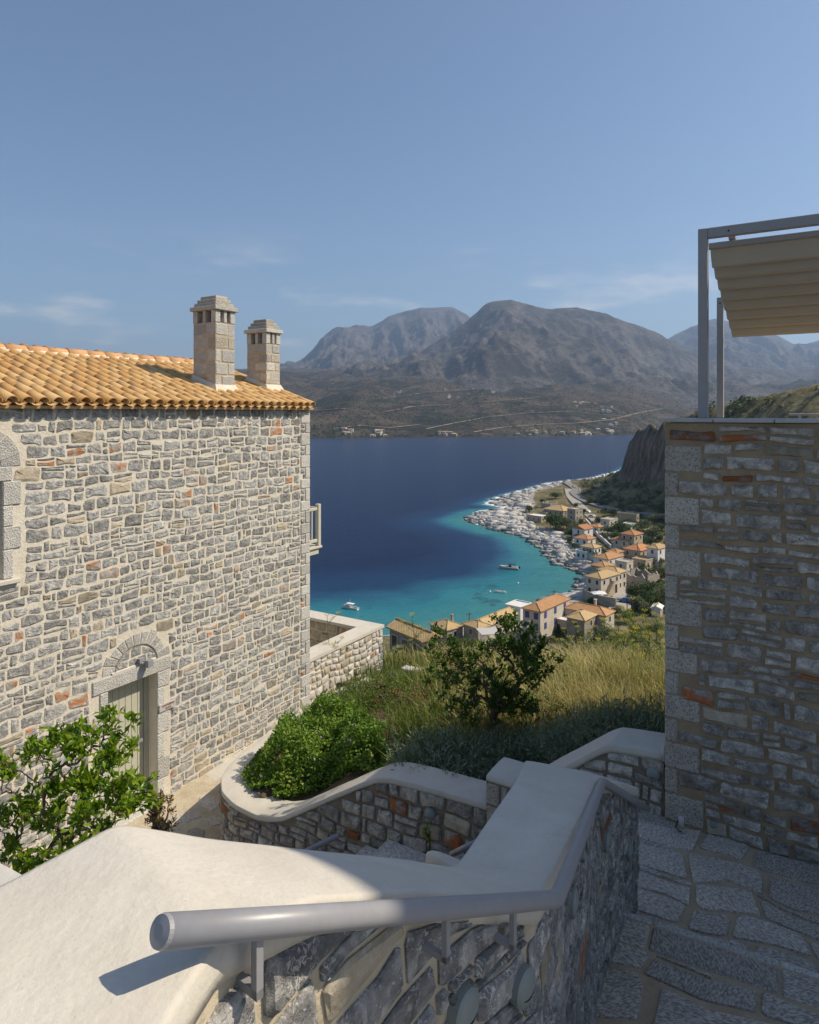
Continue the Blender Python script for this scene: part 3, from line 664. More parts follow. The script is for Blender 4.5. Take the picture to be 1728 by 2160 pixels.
# ------------------------------------------------------------------ stone house on the left
HO = Vector((-4.15, 11.28, 0)); NIN = dB.copy()     # u along dA, inward along dB
def H(u, v, n): return HO + dA * u - NIN * n + UP * v
U0, U1, VB, VT = -5.2, 3.84, -6.9, .12
house = thing('stone_house', 'two-storey grey stone house with orange barrel-tile roof and sage door on the left', 'house', tuple(H(0, -6.4, -2)))
rg = random.Random(11)
DU0, DU1, DV0, DV1 = -.889, 0.0, -6.37, -4.27       # door opening
WU0, WU1, WV0, WV1 = -3.28, -2.458, -2.24, -.926    # window opening
b = MB()
def hb(u0, u1, v0, v1, n0=-.4, n1=0.):
    b.add(*(lambda p: (p.v, p.f))(prism(H, [(u0, v0), (u1, v0), (u1, v1), (u0, v1)], n0, n1)))
AU0, AU1, AV1 = -.75, -.01, -3.72                    # relieving arch recess over the door
hb(U0, WU0, VB, VT); hb(WU0, WU1, VB, WV0); hb(WU0, WU1, WV1, VT); hb(WU1, DU0, VB, VT); hb(DU1, U1, VB, VT); hb(DU0, DU1, VB, DV0 - .02); hb(DU0, DU1, DV1, VT)
b.obj('wall', M_MORT, house)
# rear, gable and inside
b = MB(); b.add(*(lambda p: (p.v, p.f))(prism(H, [(U0, VB), (U1 - .003, VB), (U1 - .003, VT - .01), (U0, VT - .01)], -5.6, -.42)))
b.add([H(U1 - .004, VT - .02, -.0), H(U1 - .004, VT - .02, -5.6), H(U1 - .004, VT + 1.0, -2.8), H(U1 - .3, VT - .02, -.0), H(U1 - .3, VT - .02, -5.6), H(U1 - .3, VT + 1.0, -2.8)], [(0, 1, 2), (5, 4, 3), (0, 2, 5, 3), (2, 1, 4, 5)])
b.obj('rear_wall', M_MORT, house)
holes = [(DU0 - .30, DU1 + .26, DV0 - .1, DV1 + .24), *[(-.38 - q_, -.38 + q_, DV1 + .2 + a_, DV1 + .2 + b_) for a_, b_, q_ in ((0, .2, .66), (.2, .35, .60), (.35, .47, .5), (.47, .57, .36), (.57, .62, .2))], (WU0 - .36, WU1 + .30, WV0 - .1, WV1 + .02), (WU0 - .3, WU1 + .14, WV1, WV1 + .22),
         *[((WU0 + WU1) / 2 - q_, (WU0 + WU1) / 2 + q_, WV1 + .2 + a_, WV1 + .2 + b_) for a_, b_, q_ in ((0, .2, .71), (.2, .38, .64), (.38, .5, .53), (.5, .6, .38), (.6, .66, .2))], (U1 - .30, U1 + .1, VB, VT)]
hrow = []
polys = layout(rg, -3.9, U1 - .003, lambda u: -6.6, lambda u: VT - .02, (.115, .205), (.14, .37), .019, holes=holes, warp=.010, split=.17, cut=.32, jit=.15, irr=.013)
stones(rg, house, polys, H, [M_GREY, M_TAN, M_RUST], [.88, .07, .05], .011, 300, inset=.16, rough=.7)
# corner quoins, alternating long and short
v = -6.4; k = 0
while v < VT - .05:
    h = rg.uniform(.2, .27); h = min(h, VT - .02 - v); w = .29 if k % 2 else .15
    block(rg, house, 'quoin', H, U1 - w, U1 + .006, v, v + h, -.25, .02, M_PIT, .012, .008)
    if w < .2:
        pl = layout(rg, U1 - .295, U1 - w - .006, lambda u: v, lambda u: v + h, (h * .45, h * .55), (.1, .15), .02, warp=.003); stones(rg, house, pl, H, [M_GREY, M_RUST], [.9, .1], .02)
    v += h; k += 1
# door surround
def jambs(u_in, side, v0, v1, seq):
    v = v0; k = seq
    while v < v1 - .02:
        h = rg.uniform(.27, .42); h = h if v1 - v - h > .15 else v1 - v; w = .25 if k % 2 else .145
        ua, ub = (u_in, u_in + side * w); block(rg, house, 'jamb_stone', H, min(ua, ub), max(ua, ub), v, v + h, -.24, .022, M_PIT, .012, .006); v += h; k += 1
jambs(DU1, 1, DV0, DV1, 0); jambs(DU0, -1, DV0, DV1, 1)
block(rg, house, 'lintel', H, DU0 - .266, DU1 + .278, DV1, DV1 + .225, -.24, .026, M_PIT, .012)
b = MB(); mp = prism(lambda u, v_, n: H(u, v_ - n * .6, n), [(DU0 + .06, DV1 + .225), (DU1 - .02, DV1 + .225), (DU1 - .02, DV1 + .26), (DU0 + .06, DV1 + .26)], -.03, .024); mp.obj('ledge', M_PLAST, house)
ac = (-.38, DV1 + .235); ar = .365
n_v = 11
for i in range(n_v):
    a0 = math.pi * (i + .11) / n_v; a1 = math.pi * (i + .89) / n_v; r2 = ar + rg.uniform(.17, .27)
    pts = [(ac[0] + ar * math.cos(a0), ac[1] + ar * .87 * math.sin(a0)), (ac[0] + r2 * math.cos(a0), ac[1] + r2 * .9 * math.sin(a0)), (ac[0] + r2 * math.cos(a1), ac[1] + r2 * .9 * math.sin(a1)), (ac[0] + ar * math.cos(a1), ac[1] + ar * .87 * math.sin(a1))]
    prism(H, pts, -.05, .009).obj('voussoir', M_PITV, house)
b = MB(); arcp = [(ac[0] + (ar + .012) * math.cos(math.pi * i / 16), ac[1] + (ar + .012) * .87 * math.sin(math.pi * i / 16)) for i in range(17)]
# recessed tympanum reads as a shadowed arch line: raise the ring instead of cutting the wall
for i in range(16):
    p, q = arcp[i], arcp[i + 1]; b.add(*(lambda m: (m.v, m.f))(prism(H, [p, (p[0] * 1.0 + (p[0] - ac[0]) * .04, p[1] + (p[1] - ac[1]) * .04), (q[0] + (q[0] - ac[0]) * .04, q[1] + (q[1] - ac[1]) * .04), q], .0, .018)))
b.obj('arch_ring', M_TAN, house)
polys = [p for p in layout(rg, AU0, AU1, lambda u: DV1 + .25, lambda u: ac[1] + .87 * math.sqrt(max(.0004, ar * ar - (u - ac[0]) ** 2)), (.12, .16), (.16, .26), .022, warp=.006)]
stones(rg, house, polys, H, [M_GREY], [1], .012)
# door
door = MB(); door.add(*(lambda p: (p.v, p.f))(prism(H, [(DU0, DV0 - .02), (DU1, DV0 - .02), (DU1, DV1), (DU0, DV1)], -.30, -.245)))
door = door.obj('door', M_DOOR, house); door['label'] = 'sage painted plank door set in the stone surround'
for i in range(7):
    w = (DU1 - DU0 - .09) / 7; ua = DU0 + .01 + w * i; block(rg, door, 'board', H, ua, ua + w, DV0, DV1 - .07, -.26, -.228, M_DOOR, .006, .004)
prism(H, [(DU1 - .075, DV0), (DU1, DV0), (DU1, DV1), (DU1 - .075, DV1)], -.25, -.20).obj('frame_post', M_DOOR, door)
prism(H, [(DU0, DV1 - .07), (DU1 - .076, DV1 - .07), (DU1 - .076, DV1), (DU0, DV1)], -.25, -.205).obj('frame_head', M_DOOR, door)
b = MB(); b.box(H(-.27, -5.35, -.20), dA * .02, NIN * .03, UP * .022); b.box(H(-.215, -5.35, -.165), dA * .07, NIN * .011, UP * .025); b.obj('handle', M_METAL, door)
b = MB(); b.tube([H(-.125, -5.40, -.235), H(-.125, -5.40, -.205)], .025, 12); b.obj('lock', M_METAL, door)
block(rg, house, 'threshold', H, DU0 - .1, DU1 + .1, DV0 - .14, DV0, -.3, .12, M_PIT)
# window at the left edge
win = prism(H, [(WU0, WV0), (WU1, WV0), (WU1, WV1), (WU0, WV1)], -.30, -.27).obj('window', M_GLASSD, house)
for (a_, c_, d_, e_) in ((WU0, WU0 + .06, WV0, WV1), (WU1 - .06, WU1, WV0, WV1), (WU0 + .061, WU1 - .061, WV0, WV0 + .06), (WU0 + .061, WU1 - .061, WV1 - .06, WV1), (-2.9, -2.84, WV0 + .061, WV1 - .061)):
    prism(H, [(a_, d_), (c_, d_), (c_, e_), (a_, e_)], -.268, -.22).obj('frame', M_DOOR, win)
jambs(WU1, 1, WV0, WV1, 0); jambs(WU0, -1, WV0, WV1, 1)
block(rg, house, 'lintel', H, WU0 - .3, WU1 + .13, WV1, WV1 + .2, -.24, .026, M_PIT)
block(rg, house, 'sill', H, WU0 - .3, WU1 + .22, WV0 - .075, WV0, -.25, .07, M_PLAST)
wc = ((WU0 + WU1) / 2, WV1 + .2); wr_ = .40
for i in range(12):
    a0 = math.pi * (i + .06) / 12; a1 = math.pi * (i + .94) / 12; r2 = wr_ + rg.uniform(.24, .33)
    prism(H, [(wc[0] + wr_ * math.cos(a0), wc[1] + wr_ * .8 * math.sin(a0)), (wc[0] + r2 * math.cos(a0), wc[1] + r2 * .9 * math.sin(a0)), (wc[0] + r2 * math.cos(a1), wc[1] + r2 * .9 * math.sin(a1)), (wc[0] + wr_ * math.cos(a1), wc[1] + wr_ * .8 * math.sin(a1))], -.05, .012).obj('voussoir', M_PITV, house)
# kerb along the foot of the wall
kerb = tag(prism(H, [(-4, -6.75), (.1, -6.75), (3.86, -6.55), (5.2, -6.45), (5.2, -6.18), (3.86, -6.2), (.1, -6.44), (-4, -6.6)], .001, .34).obj('kerb', M_PLAST), 'pale plaster kerb running along the foot of the house wall', 'kerb')

# roof
TH = math.atan(.315); rise = .315; RR = 2.8; OV = .15; ROOFV = VT + .02
sdir = NIN * math.cos(TH) + UP * math.sin(TH); nrm = dA.cross(sdir)
def RF(u, s, h): return H(u, ROOFV - OV * rise, OV) + sdir * s + nrm * h
SL = (RR + OV) / math.cos(TH)
b = MB()
for sg in (0, 1):
    f_ = RF if not sg else (lambda u, s, h: (lambda q: q)(H(u, ROOFV - OV * rise, -2 * RR - OV) + (-NIN * math.cos(TH) + UP * math.sin(TH)) * s + (NIN * math.sin(TH) + UP * math.cos(TH)) * h))
    m_ = [f_(U0, .03, -.05), f_(U1 + .004, .03, -.05), f_(U1 + .004, SL, -.05), f_(U0, SL, -.05), f_(U0, .03, -.01), f_(U1 + .004, .03, -.01), f_(U1 + .004, SL, -.01), f_(U0, SL, -.01)]
    b.add(m_, [(3, 2, 1, 0), (4, 5, 6, 7), (0, 1, 5, 4), (1, 2, 6, 5), (2, 3, 7, 6), (3, 0, 4, 7)])
roof = b.obj('roof', M_TILER, house)
def tile_mesh(convex=True, L=.42, r0=.092, r1=.075, t=.013, n=8):
    V = []; Fc = []
    for (y, r) in ((0, r0), (L, r1)):
        for rr in (r, r - t):
            for j in range(n + 1):
                a = math.pi * j / n; V.append((rr * math.cos(a), y, (rr if convex else -rr) * math.sin(a) * (.92 if convex else .55)))
    k = n + 1
    for j in range(n):
        q = [(j, j + 1, 2 * k + j + 1, 2 * k + j), (k + j + 1, k + j, 3 * k + j, 3 * k + j + 1), (j + 1, j, k + j, k + j + 1), (2 * k + j, 2 * k + j + 1, 3 * k + j + 1, 3 * k + j)]
        Fc += q if not convex else [f[::-1] for f in q]
    return V, Fc
tv, tf = tile_mesh(); me = bpy.data.meshes.new('tile'); me.from_pydata(tv, [], tf); me.materials.append(M_TILE); me.polygons.foreach_set('use_smooth', [True] * len(tf)); me.update()
for p in me.polygons:
    if abs(p.normal.y) > .7: p.use_smooth = False
eulz = math.atan2(dA.y, dA.x); PITCH = .213; EXPO = .335
ncol = int((U1 + .03 - U0) / PITCH); nrow = int(SL / EXPO) + 1
pv, pf = tile_mesh(False, .42, .085, .095); pan = MB(); extra = MB(); er = []; pr_ = []
cnt = 0
Mrot = Matrix.Rotation(eulz, 3, 'Z') @ Matrix.Rotation(TH, 3, 'X')
for c_ in range(ncol):
    u = U1 - .075 - c_ * PITCH
    for r_ in range(nrow):
        s_ = r_ * EXPO + rg.uniform(-.012, .012); q = RF(u + rg.uniform(-.006, .006), s_, .052 + rg.uniform(-.004, .006))
        rot = (TH + .028 + rg.uniform(-.012, .012), 0, eulz + rg.uniform(-.025, .025))
        if cnt < 300 and u > -2.75:
            o = bpy.data.objects.new('tile', me); COL.objects.link(o); o.parent = roof; o.location = q - wloc(roof); o.rotation_euler = rot; cnt += 1
        else:
            m3 = Matrix.Rotation(rot[2], 3, 'Z') @ Matrix.Rotation(rot[0], 3, 'X'); extra.add([q + m3 @ Vector(p) for p in tv], tf); er += [rg.random()] * len(tv)
        q = RF(u - PITCH / 2, s_ - .03, .058); pan.add([q + Mrot @ Vector(p) for p in pv], pf); pr_ += [rg.random()] * len(pv)
o = pan.obj('pan_tiles', M_TILE, roof, smooth=True); o['kind'] = 'stuff'; o.data.attributes.new('rnd', 'FLOAT', 'POINT').data.foreach_set('value', pr_)
if extra.v: o = extra.obj('far_tiles', M_TILE, roof, smooth=True); o['kind'] = 'stuff'; o.data.attributes.new('rnd', 'FLOAT', 'POINT').data.foreach_set('value', er)
b = MB(); b.tube([RF(U0, SL - .06, .03), RF(U1 + .02, SL - .06, .03)], .125, 10); b.obj('ridge_mortar', M_MORT, roof, smooth=True)
tv2, tf2 = tile_mesh(True, .44, .125, .105, .014, 8); me2 = bpy.data.meshes.new('ridge_tile'); me2.from_pydata(tv2, [], tf2); me2.materials.append(M_TILER); me2.polygons.foreach_set('use_smooth', [True] * len(tf2)); me2.update()
u = U0
while u < U1:
    o = bpy.data.objects.new('ridge_tile', me2); COL.objects.link(o); o.parent = roof; o.location = RF(u, SL - .03, .07 + rg.uniform(-.006, .006)) - wloc(roof); o.rotation_euler = (R(1.5), rg.uniform(-.03, .03), eulz - math.pi / 2); u += .38
# chimneys
def chimney(label, u0, u1, n_near, n_far, vtop, seed):
    rg = random.Random(seed); W = u1 - u0; uc = (u0 + u1) / 2; D_ = n_far - n_near; nc = -(n_near + n_far) / 2
    v0 = ROOFV + rise * n_near - .12; capv = vtop - .30; lou = capv - .235
    b = MB(); b.add(*(lambda p: (p.v, p.f))(prism(H, [(u0 + .012, v0 - .2), (u1 - .012, v0 - .2), (u1 - .012, lou), (u0 + .012, lou)], -n_far + .012, -n_near - .012)))
    b.add(*(lambda p: (p.v, p.f))(prism(H, [(u0 + .16, lou), (u1 - .16, lou), (u1 - .16, capv), (u0 + .16, capv)], -n_far + .16, -n_near - .16)))
    ch = b.obj('chimney', M_MORTB, house); ch['label'] = label
    nco = 6; ch_h = (lou - v0) / nco
    for k in range(nco):
        va = v0 + ch_h * k; f = rg.choice((.3, .38, .62, .68))
        uu = u0 + W * f; dd = n_near + D_ * rg.choice((.35, .42, .6)); g = .005
        for (a_, c_) in ((u0, uu), (uu, u1)):
            for (p_, q_) in ((n_near, dd), (dd, n_far)):
                block(rg, ch, 'block', H, a_, c_, va + rg.uniform(-.012, .012), va + ch_h + rg.uniform(-.012, .004), -q_ + g - rg.uniform(0, .01), -p_ - g + rg.uniform(-.004, .01), rg.choice((M_PIT, M_PIT, M_PITV, M_PITD)), .016, .02)
    pw = .13; mw = .08
    for uu, hw in ((u0 + pw / 2, pw / 2), (uc, mw / 2), (u1 - pw / 2, pw / 2)):
        for nn, hd in ((n_near + pw / 2, pw / 2), ((n_near + n_far) / 2, mw / 2), (n_far - pw / 2, pw / 2)):
            block(rg, ch, 'pier', H, uu - hw, uu + hw, lou, capv, -nn - hd, -nn + hd, M_PIT, .008, .004)
    hs = [(.045, .085), (-.015, .075), (-.055, .07), (-.10, .07)]; v = capv
    for (ov, h) in hs:
        block(rg, ch, 'cap_slab', H, u0 - ov, u1 + ov, v, v + h, -n_far - ov, -n_near + ov, M_PIT if ov > 0 else M_PITD, .01, .004); v += h
    # flared mortar skirt on the roof
    b = MB(); V = []
    for (e, dv) in ((.12, 0), (.004, .15)):
        for (uu, nn) in ((u0 - e * .6, n_near - e), (u1 + e * .6, n_near - e), (u1 + e * .6, n_far), (u0 - e * .6, n_far)): V.append(H(uu, ROOFV + rise * nn + .06 + dv, -nn))
    b.add(V, [(0, 1, 5, 4), (1, 2, 6, 5), (2, 3, 7, 6), (3, 0, 4, 7), (4, 5, 6, 7)]); b.obj('skirt', M_MORT, ch)
chimney('taller stone chimney, nearer the camera', 1.80, 2.31, .60, 1.24, 2.27, 3)
chimney('shorter stone chimney near the end of the roof', 3.36, 3.80, .78, 1.36, 2.0, 9)
# timber balcony beyond the far end wall
bal = MB(); bz = -2.93
bal.add(*(lambda p: (p.v, p.f))(prism(H, [(U1, bz - .12), (U1 + .36, bz - .12), (U1 + .36, bz - .02), (U1, bz - .02)], -1.75, -.05))); bal = bal.obj('balcony', M_WOODP, house)
for (a_, c_, d_, e_, n0, n1) in ((U1, U1 + .44, bz, bz + .05, -1.85, -.01), (U1 + .33, U1 + .42, bz + .05, bz + .95, -.12, -.03), (U1, U1 + .329, bz + .82, bz + .88, -.10, -.05), (U1, U1 + .329, bz + .13, bz + .2, -.10, -.05),
                                 (U1 + .14, U1 + .18, bz + .2, bz + .82, -.09, -.06), (U1 + .345, U1 + .405, bz + .82, bz + .88, -1.75, -.121), (U1 + .33, U1 + .42, bz + .05, bz + .95, -1.83, -1.74)):
    nm_ = 'post' if c_ - a_ < .1 and e_ - d_ > .8 else ('baluster' if c_ - a_ < .1 and e_ - d_ > .5 else ('deck_board' if e_ - d_ < .051 else 'rail'))
    block(rg, bal, nm_, H, a_, c_, d_, e_, n0, n1, M_WOODP, .006, .001)
# lamp and name plate
spot = thing('door_lamp', 'small grey box spotlight on the ledge over the sage door', 'lamp', tuple(H(-.28, -4.0, .03)))
b = MB(); b.box(H(-.24, -4.02, .12), dA * .05, NIN * .05, UP * .055); b.obj('head', M_METAL, spot)
b = MB(); b.box(H(-.33, -3.96, .04), dA * .045, NIN * .035, UP * .035); b.tube([H(-.31, -3.97, .07), H(-.26, -3.99, .10)], .012, 8); b.obj('mount', M_METAL, spot)
sg = thing('name_plate', 'small grey name plate with dark red lettering beside the sage door', 'sign', tuple(H(.2, -4.86, .03)))
b = MB(); b.bbox(H(.185, -4.87, .037), dA * .165, NIN * .010, UP * .062, .003); b.obj('plate', M_SIGN, sg)
for txt, vv, sz in (('KAPABINA', -4.862, .052), ('SUITE', -4.913, .046)):
    cu = bpy.data.curves.new('lettering', 'FONT'); cu.body = txt; cu.size = sz; cu.align_x = 'CENTER'; cu.extrude = .001; cu.materials.append(M_RED)
    tmp = bpy.data.objects.new('tmp', cu); COL.objects.link(tmp); dg = bpy.context.evaluated_depsgraph_get()
    lm = bpy.data.meshes.new_from_object(tmp.evaluated_get(dg)); bpy.data.objects.remove(tmp)
    o = bpy.data.objects.new('lettering', lm); COL.objects.link(o); o.parent = sg; o.location = H(.195, vv, .0495) - wloc(sg); o.rotation_euler = (R(90), 0, eulz)

# ------------------------------------------------------------------ terrace parapet beyond the house
ter = thing('terrace_parapet', 'terrace parapet of pale rounded stones with white slab coping, right of the house corner', 'wall', tuple(H(5.4, -6.2, -.3)))
def T(u, v, n): return H(u, v, n - .12)
TU0, TU1, TZ = U1 + .01, 6.75, -5.27
b = MB(); b.add(*(lambda p: (p.v, p.f))(prism(T, [(TU0, -6.9), (TU1 - .03, -6.9), (TU1 - .03, TZ - .07), (TU0, TZ - .07)], -.38, 0)))
b.add(*(lambda p: (p.v, p.f))(prism(T, [(TU1 - .42, -6.9), (TU1 - .031, -6.9), (TU1 - .031, TZ - .071), (TU1 - .42, TZ - .071)], -4.0, -.381)))
b.obj('core', M_MORTB, ter)
prism(T, [(TU0, TZ - .07), (TU1 + .03, TZ - .07), (TU1 + .03, TZ), (TU0, TZ)], -.44, .04).obj('coping_slab', M_PLAST, ter)
prism(T, [(TU1 - .48, TZ - .07), (TU1 + .03, TZ - .07), (TU1 + .03, TZ - .001), (TU1 - .48, TZ - .001)], -4.0, -.442).obj('coping_slab', M_PLAST, ter)
prism(T, [(TU0, -6.35), (TU1 - .43, -6.35), (TU1 - .43, -6.2), (TU0, -6.2)], -4.0, -.385).obj('terrace_floor', M_CONC, ter)
polys = layout(rg, TU0, TU1 - .17, lambda u: -6.55, lambda u: TZ - .075, (.13, .22), (.16, .30), .022, warp=.03, split=.08, cut=.34, jit=.15)
stones(rg, ter, polys, T, [M_WHITE, M_TAN, M_RUST], [.8, .1, .1], .022, inset=.2, smooth=True)
for k in range(6): block(rg, ter, 'quoin', T, TU1 - (.16 if k % 2 else .22), TU1, -6.5 + .19 * k, -6.31 + .19 * k, -.2, .03, M_WHITE, .02, .02)
tm = lambda u, v, n: T(TU1 - .42 - n, v, -u)
polys = layout(rg, .45, 2.6, lambda u: -6.2, lambda u: TZ - .075, (.14, .24), (.18, .34), .03, warp=.03, cut=.42)
stones(rg, ter, polys, tm, [M_TAN, M_RUST], [.85, .15], .02)
# steps and drain grate at the end of the parapet
es = thing('side_steps', 'pale stone steps at the far end of the terrace parapet', 'steps', tuple(H(6.6, -6.2, .5)))
for k, (u, n, z) in enumerate(((6.3, .55, -6.28), (6.95, .6, -6.12), (7.5, .7, -6.3))):
    b = MB(); b.bbox(H(u, z - .2, n), dA * .13, NIN * .24, UP * .05, .02); b.obj('step', M_CONC, es)
gr = thing('drain_grate', 'dark metal drain grate in the pale paving by the parapet', 'grate', tuple(H(6.05, -6.1, .75)))
for k in range(7): b = MB(); b.box(H(6.05, -6.155, .55 + .06 * k), dA * .24, NIN * .018, UP * .012); b.obj('bar', M_DARK, gr)
b = MB(); b.box(H(6.05, -6.172, .73), dA * .26, NIN * .23, UP * .004); b.obj('tray', M_DARK, gr)

# ------------------------------------------------------------------ building on the right
DR = -dB
def RW(u, v, n): q = C0 + DR * u + NV * n; return Vector((q.x, q.y, v))
rb = thing('right_building', 'shaded stone building corner with ochre joints and big hammered quoins on the right', 'building', tuple(RW(2, -3.7, -3)))
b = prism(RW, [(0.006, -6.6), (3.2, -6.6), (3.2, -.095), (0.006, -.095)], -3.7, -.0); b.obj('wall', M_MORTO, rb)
rg = random.Random(23)
v = -3.74; k = 0; qh = []
while v < -.35:
    h = rg.uniform(.21, .26) if k % 2 == 0 else rg.uniform(.20, .23); w = rg.uniform(.28, .34) if k % 2 == 0 else rg.uniform(.115, .14)
    if -.33 - v - h < .1: h = -.3 - v
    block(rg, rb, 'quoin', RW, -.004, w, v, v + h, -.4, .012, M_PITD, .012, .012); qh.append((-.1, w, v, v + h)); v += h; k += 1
polys = layout(rg, 0.02, 3.2, lambda u: -3.76, lambda u: -.115, (.095, .16), (.14, .42), .021, holes=qh, warp=.010, split=.16, cut=.3, jit=.13, irr=.007)
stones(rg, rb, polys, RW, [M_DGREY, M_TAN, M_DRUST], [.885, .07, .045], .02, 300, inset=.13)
u = -.05
while u < 3.1:
    w = rg.uniform(.45, .52); block(rg, rb, 'coping_slab', RW, u, u + w, -.092, -.05, -.55, .04, M_SLAB, .006, .006); u += w
for (n_, z_) in ((-1.9, -.022), (-1.9, -.08)): b = MB(); b.tube([RW(.9, z_, n_), RW(5.5, z_, n_)], .011, 8); b.obj('terrace_rail', M_SLAB, rb)
for k in range(6): b = MB(); b.box(RW(1.0 + .85 * k, -.07, -1.9), DR * .012, NV * .012, UP * .05); b.obj('rail_clip', M_SLAB, rb)
pipe = thing('pipe_stub', 'short grey pipe stub standing at the foot of the right building corner', 'pipe', tuple(P(1437, 1735, 6.1)))
q = P(1437, 1740, 6.12); b = MB(); b.tube([q - UP * .03, q + UP * .075], .024, 12); b.obj('tube', M_SLAB, pipe, smooth=True)
b = MB(); b.tube([q + Vector((-.03, -.01, .05)), q + Vector((-.055, -.02, .0)), q + Vector((-.03, -.02, -.04)), q + Vector((.0, -.02, -.05))], .005, 6); b.obj('cable', M_DARK, pipe)
q = RW(.42, -3.66, .02); dome_light('small pale disc light low on the right building wall', q, NV, .035, flat=.15)
q = RW(-.012, -3.16, -.02); tap = thing('coping_spout', 'small grey metal sleeve where the parapet coping meets the right building', 'pipe', tuple(q)); b = MB(); b.tube([q - UP * .06, q + UP * .09], .022, 10); b.obj('sleeve', M_SLAB, tap, smooth=True)

# pergola
pg = thing('pergola', 'grey metal pergola with a folded beige fabric awning on the right terrace', 'pergola', tuple(P(1484, 876, 6.42)))
pb = P(1484, 880, 6.42); hp = .041
ptop = (HY - 484) / F * 6.42
b = MB(); b.bbox(Vector((pb.x, pb.y, (ptop - .052) / 2)), DR * hp, NV * hp, UP * ((ptop + .052) / 2), .004); b.obj('post', M_METALP, pg)
bl = 3.2; b = MB(); b.bbox(Vector((pb.x, pb.y, ptop - .045)) + DR * (hp + .001 + bl / 2), DR * (bl / 2), NV * (hp - .003), UP * .045, .004); b.obj('beam', M_METALP, pg)
p2 = P(1520, 880, 8.2); t2 = (HY - 628) / F * 8.2
b = MB(); b.bbox(Vector((p2.x, p2.y, (t2 - .06) / 2)), DR * .036, NV * .036, UP * ((t2 + .06) / 2), .004); b.obj('post', M_METALP, pg)
b = MB(); b.bbox(Vector((p2.x, p2.y, t2 - .028)) + DR * (.037 + 1.6), DR * 1.6, NV * .03, UP * .028, .004); b.obj('beam', M_METALP, pg)
for q in (Vector((pb.x, pb.y, ptop - .05)) + DR * .22 + NV * .04, Vector((p2.x, p2.y, t2 - .07)) + NV * .037): b = MB(); b.tube([q - NV * .006, q + NV * .006], .008, 8); b.obj('bolt', M_DARK, pg)
aw = MB(); a0 = P(1497, 520, 6.62); a1 = P(1546, 702, 8.15); dw = (a1 - a0); NS = 8
L_ = 2.9
b = MB(); b.bbox(a0 + UP * .0 + DR * (L_ / 2 - .02), DR * (L_ / 2), NV * .03, UP * .028, .005); awo = b.obj('awning', M_METALP, pg); awo['label'] = 'beige folded fabric awning hanging under the pergola beam'
for k in range(NS):
    t0, t1 = (k + .08) / NS, (k + 1) / NS
    if k == 0: t0 = .03
    p0, p1 = a0.lerp(a1, t0), a0.lerp(a1, t1); dv = p1 - p0; sag = .11 * (1 - .4 * k / NS)
    prof = [p0, p0 + dv * .25 - UP * sag * .55, p0 + dv * .6 - UP * sag, p0 + dv * .93 - UP * sag * .85, p0 + dv * .93 + UP * .05]
    prof2 = [q + UP * .008 for q in prof]; n = len(prof); V = []
    for uu in (0.0, L_): V += [q + DR * uu for q in prof] + [q + DR * uu for q in reversed(prof2)]
    m = 2 * n; b = MB(); b.add(V, [(i, (i + 1) % m, m + (i + 1) % m, m + i) for i in range(m)] + [tuple(range(m - 1, -1, -1)), tuple(m + i for i in range(m))]); b.obj('fabric_fold', M_FABRIC, awo); b = MB(); b.tube([p1 - UP * (sag * .2) + DR * .02, p1 - UP * (sag * .2) + DR * (L_ - .02)], .014, 6); b.obj('fold_shade_bar', M_FOLDSHADE, awo)  # dark bar drawn in place of the shadow under each fold
b = MB(); b.bbox(a1 + DR * (L_ / 2) + UP * .03, DR * (L_ / 2), NV * .03, UP * .03, .005); b.obj('front_bar', M_FABRIC, awo)
b = MB(); q0 = a0 + DR * .2 + UP * .1; b.bbox(q0, DR * .03, NV * .03, UP * .06, .004); b.obj('runner', M_METALP, awo)
b = MB(); b.bbox(a0.lerp(a1, .5) + DR * .19 + UP * .13, DR * .03, (a1 - a0) * .5, UP * .03, .004); b.obj('guide_rail', M_METALP, awo)

# house out of view, outline shaped to cast the shade on the near wall
nb = thing('unseen_shade_house', 'stone neighbour house beside the upper steps, right of the camera', 'house', (8.5, 2, -3.7))
NBP = [(7.17, 1.80), (6.3, 3.4), (7.3, 3.9), (7.45, 4.3), (7.55, 5.7), (13, 5.7), (13, 1.80)]; NBH = 6.31
def NBm(u, v, n): return Vector((u, v, n))
prism(NBm, NBP, -6, NBH).obj('wall', M_MORTO, nb)
cxn, cyn = sum(p[0] for p in NBP) / 7, sum(p[1] for p in NBP) / 7
prism(NBm, [(cxn + (p[0] - cxn) * 1.01, cyn + (p[1] - cyn) * 1.01) for p in NBP], NBH, NBH + .002).obj('coping_slab', M_SLAB, nb)
for (p, q) in ((NBP[0], NBP[1]), (NBP[1], NBP[2]), (NBP[2], NBP[3])):
    nbm = poly_map([p, q]); nbm.side = -1; stones(rg, nb, layout(rg, 0, nbm.L[-1], lambda u: -3.7, lambda u: NBH - .05, (.2, .32), (.35, .6), .03), nbm, [M_DGREY, M_TAN], [.9, .1], .02)

tag(prism(NBm, [(3.55, 2.2), (3.0, -3), (14, -3), (14, 6.5), (5.2, 5.2), (3.9, 3.6)], -4.2, -3.72).obj('yard', M_CONC), kind='structure')

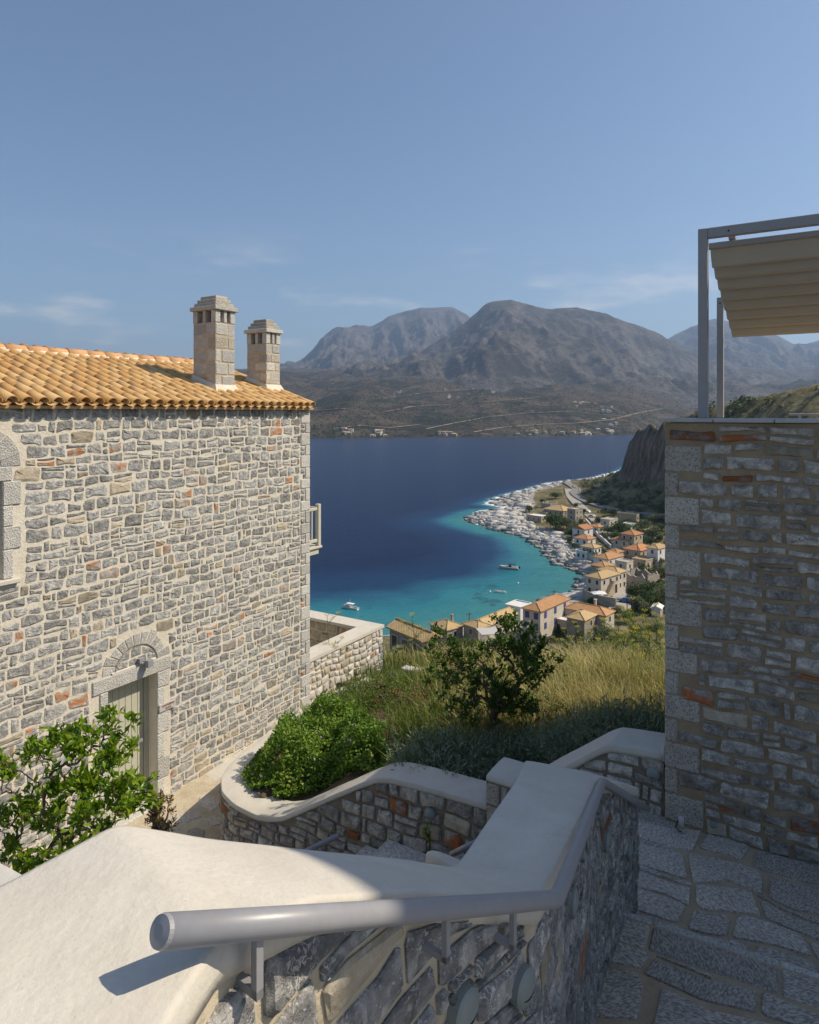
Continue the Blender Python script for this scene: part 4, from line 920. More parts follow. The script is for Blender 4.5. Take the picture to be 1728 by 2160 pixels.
# ------------------------------------------------------------------ land, sea, mountains
def shore_px(lst): return np.array([(lambda D: ((x - CX) / F * D, D))(-SEA * F / (y - HY)) for x, y in lst])
SHORE = shore_px([(-900, 1360), (300, 1352), (560, 1352), (660, 1350), (780, 1345), (850, 1338), (905, 1330), (960, 1326), (1020, 1318), (1080, 1297), (1120, 1280), (1165, 1266), (1205, 1258), (1222, 1248), (1232, 1228), (1246, 1222), (1240, 1209), (1210, 1200), (1174, 1186), (1158, 1168), (1143, 1155),
                  (1118, 1135), (1090, 1127), (1056, 1120), (1020, 1109), (988, 1098), (1005, 1088), (1031, 1079), (1062, 1077), (1080, 1070), (1064, 1066), (1044, 1063), (1058, 1053), (1080, 1045), (1108, 1037), (1133, 1031), (1150, 1025), (1166, 1020), (1195, 1016), (1228, 1013), (1270, 1007), (1310, 992), (1345, 970), (1420, 950), (1700, 930), (3000, 925)])
LANDPOLY = np.vstack([SHORE, [(6000, 1200), (6000, -300), (-3000, -300)]])
def seg_dist(px, py, poly):
    best = np.full(px.shape, 1e9)
    for (x0, y0), (x1, y1) in zip(poly[:-1], poly[1:]):
        dx, dy = x1 - x0, y1 - y0; L2 = dx * dx + dy * dy + 1e-9
        t = np.clip(((px - x0) * dx + (py - y0) * dy) / L2, 0, 1); best = np.minimum(best, (px - x0 - t * dx) ** 2 + (py - y0 - t * dy) ** 2)
    return np.sqrt(best)
def inside(px, py, poly):
    c = np.zeros(px.shape, bool); n = len(poly)
    for i in range(n):
        x0, y0 = poly[i]; x1, y1 = poly[(i + 1) % n]
        cond = ((y0 > py) != (y1 > py)); xi = (x1 - x0) * (py - y0) / (y1 - y0 + 1e-12) + x0; c ^= cond & (px < xi)
    return c
def sstep(a, b, x): t = np.clip((x - a) / (b - a), 0, 1); return t * t * (3 - 2 * t)
BED = np.array([(2.3, 6.9, -3.7), (1.2, 7.6, -4.3), (.3, 8.3, -4.55), (-.6, 8.9, -4.8), (-1.5, 9.6, -5.25), (-2.2, 10.2, -5.36), (-2.2, 11.5, -5.55), (-1.9, 13, -5.85), (-1.6, 14.2, -6.0), (-.8, 15.5, -6.12), (.2, 10.2, -4.75), (1.5, 10, -4.5), (-.5, 12, -5.3), (0, 14, -5.75),
                (1.5, 12.5, -5.2), (3, 9, -4.3), (3.4, 11, -4.5), (5, 10, -4.3), (6, 12, -4.8), (4, 14, -5.5), (2, 16, -6.15), (8, 15, -5.7), (0, 17, -6.5), (4, 18, -6.9), (9, 18, -6.8), (-3, 17, -6.6), (-3, 20, -7.5), (0, 21, -7.9), (5, 22, -8.2), (11, 22, -8.1)])
_cs = sorted([((Vector(a) - C0).dot(dB), a[2]) for a, b in W4] + [((Vector(a) - C0).dot(dB), a[2]) for a, b in W3[:11]]); CAPS = [p[0] for p in _cs]; CAPZ = [p[1] for p in _cs]
def near_ground(x, y):
    w = 0; z = 0
    for bx, by, bz in BED:
        d = 1.0 / (((x - bx) ** 2 + (y - by) ** 2) ** 1.6 + .02); w = w + d; z = z + d * bz
    z = z / w; rx, ry = x - C0.x, y - C0.y; s_ = rx * dB.x + ry * dB.y; n_ = -(rx * NV.x + ry * NV.y)
    cap = np.interp(s_, CAPS, CAPZ) - .10 + .45 * np.maximum(0, n_ - .45)
    return np.where((s_ > -.3) & (s_ < 5.3) & (n_ < 2.5), np.minimum(z, cap), z)
HEADPX = [1150, 1215, 1225, 1260, 1290, 1310, 1318, 1330, 1345, 1375, 1400, 1500, 1728, 2200]
HEADY = [1024, 1016, 1013, 1009, 1000, 990, 962, 931, 906, 898, 892, 857, 808, 745]
HEADD = [700, 640, 620, 575, 548, 530, 526, 518, 505, 478, 458, 410, 370, 340]
ROADD = [640, 545, 500, 440, 418, 408, 404, 400, 394, 380, 368, 320, 260, 230]
def land(x, y):
    D = y; px = CX + F * x / D
    ins = inside(x, y, LANDPOLY); sd = seg_dist(x, y, SHORE) * np.where(ins, 1, -1)
    zv = SEA + np.where(sd > 0, 1.8 * (1 - np.exp(-sd / 5.0)) + .055 * np.minimum(sd, 120), np.maximum(sd * .25, -6))
    zn = np.where(D < 20, near_ground(x, y), -7.6 - .362 * (D - 20) + .6 * (fbm(x / 14, y / 14, 3) - .45) * np.clip((D - 20) / 20, 0, 1))
    zn = np.where((D > 15) & (D < 24), near_ground(x, y) * (1 - sstep(15, 24, D)) + sstep(15, 24, D) * (-7.6 - .362 * (D - 20)), zn)
    # ground to the right, beyond the right-hand building, is higher
    zn = zn + np.clip((px - 1330) / 400, 0, 1.2) * np.clip((D - 30) / 120, 0, 1) * 16
    z = np.where(D < 150, np.maximum(zn, zv + 0), np.maximum(zn, zv)); z = np.where(D < 60, zn, z)
    yr = np.interp(px, HEADPX, HEADY); Ds = np.interp(px, HEADPX, HEADD); Dr = np.interp(px, HEADPX, ROADD)
    zs = -(yr - HY) / F * Ds
    t = np.clip((D - Dr) / (Ds - Dr), 0, 1)
    cl = sstep(1300, 1330, px) * (1 - sstep(1400, 1560, px))
    prof_s = t; prof_c = .34 * np.clip(t / .72, 0, 1) + .56 * sstep(.70, .88, t) + .10 * np.clip((t - .85) / .15, 0, 1)
    prof = prof_s * (1 - cl) + prof_c * cl
    zh = -60 + (zs + 60) * prof; back = np.clip((D - Ds) / 60, 0, 1); zh = zh - back * (zs + 72)
    nz = (fbm(x / 26, y / 26, 9) - .47) * 7 * np.clip(t * 3, 0, 1) * np.clip((1 - t) * 5, .15, 1) * (zs > -55)
    nz = nz + cl * sstep(.55, .72, t) * ((fbm(x / 9, y / 16, 19, 4, True) - .6) * 9 + (fbm(x / 3.5, z / 3.5 + y / 6, 23, 3) - .45) * 3)
    zh = np.where((px > 1205) & (D > Dr), zh + nz, -999)
    return np.maximum(z, zh), sd
def grid_faces(nr, nc):
    i = np.arange(nr - 1)[:, None] * nc + np.arange(nc - 1)[None, :]; i = i.ravel(); return np.stack([i, i + 1, i + nc + 1, i + nc], 1)

# terrain material: dry grass, scrub, bare earth
t = NT('hillside'); n1 = t.noise(.05, 6, .6); n2 = t.noise(.35, 6, .65)
c = t.ramp(n2, [(.3, (.085, .085, .04)), (.48, (.16, .135, .068)), (.66, (.26, .205, .11))]); c = t.mix(t.rng(n1, .45, .6, 0, .7), c, (.085, .085, .04)); c = t.valmul(c, t.noise(2.5, 5, .65), .65, 1.3)
rk = t.rng(t.noise(.12, 6, .7), .55, .68, 0, .6); c = t.mix(rk, c, (.30, .26, .20))
sep = t.n.new('ShaderNodeSeparateXYZ'); t.l.new(t.geo.outputs['True Normal'], sep.inputs[0])
c = t.mix(t.rng(sep.outputs[2], .62, .8, 1, 0), c, t.ramp(t.noise(.18, 7, .7, t.scaled((1, 1, .35))), [(.35, (.045, .036, .027)), (.5, (.13, .095, .068)), (.66, (.26, .20, .15))]))
shr = t.rng(t.math('ADD', t.attr('shore'), t.math('MULTIPLY', t.math('SUBTRACT', t.noise(.2, 5, .7), .5), 14.0)), 10, 22, 1, 0); c = t.mix(shr, c, t.ramp(t.noise(.5, 6, .75), [(.35, (.16, .14, .12)), (.5, (.36, .335, .30)), (.65, (.52, .50, .47))]))
M_HILL = t.done(c, .95, .1, t.bump(t.noise(.6, 7, .7), .8, .8))
cols = np.unique(np.concatenate([np.linspace(-1400, 560, 20), np.linspace(560, 1180, 90), np.linspace(1180, 1420, 110), np.linspace(1420, 1760, 40), np.linspace(1760, 3200, 14)]))
rows = np.concatenate([np.linspace(15.5, 30, 12)[:-1], np.geomspace(30, 140, 22)[:-1], np.linspace(140, 420, 130)[:-1], np.linspace(420, 720, 110)])
PXg, Dg = np.meshgrid(cols, rows); X = (PXg - CX) / F * Dg; Z, SD = land(X, Dg)
V = np.stack([X.ravel(), Dg.ravel(), Z.ravel()], 1); Fc = grid_faces(len(rows), len(cols))
Zf = V[:, 2][Fc].max(1); Fc = Fc[Zf > SEA - 4]
tag(np_obj('hillside', V, Fc, M_HILL, smooth=True, origin=(0, 0, 0), attrs={'shore': (np.where(SD > 0, SD, 0) * np.where(PXg < 1130, .55, 1.1) + 60 * (PXg < 960)).ravel()}), kind='structure')
# soil of the planter bed
bx = np.arange(-3, 12, .18); by = np.arange(6.6, 16.6, .18); XX, YY = np.meshgrid(bx, by)
poly = np.array([tuple((Vector(a) + (Vector(b) - Vector(a)) * .4).xy) for a, b in W3][::-1] + [tuple((Vector(a) + (Vector(b) - Vector(a)) * .5).xy) for a, b in W4][::-1] + [(2.35, 6.75), (3.5, 8.8), (12, 20), (-1.0, 20)])
ZZ = near_ground(XX, YY) + .06 * (fbm(XX * 2, YY * 2, 5) - .5); ok = inside(XX, YY, poly); Fc = grid_faces(len(by), len(bx)); Fc = Fc[ok.ravel()[Fc].all(1)]
tag(np_obj('planter_soil', np.stack([XX.ravel(), YY.ravel(), ZZ.ravel()], 1), Fc, M_SOIL, smooth=True, origin=(0, 0, -5)), kind='structure')

# sea
t = NT('sea_water'); sh = t.attr('shore'); nz = t.noise(.045, 5, .6); nz2 = t.noise(.010, 5, .6)
d = t.math('ADD', sh, t.math('MULTIPLY', t.math('SUBTRACT', nz, .5), 26.0)); d = t.math('ADD', d, t.math('MULTIPLY', t.math('SUBTRACT', nz2, .5), 40.0))
c = t.ramp(t.rng(d, -6, 130, 0, 1, False), [(0, (.10, .22, .20)), (.09, (.035, .20, .215)), (.27, (.012, .165, .215)), (.345, (.010, .10, .17)), (.46, (.004, .036, .10)), (1, (.001, .0145, .057))])
c = t.mix(t.rng(t.noise(.06, 5, .7), .58, .66, 0, .45), c, (.008, .03, .07))
foam = t.math('MULTIPLY', t.rng(t.math('ADD', t.attr('foam'), t.math('MULTIPLY', t.math('SUBTRACT', t.noise(.35, 6, .7), .5), 1.9)), .42, .7, 0, 1), .92)
c = t.mix(foam, c, (.80, .82, .82))
wv = t.noise(.55, 5, .6, t.scaled((.55, 1.4, 1), None, (0, 0, .3))); c = t.valmul(c, t.noise(.03, 6, .7, t.scaled((.35, 1.5, 1), None, (0, 0, .25))), .72, 1.28); bmp = t.bump(wv, 1.0, .6); bmp = t.bump(t.noise(.07, 4, .6), .4, 1.5, bmp)
M_SEA = t.done(c, t.math('ADD', .22, t.math('MULTIPLY', foam, .6)), .07, bmp)
cols = np.unique(np.concatenate([np.linspace(-1400, 600, 24), np.linspace(600, 1450, 230), np.linspace(1450, 3200, 16)]))
rows = np.concatenate([np.linspace(150, 460, 190)[:-1], np.linspace(460, 720, 70)[:-1], np.geomspace(720, 2300, 40)])
PXg, Dg = np.meshgrid(cols, rows); X = (PXg - CX) / F * Dg
sd = seg_dist(X, Dg, SHORE) * np.where(inside(X, Dg, LANDPOLY), -1, 1)
foam = np.clip(1 - sd / 15.0, 0, 1) * sstep(975, 1010, PXg) * sstep(380, 430, Dg) * (1 - sstep(700, 800, Dg)) + .62 * np.clip(1 - sd / 3.0, 0, 1)
shal = sd * (1 + 1.3 * sstep(255, 330, Dg)) * np.where(Dg > 420, 1 + (Dg - 420) / 160, 1)
tag(np_obj('sea', np.stack([X.ravel(), Dg.ravel(), np.full(X.size, SEA)], 1), grid_faces(len(rows), len(cols)), M_SEA, attrs={'shore': shal.ravel(), 'foam': foam.ravel()}, origin=(0, 0, SEA)), kind='structure')

# far shore and mountains
def far_mat(name, a, b_, c3, green, rock, sc):
    t = NT(name); c = t.ramp(t.noise(sc, 8, .7), [(.34, a), (.5, b_), (.66, c3)])
    c = t.mix(t.rng(t.noise(sc * .5, 7, .75, None, .5), .47, .58, 0, .85), c, green)
    c = t.mix(t.rng(t.noise(sc * 3.2, 7, .75, t.scaled((.5, 1, 4.0))), .60, .68, 0, .7), c, rock)
    dots = t.rng(t.noise(sc * 14, 3, .65), .53, .60, 0, .85); c = t.mix(dots, c, [x * .55 for x in green])
    return t.done(c, .95, .05, t.bump(t.noise(sc * 3, 9, .75), 1.0, 25))
M_COAST = far_mat('far_coast_scrub', (.06, .047, .033), (.11, .085, .058), (.19, .145, .095), (.024, .029, .016), (.36, .28, .19), .008)
M_MOUNT = far_mat('far_mountain_rock', (.08, .07, .06), (.128, .112, .097), (.19, .172, .152), (.042, .042, .03), (.30, .285, .265), .006)
def far_field(name, rows, cols, zf, mat):
    PXg, Dg = np.meshgrid(cols, rows); X = (PXg - CX) / F * Dg; Z = zf(PXg, Dg, X)
    return tag(np_obj(name, np.stack([X.ravel(), Dg.ravel(), Z.ravel()], 1), grid_faces(len(rows), len(cols)), mat, smooth=True, origin=(0, 0, 0)), kind='structure')
SHX = [-1200, 500, 652, 800, 1000, 1200, 1330, 1500, 2600]; SHD = [1500, 1660, 1710, 1740, 1790, 1850, 1990, 2600, 3600]
def coast_z(px, D, X):
    Dsh = np.interp(px, SHX, SHD); q = D - Dsh
    z = SEA + np.clip(q, -200, 40) * .05 + np.clip(q - 40, 0, 300) * .21 + np.clip(q - 340, 0, 900) * .125 + np.clip(q - 1240, 0, 2600) * .09
    z = z + sstep(60, 500, q) * (fbm(X / 420, D / 420, 31, 6, True) - .62) * 95 + sstep(60, 300, q) * (fbm(X / 90, D / 90, 33, 4) - .47) * 22
    ter = sstep(40, 200, q) * 5.0 * np.floor((z + 65) / 16.0 + .5 * fbm(X / 300, D / 300, 37, 3)) % 1
    # gully to the right where the valley opens
    z = z - 60 * np.exp(-((px - 1470) / 90) ** 2) * sstep(200, 1200, q)
    return z
far_field('far_coast', np.concatenate([np.linspace(1480, 2600, 110)[:-1], np.linspace(2600, 6400, 90)]), np.unique(np.concatenate([np.linspace(-900, 560, 24), np.linspace(560, 1750, 190), np.linspace(1750, 2400, 12)])), coast_z, M_COAST)
def ridge_field(name, sil, Dr, w_front, w_back, base_y, seed, rough, mat):
    sx = [p[0] for p in sil]; sy = [p[1] for p in sil]; base_z = base_y
    def zf(px, D, X):
        zr = -(np.interp(px, sx, sy) - HY) / F * Dr
        t = np.where(D < Dr, 1 - (Dr - D) / w_front, 1 - (D - Dr) / w_back)
        t = np.clip(t, 0, 1); shp = t ** 1.0
        edge = np.clip(np.minimum(t * 4, (1 - t) * 3.5 + .13), 0, 1)
        wx = X + 260 * (fbm(D / 900, X / 900, seed + 9, 3) - .5)
        return base_z + (zr - base_z) * shp + rough * edge * (fbm(wx / 900, D / 1500, seed, 7, True) - .66) + rough * .48 * edge * (fbm(wx / 240, D / 1500, seed + 6, 5, True) - .62) + rough * .22 * edge * (fbm(X / 110, D / 160, seed + 3, 5, True) - .6)
    cols = np.linspace(min(sx), max(sx), 330); rows = np.concatenate([np.linspace(Dr - w_front, Dr, 130), np.linspace(Dr, Dr + w_back, 12)[1:]])
    return far_field(name, rows, cols, zf, mat)
ridge_field('mountain_front', [(640, 800), (760, 786), (840, 768), (870, 752), (905, 730), (950, 702), (985, 674), (1005, 657), (1018, 645), (1032, 636), (1055, 631), (1080, 629), (1100, 636), (1130, 645), (1165, 650), (1200, 648), (1235, 653), (1265, 661), (1300, 672), (1350, 689), (1400, 711), (1430, 729), (1470, 748), (1510, 762), (1560, 772), (1640, 780), (1900, 790)],
            5400, 2400, 1500, 20, 51, 340, M_MOUNT)
ridge_field('mountain_left', [(380, 822), (500, 800), (560, 790), (600, 775), (640, 758), (660, 738), (680, 714), (700, 696), (712, 690), (740, 691), (785, 688), (800, 680), (820, 668), (838, 660), (862, 652), (885, 648), (925, 649), (955, 650), (980, 662), (1020, 690), (1100, 730), (1200, 760)],
            8600, 3600, 1500, 20, 71, 420, M_MOUNT)
ridge_field('mountain_right', [(1250, 770), (1330, 745), (1400, 718), (1440, 698), (1480, 680), (1510, 671), (1550, 676), (1600, 690), (1640, 705), (1672, 724), (1700, 726), (1728, 718), (1790, 690), (1880, 660), (2000, 680), (2300, 720)],
            9000, 3900, 1500, 20, 91, 480, M_MOUNT)
def coast_pt(px, py):
    Ds = np.linspace(1650, 4600, 900); x = (px - CX) / F * Ds; f = coast_z(np.full(900, px * 1.0), Ds, x) + (py - HY) / F * Ds; k = np.where((f[:-1] < 0) & (f[1:] >= 0))[0]
    return P(px, py, float(Ds[k[0]])) if len(k) else None
M_TRACK = simple('pale_track', (.42, .34, .25), .95, .05, .2, .02, 0)
for ri, pl in enumerate(([(655, 868), (720, 862), (800, 872), (870, 858), (960, 853), (1050, 846), (1150, 838)], [(900, 905), (960, 893), (1030, 880), (1110, 872), (1200, 868), (1262, 874), (1330, 880)], [(830, 838), (900, 828), (1000, 822), (1090, 815), (1180, 820)], [(1000, 912), (1060, 902), (1140, 896), (1220, 893), (1290, 886), (1345, 872), (1400, 862)], [(700, 905), (760, 898), (820, 903), (890, 896)])):
    b = MB(); prev = None
    for (xa, ya), (xb, yb) in zip(pl[:-1], pl[1:]):
        for k in range(24):
            tt = k / 24; q = coast_pt(xa + (xb - xa) * tt, ya + (yb - ya) * tt)
            if q is None: prev = None; continue
            q = q + UP * 1.2
            if prev is not None and (q - prev).length < 90:
                d_ = (q - prev); d_.z = 0; d_.normalize(); n_ = Vector((-d_.y, d_.x, 0)) * 2.6; b.add([prev - n_, prev + n_, q + n_ + UP * .8, q - n_], [(0, 1, 2, 3)])
            prev = q
    if b.v: tag(b.obj('far_road', M_TRACK), kind='structure')
base = MB(); base.add([(-9000, 1500, SEA - 12), (12000, 1500, SEA - 12), (13000, 12500, SEA - 12), (-11000, 12500, SEA - 12)], [(0, 1, 2, 3)]); tag(base.obj('plain', M_COAST), kind='structure')

def on_land(px, py, D0, up=0.0, lo=.55, hi=1.45):
    """distance at which the sight line through a pixel stands `up` (at distance D0, growing with it) above the ground"""
    Ds = np.linspace(D0 * lo, D0 * hi, 240); z, _ = land((px - CX) / F * Ds, Ds); f = z + up * Ds / D0 + (py - HY) / F * Ds
    k = np.where(np.sign(f[:-1]) != np.sign(f[1:]))[0]
    if len(k) == 0: return float(Ds[np.argmin(np.abs(f))])
    return float(Ds[k[np.argmin(np.abs(Ds[k] - D0))]])
# ------------------------------------------------------------------ roads of the village
M_ROAD = simple('pale_road', (.36, .33, .29), .9, .15, .15, .5, .2)
M_ASPH = simple('grey_asphalt', (.22, .215, .21), .9, .15, .12, .5, .2)
ROADS = []
def ribbon(name, pts, width, mat, lift=.25):
    P3 = [P(x, y, on_land(x, y, -z * F / (y - HY))) for x, y, z in pts]; S = []
    for i in range(len(P3) - 1):
        for k in range(8):
            p0 = P3[max(0, i - 1)]; p3 = P3[min(len(P3) - 1, i + 2)]; S.append(crom(p0, P3[i], P3[i + 1], p3, k / 8))
    S.append(P3[-1]); V = []
    for i, p in enumerate(S):
        d = (S[min(i + 1, len(S) - 1)] - S[max(0, i - 1)]); d.z = 0; d.normalize(); l = Vector((-d.y, d.x, 0))
        for q in (p + l * width / 2, p - l * width / 2): V.append((q.x, q.y, q.z))
    V = np.array(V); zl, _ = land(V[:, 0], V[:, 1]); zz = np.repeat(np.maximum(zl[0::2], zl[1::2]), 2); zz = np.convolve(np.pad(zz, 12, 'edge'), np.ones(25) / 25, 'valid') + lift; V[:, 2] = zz
    ROADS.append(V[:, :2].copy()); n = len(S); W_ = V.copy(); W_[:, 2] -= 2.5; b = MB()
    b.add(V.tolist() + W_.tolist(), [(2 * i, 2 * i + 1, 2 * i + 3, 2 * i + 2) for i in range(n - 1)] + [(2 * n + 2 * i, 2 * i, 2 * i + 2, 2 * n + 2 * i + 2) for i in range(n - 1)] + [(2 * i + 1, 2 * n + 2 * i + 1, 2 * n + 2 * i + 3, 2 * i + 3) for i in range(n - 1)])
    tag(b.obj(name, mat), kind='structure')
ribbon('village_street', [(1306, 1290, -58), (1314, 1262, -59), (1322, 1232, -60), (1334, 1204, -60), (1340, 1184, -60), (1322, 1160, -60), (1296, 1134, -60), (1272, 1110, -60), (1250, 1090, -60), (1226, 1070, -60), (1206, 1048, -60), (1200, 1032, -60)], 6.5, M_ROAD)
ribbon('coast_road', [(1195, 1018, -59), (1216, 1030, -58), (1212, 1040, -58), (1232, 1056, -57.5), (1275, 1070, -57), (1330, 1082, -56), (1400, 1093, -55), (1500, 1110, -53)], 7, M_ASPH, .4)

# ------------------------------------------------------------------ village houses
def roof_mat(name, a, b_):
    t = NT(name); c = t.ramp(t.noise(.9, 6, .65), [(.3, a), (.7, b_)]); c = t.valmul(c, t.noise(5, 4, .6), .8, 1.2); c = t.valmul(c, t.rnd(), .88, 1.12)
    wv = t.n.new('ShaderNodeTexWave'); wv.inputs['Scale'].default_value = 1.6; wv.inputs['Distortion'].default_value = 1.0; t.l.new(t.pos, wv.inputs[0])
    return t.done(c, .9, .1, t.bump(wv.outputs[0], .25, .15))
M_RTAN = roof_mat('village_roof_tan', (.40, .28, .15), (.52, .37, .20)); M_RORG = roof_mat('village_roof_orange', (.40, .17, .085), (.50, .25, .13)); M_RMIX = roof_mat('village_roof_mixed', (.40, .20, .10), (.50, .29, .155))
M_RFLAT = simple('flat_roof_screed', (.40, .37, .33), .9, .1, .15, .4, .2)
M_WST = stone_mat('village_stone', (.24, .21, .17), (.33, .29, .24), (.43, .39, .33), vein=.2, sc=.9, lo=.9, hi=1.1, bump=.3)
M_WCR = mortar_mat('village_cream', (.48, .43, .35), (.56, .51, .43), .5); M_WWH = mortar_mat('village_white', (.62, .61, .59), (.72, .71, .69), .5); M_WTN = mortar_mat('village_ochre', (.40, .32, .23), (.47, .39, .29), .5)
M_SHUT = simple('blue_shutter', (.07, .07, .22), .6, .3); M_FRAMEW = simple('window_surround', (.55, .52, .46), .8, .2)
M_WHITE_P = simple('white_paint', (.74, .74, .73), .5, .3, .04, 1, .02)
vr = random.Random(77)
def vhouse(name, label, px, ye, D, La, Lb, h, th, roof, wall, rmat, wa=(2, 2), wb=(2, 2), cat='house', chim=0, shut=None, base=6.0):
    Dn = on_land(px, ye, D, h); k_ = Dn / D; D = Dn; La, Lb, h = La * k_, Lb * k_, h * k_
    th = R(th); a = Vector((math.sin(th), math.cos(th), 0)); bb = Vector((-math.cos(th), math.sin(th), 0)); na = Vector((math.cos(th), -math.sin(th), 0)); nb_ = Vector((-math.sin(th), -math.cos(th), 0))
    e = P(px, ye, D); g = e - UP * h; t = thing(name, label, cat, tuple(g), 'houses of the village by the water')
    ctr = e + a * La / 2 + bb * Lb / 2
    if roof == 'none':
        for (o_, d_, L, n_) in ((e, a, La, na), (e, bb, Lb, nb_), (e + bb * Lb, a, La, na), (e + a * La, bb, Lb, nb_)):
            b = MB(); k = 8; V = []
            for i in range(k + 1):
                q = o_ + d_ * (L * i / k); hh = -vr.uniform(0, h * .35)
                V += [q - UP * (h + base), q + UP * hh, q - n_ * .6 + UP * hh, q - n_ * .6 - UP * (h + base)]
            b.add(V, [(4 * i + j, 4 * i + (j + 1) % 4, 4 * i + 4 + (j + 1) % 4, 4 * i + 4 + j) for i in range(k) for j in range(4)] + [(3, 2, 1, 0), (4 * k, 4 * k + 1, 4 * k + 2, 4 * k + 3)])
            b.obj('wall', wall, t)
        return t
    b = MB(); b.box(ctr - UP * ((h + base) / 2), a * La / 2, bb * Lb / 2, UP * (h + base) / 2); b.obj('wall', wall, t)
    ov = .35; q = [e - a * ov - bb * ov, e + a * (La + ov) - bb * ov, e + a * (La + ov) + bb * (Lb + ov), e - a * ov + bb * (Lb + ov)]
    q = [p + UP * .02 for p in q]; sm = min(La, Lb) / 2 + ov; rz = sm * .42
    along_a = La >= Lb; b = MB(); low_ = [p - UP * .18 for p in q]
    if roof in ('hip', 'gable'):
        ins = sm if roof == 'hip' else 0
        if along_a: r0 = ctr - a * (La / 2 + ov - ins) + UP * (rz + .02); r1 = ctr + a * (La / 2 + ov - ins) + UP * (rz + .02)
        else: r0 = ctr - bb * (Lb / 2 + ov - ins) + UP * (rz + .02); r1 = ctr + bb * (Lb / 2 + ov - ins) + UP * (rz + .02)
        V = q + [r0, r1] + low_
        if along_a: Fs = [(0, 1, 5, 4), (1, 2, 5), (2, 3, 4, 5), (3, 0, 4)]
        else: Fs = [(0, 1, 4), (1, 2, 5, 4), (2, 3, 5), (3, 0, 4, 5)]
        Fs += [(6, 7, 1, 0), (7, 8, 2, 1), (8, 9, 3, 2), (9, 6, 0, 3), (9, 8, 7, 6)]
        b.add(V, Fs); rf = b.obj('roof', rmat, t)
        ends = [(r0, r1)] + ([(q[0], r0), (q[3], r0), (q[1], r1), (q[2], r1)] if along_a else [(q[0], r0), (q[1], r0), (q[2], r1), (q[3], r1)]) if roof == 'hip' else [(r0, r1)]
        for p0, p1 in ends: b = MB(); b.tube([p0 + UP * .05, p1 + UP * .05], .13, 5); b.obj('ridge', M_RTAN, rf)
    else:
        b.box(ctr + UP * .09, a * (La / 2 - .25), bb * (Lb / 2 - .25), UP * .08); b.obj('roof', rmat, t)
        for (c_, x_, y_) in ((e + a * La / 2, a * La / 2, bb * .12), (e + a * La / 2 + bb * Lb, a * La / 2, bb * .12), (e + bb * Lb / 2, a * .12, bb * (Lb / 2 - .13)), (e + a * La + bb * Lb / 2, a * .12, bb * (Lb / 2 - .13))):
            b = MB(); b.box(c_ + UP * .25, x_, y_, UP * .26); b.obj('parapet', wall, t)
    for (o_, d_, L, n_, (nc, nr)) in ((e, a, La, na, wa), (e, bb, Lb, nb_, wb)):
        for r_ in range(nr):
            for c_ in range(nc):
                cx_ = L * (c_ + .5) / nc; cz = -1.5 - 2.9 * r_
                if cz - .8 < -h - .4: continue
                c3 = o_ + d_ * cx_ + UP * cz; b = MB(); b.box(c3 + n_ * .02, d_ * .62, n_ * .06, UP * .85); w_ = b.obj('window', M_FRAMEW if not shut else shut, t)
                b = MB(); b.box(c3 + n_ * .06, d_ * .46, n_ * .05, UP * .69); b.obj('pane', M_GLASSD if not shut else shut, w_)
    for k in range(chim):
        b = MB(); c3 = ctr + a * La * .25 - bb * Lb * (.1 + .3 * k) + UP * (rz * .7 + .5); b.bbox(c3, a * .3, bb * .3, UP * 1.1, .04); b.bbox(c3 + UP * 1.2, a * .4, bb * .4, UP * .12, .03); b.obj('chimney', wall, t)
    return t
VH = vhouse
VH('cottage', 'stone cottage with long tan gable roof right of the terrace parapet', 890, 1350, 140, 4.5, 11, 5, 52, 'gable', M_WST, M_RTAN, (1, 1), (3, 1))
VH('cottage', 'second small tan-roofed stone cottage, behind the left of the young tree', 943, 1329, 160, 5, 6, 4.5, 52, 'hip', M_WST, M_RTAN, (1, 1), (2, 1), chim=1)
VH('cottage', 'tan hip-roofed stone cottage beside a grey awning, behind the young tree', 1009, 1326, 150, 3.6, 4.7, 5, 52, 'hip', M_WST, M_RTAN, (1, 1), (1, 2))
VH('long_shed', 'long low shed with sloping tan roof at the water edge behind the young tree', 1030, 1320, 175, 14, 5, 4, 40, 'gable', M_WCR, M_RTAN, (0, 0), (0, 0))
VH('white_house', 'small white flat-roofed house behind the young tree top', 1098, 1284, 192, 6, 5, 4, 40, 'flat', M_WWH, M_WWH, (1, 1), (1, 1))
VH('courtyard_house', 'big house block with orange hip roof and blue shutters', 1140, 1290, 165, 15, 4.8, 7.5, 40, 'hip', M_WCR, M_RMIX, (3, 2), (2, 2), shut=M_SHUT)
VH('courtyard_wing', 'tan-roofed wing with chimney joining the orange hip-roofed block', 1277, 1299, 160, 5, 10.5, 5, 40, 'hip', M_WCR, M_RMIX, (1, 1), (1, 1), chim=1)
VH('courtyard_terrace', 'white walled roof terrace between the orange-roofed block and the tan cottage', 1196, 1313, 157, 7, 4.2, 3.4, 40, 'flat', M_WCR, M_WWH, (1, 1), (1, 1))
VH('courtyard_cottage', 'small tan hip-roofed cottage in front of the courtyard wing', 1233, 1309, 150, 6.5, 4.2, 5, 40, 'hip', M_WST, M_RTAN, (1, 1), (1, 1))
tw = VH('tower_house', 'tall cream stone house with tan hip roof and outside staircase by the rocks', 1268, 1221, 235, 12, 6, 7, 48, 'hip', M_WCR, M_RTAN, (3, 1), (2, 2))
th = R(48); a_ = Vector((math.sin(th), math.cos(th), 0)); na_ = Vector((math.cos(th), -math.sin(th), 0)); e_ = P(1268, 1221, on_land(1268, 1221, 235, 7))
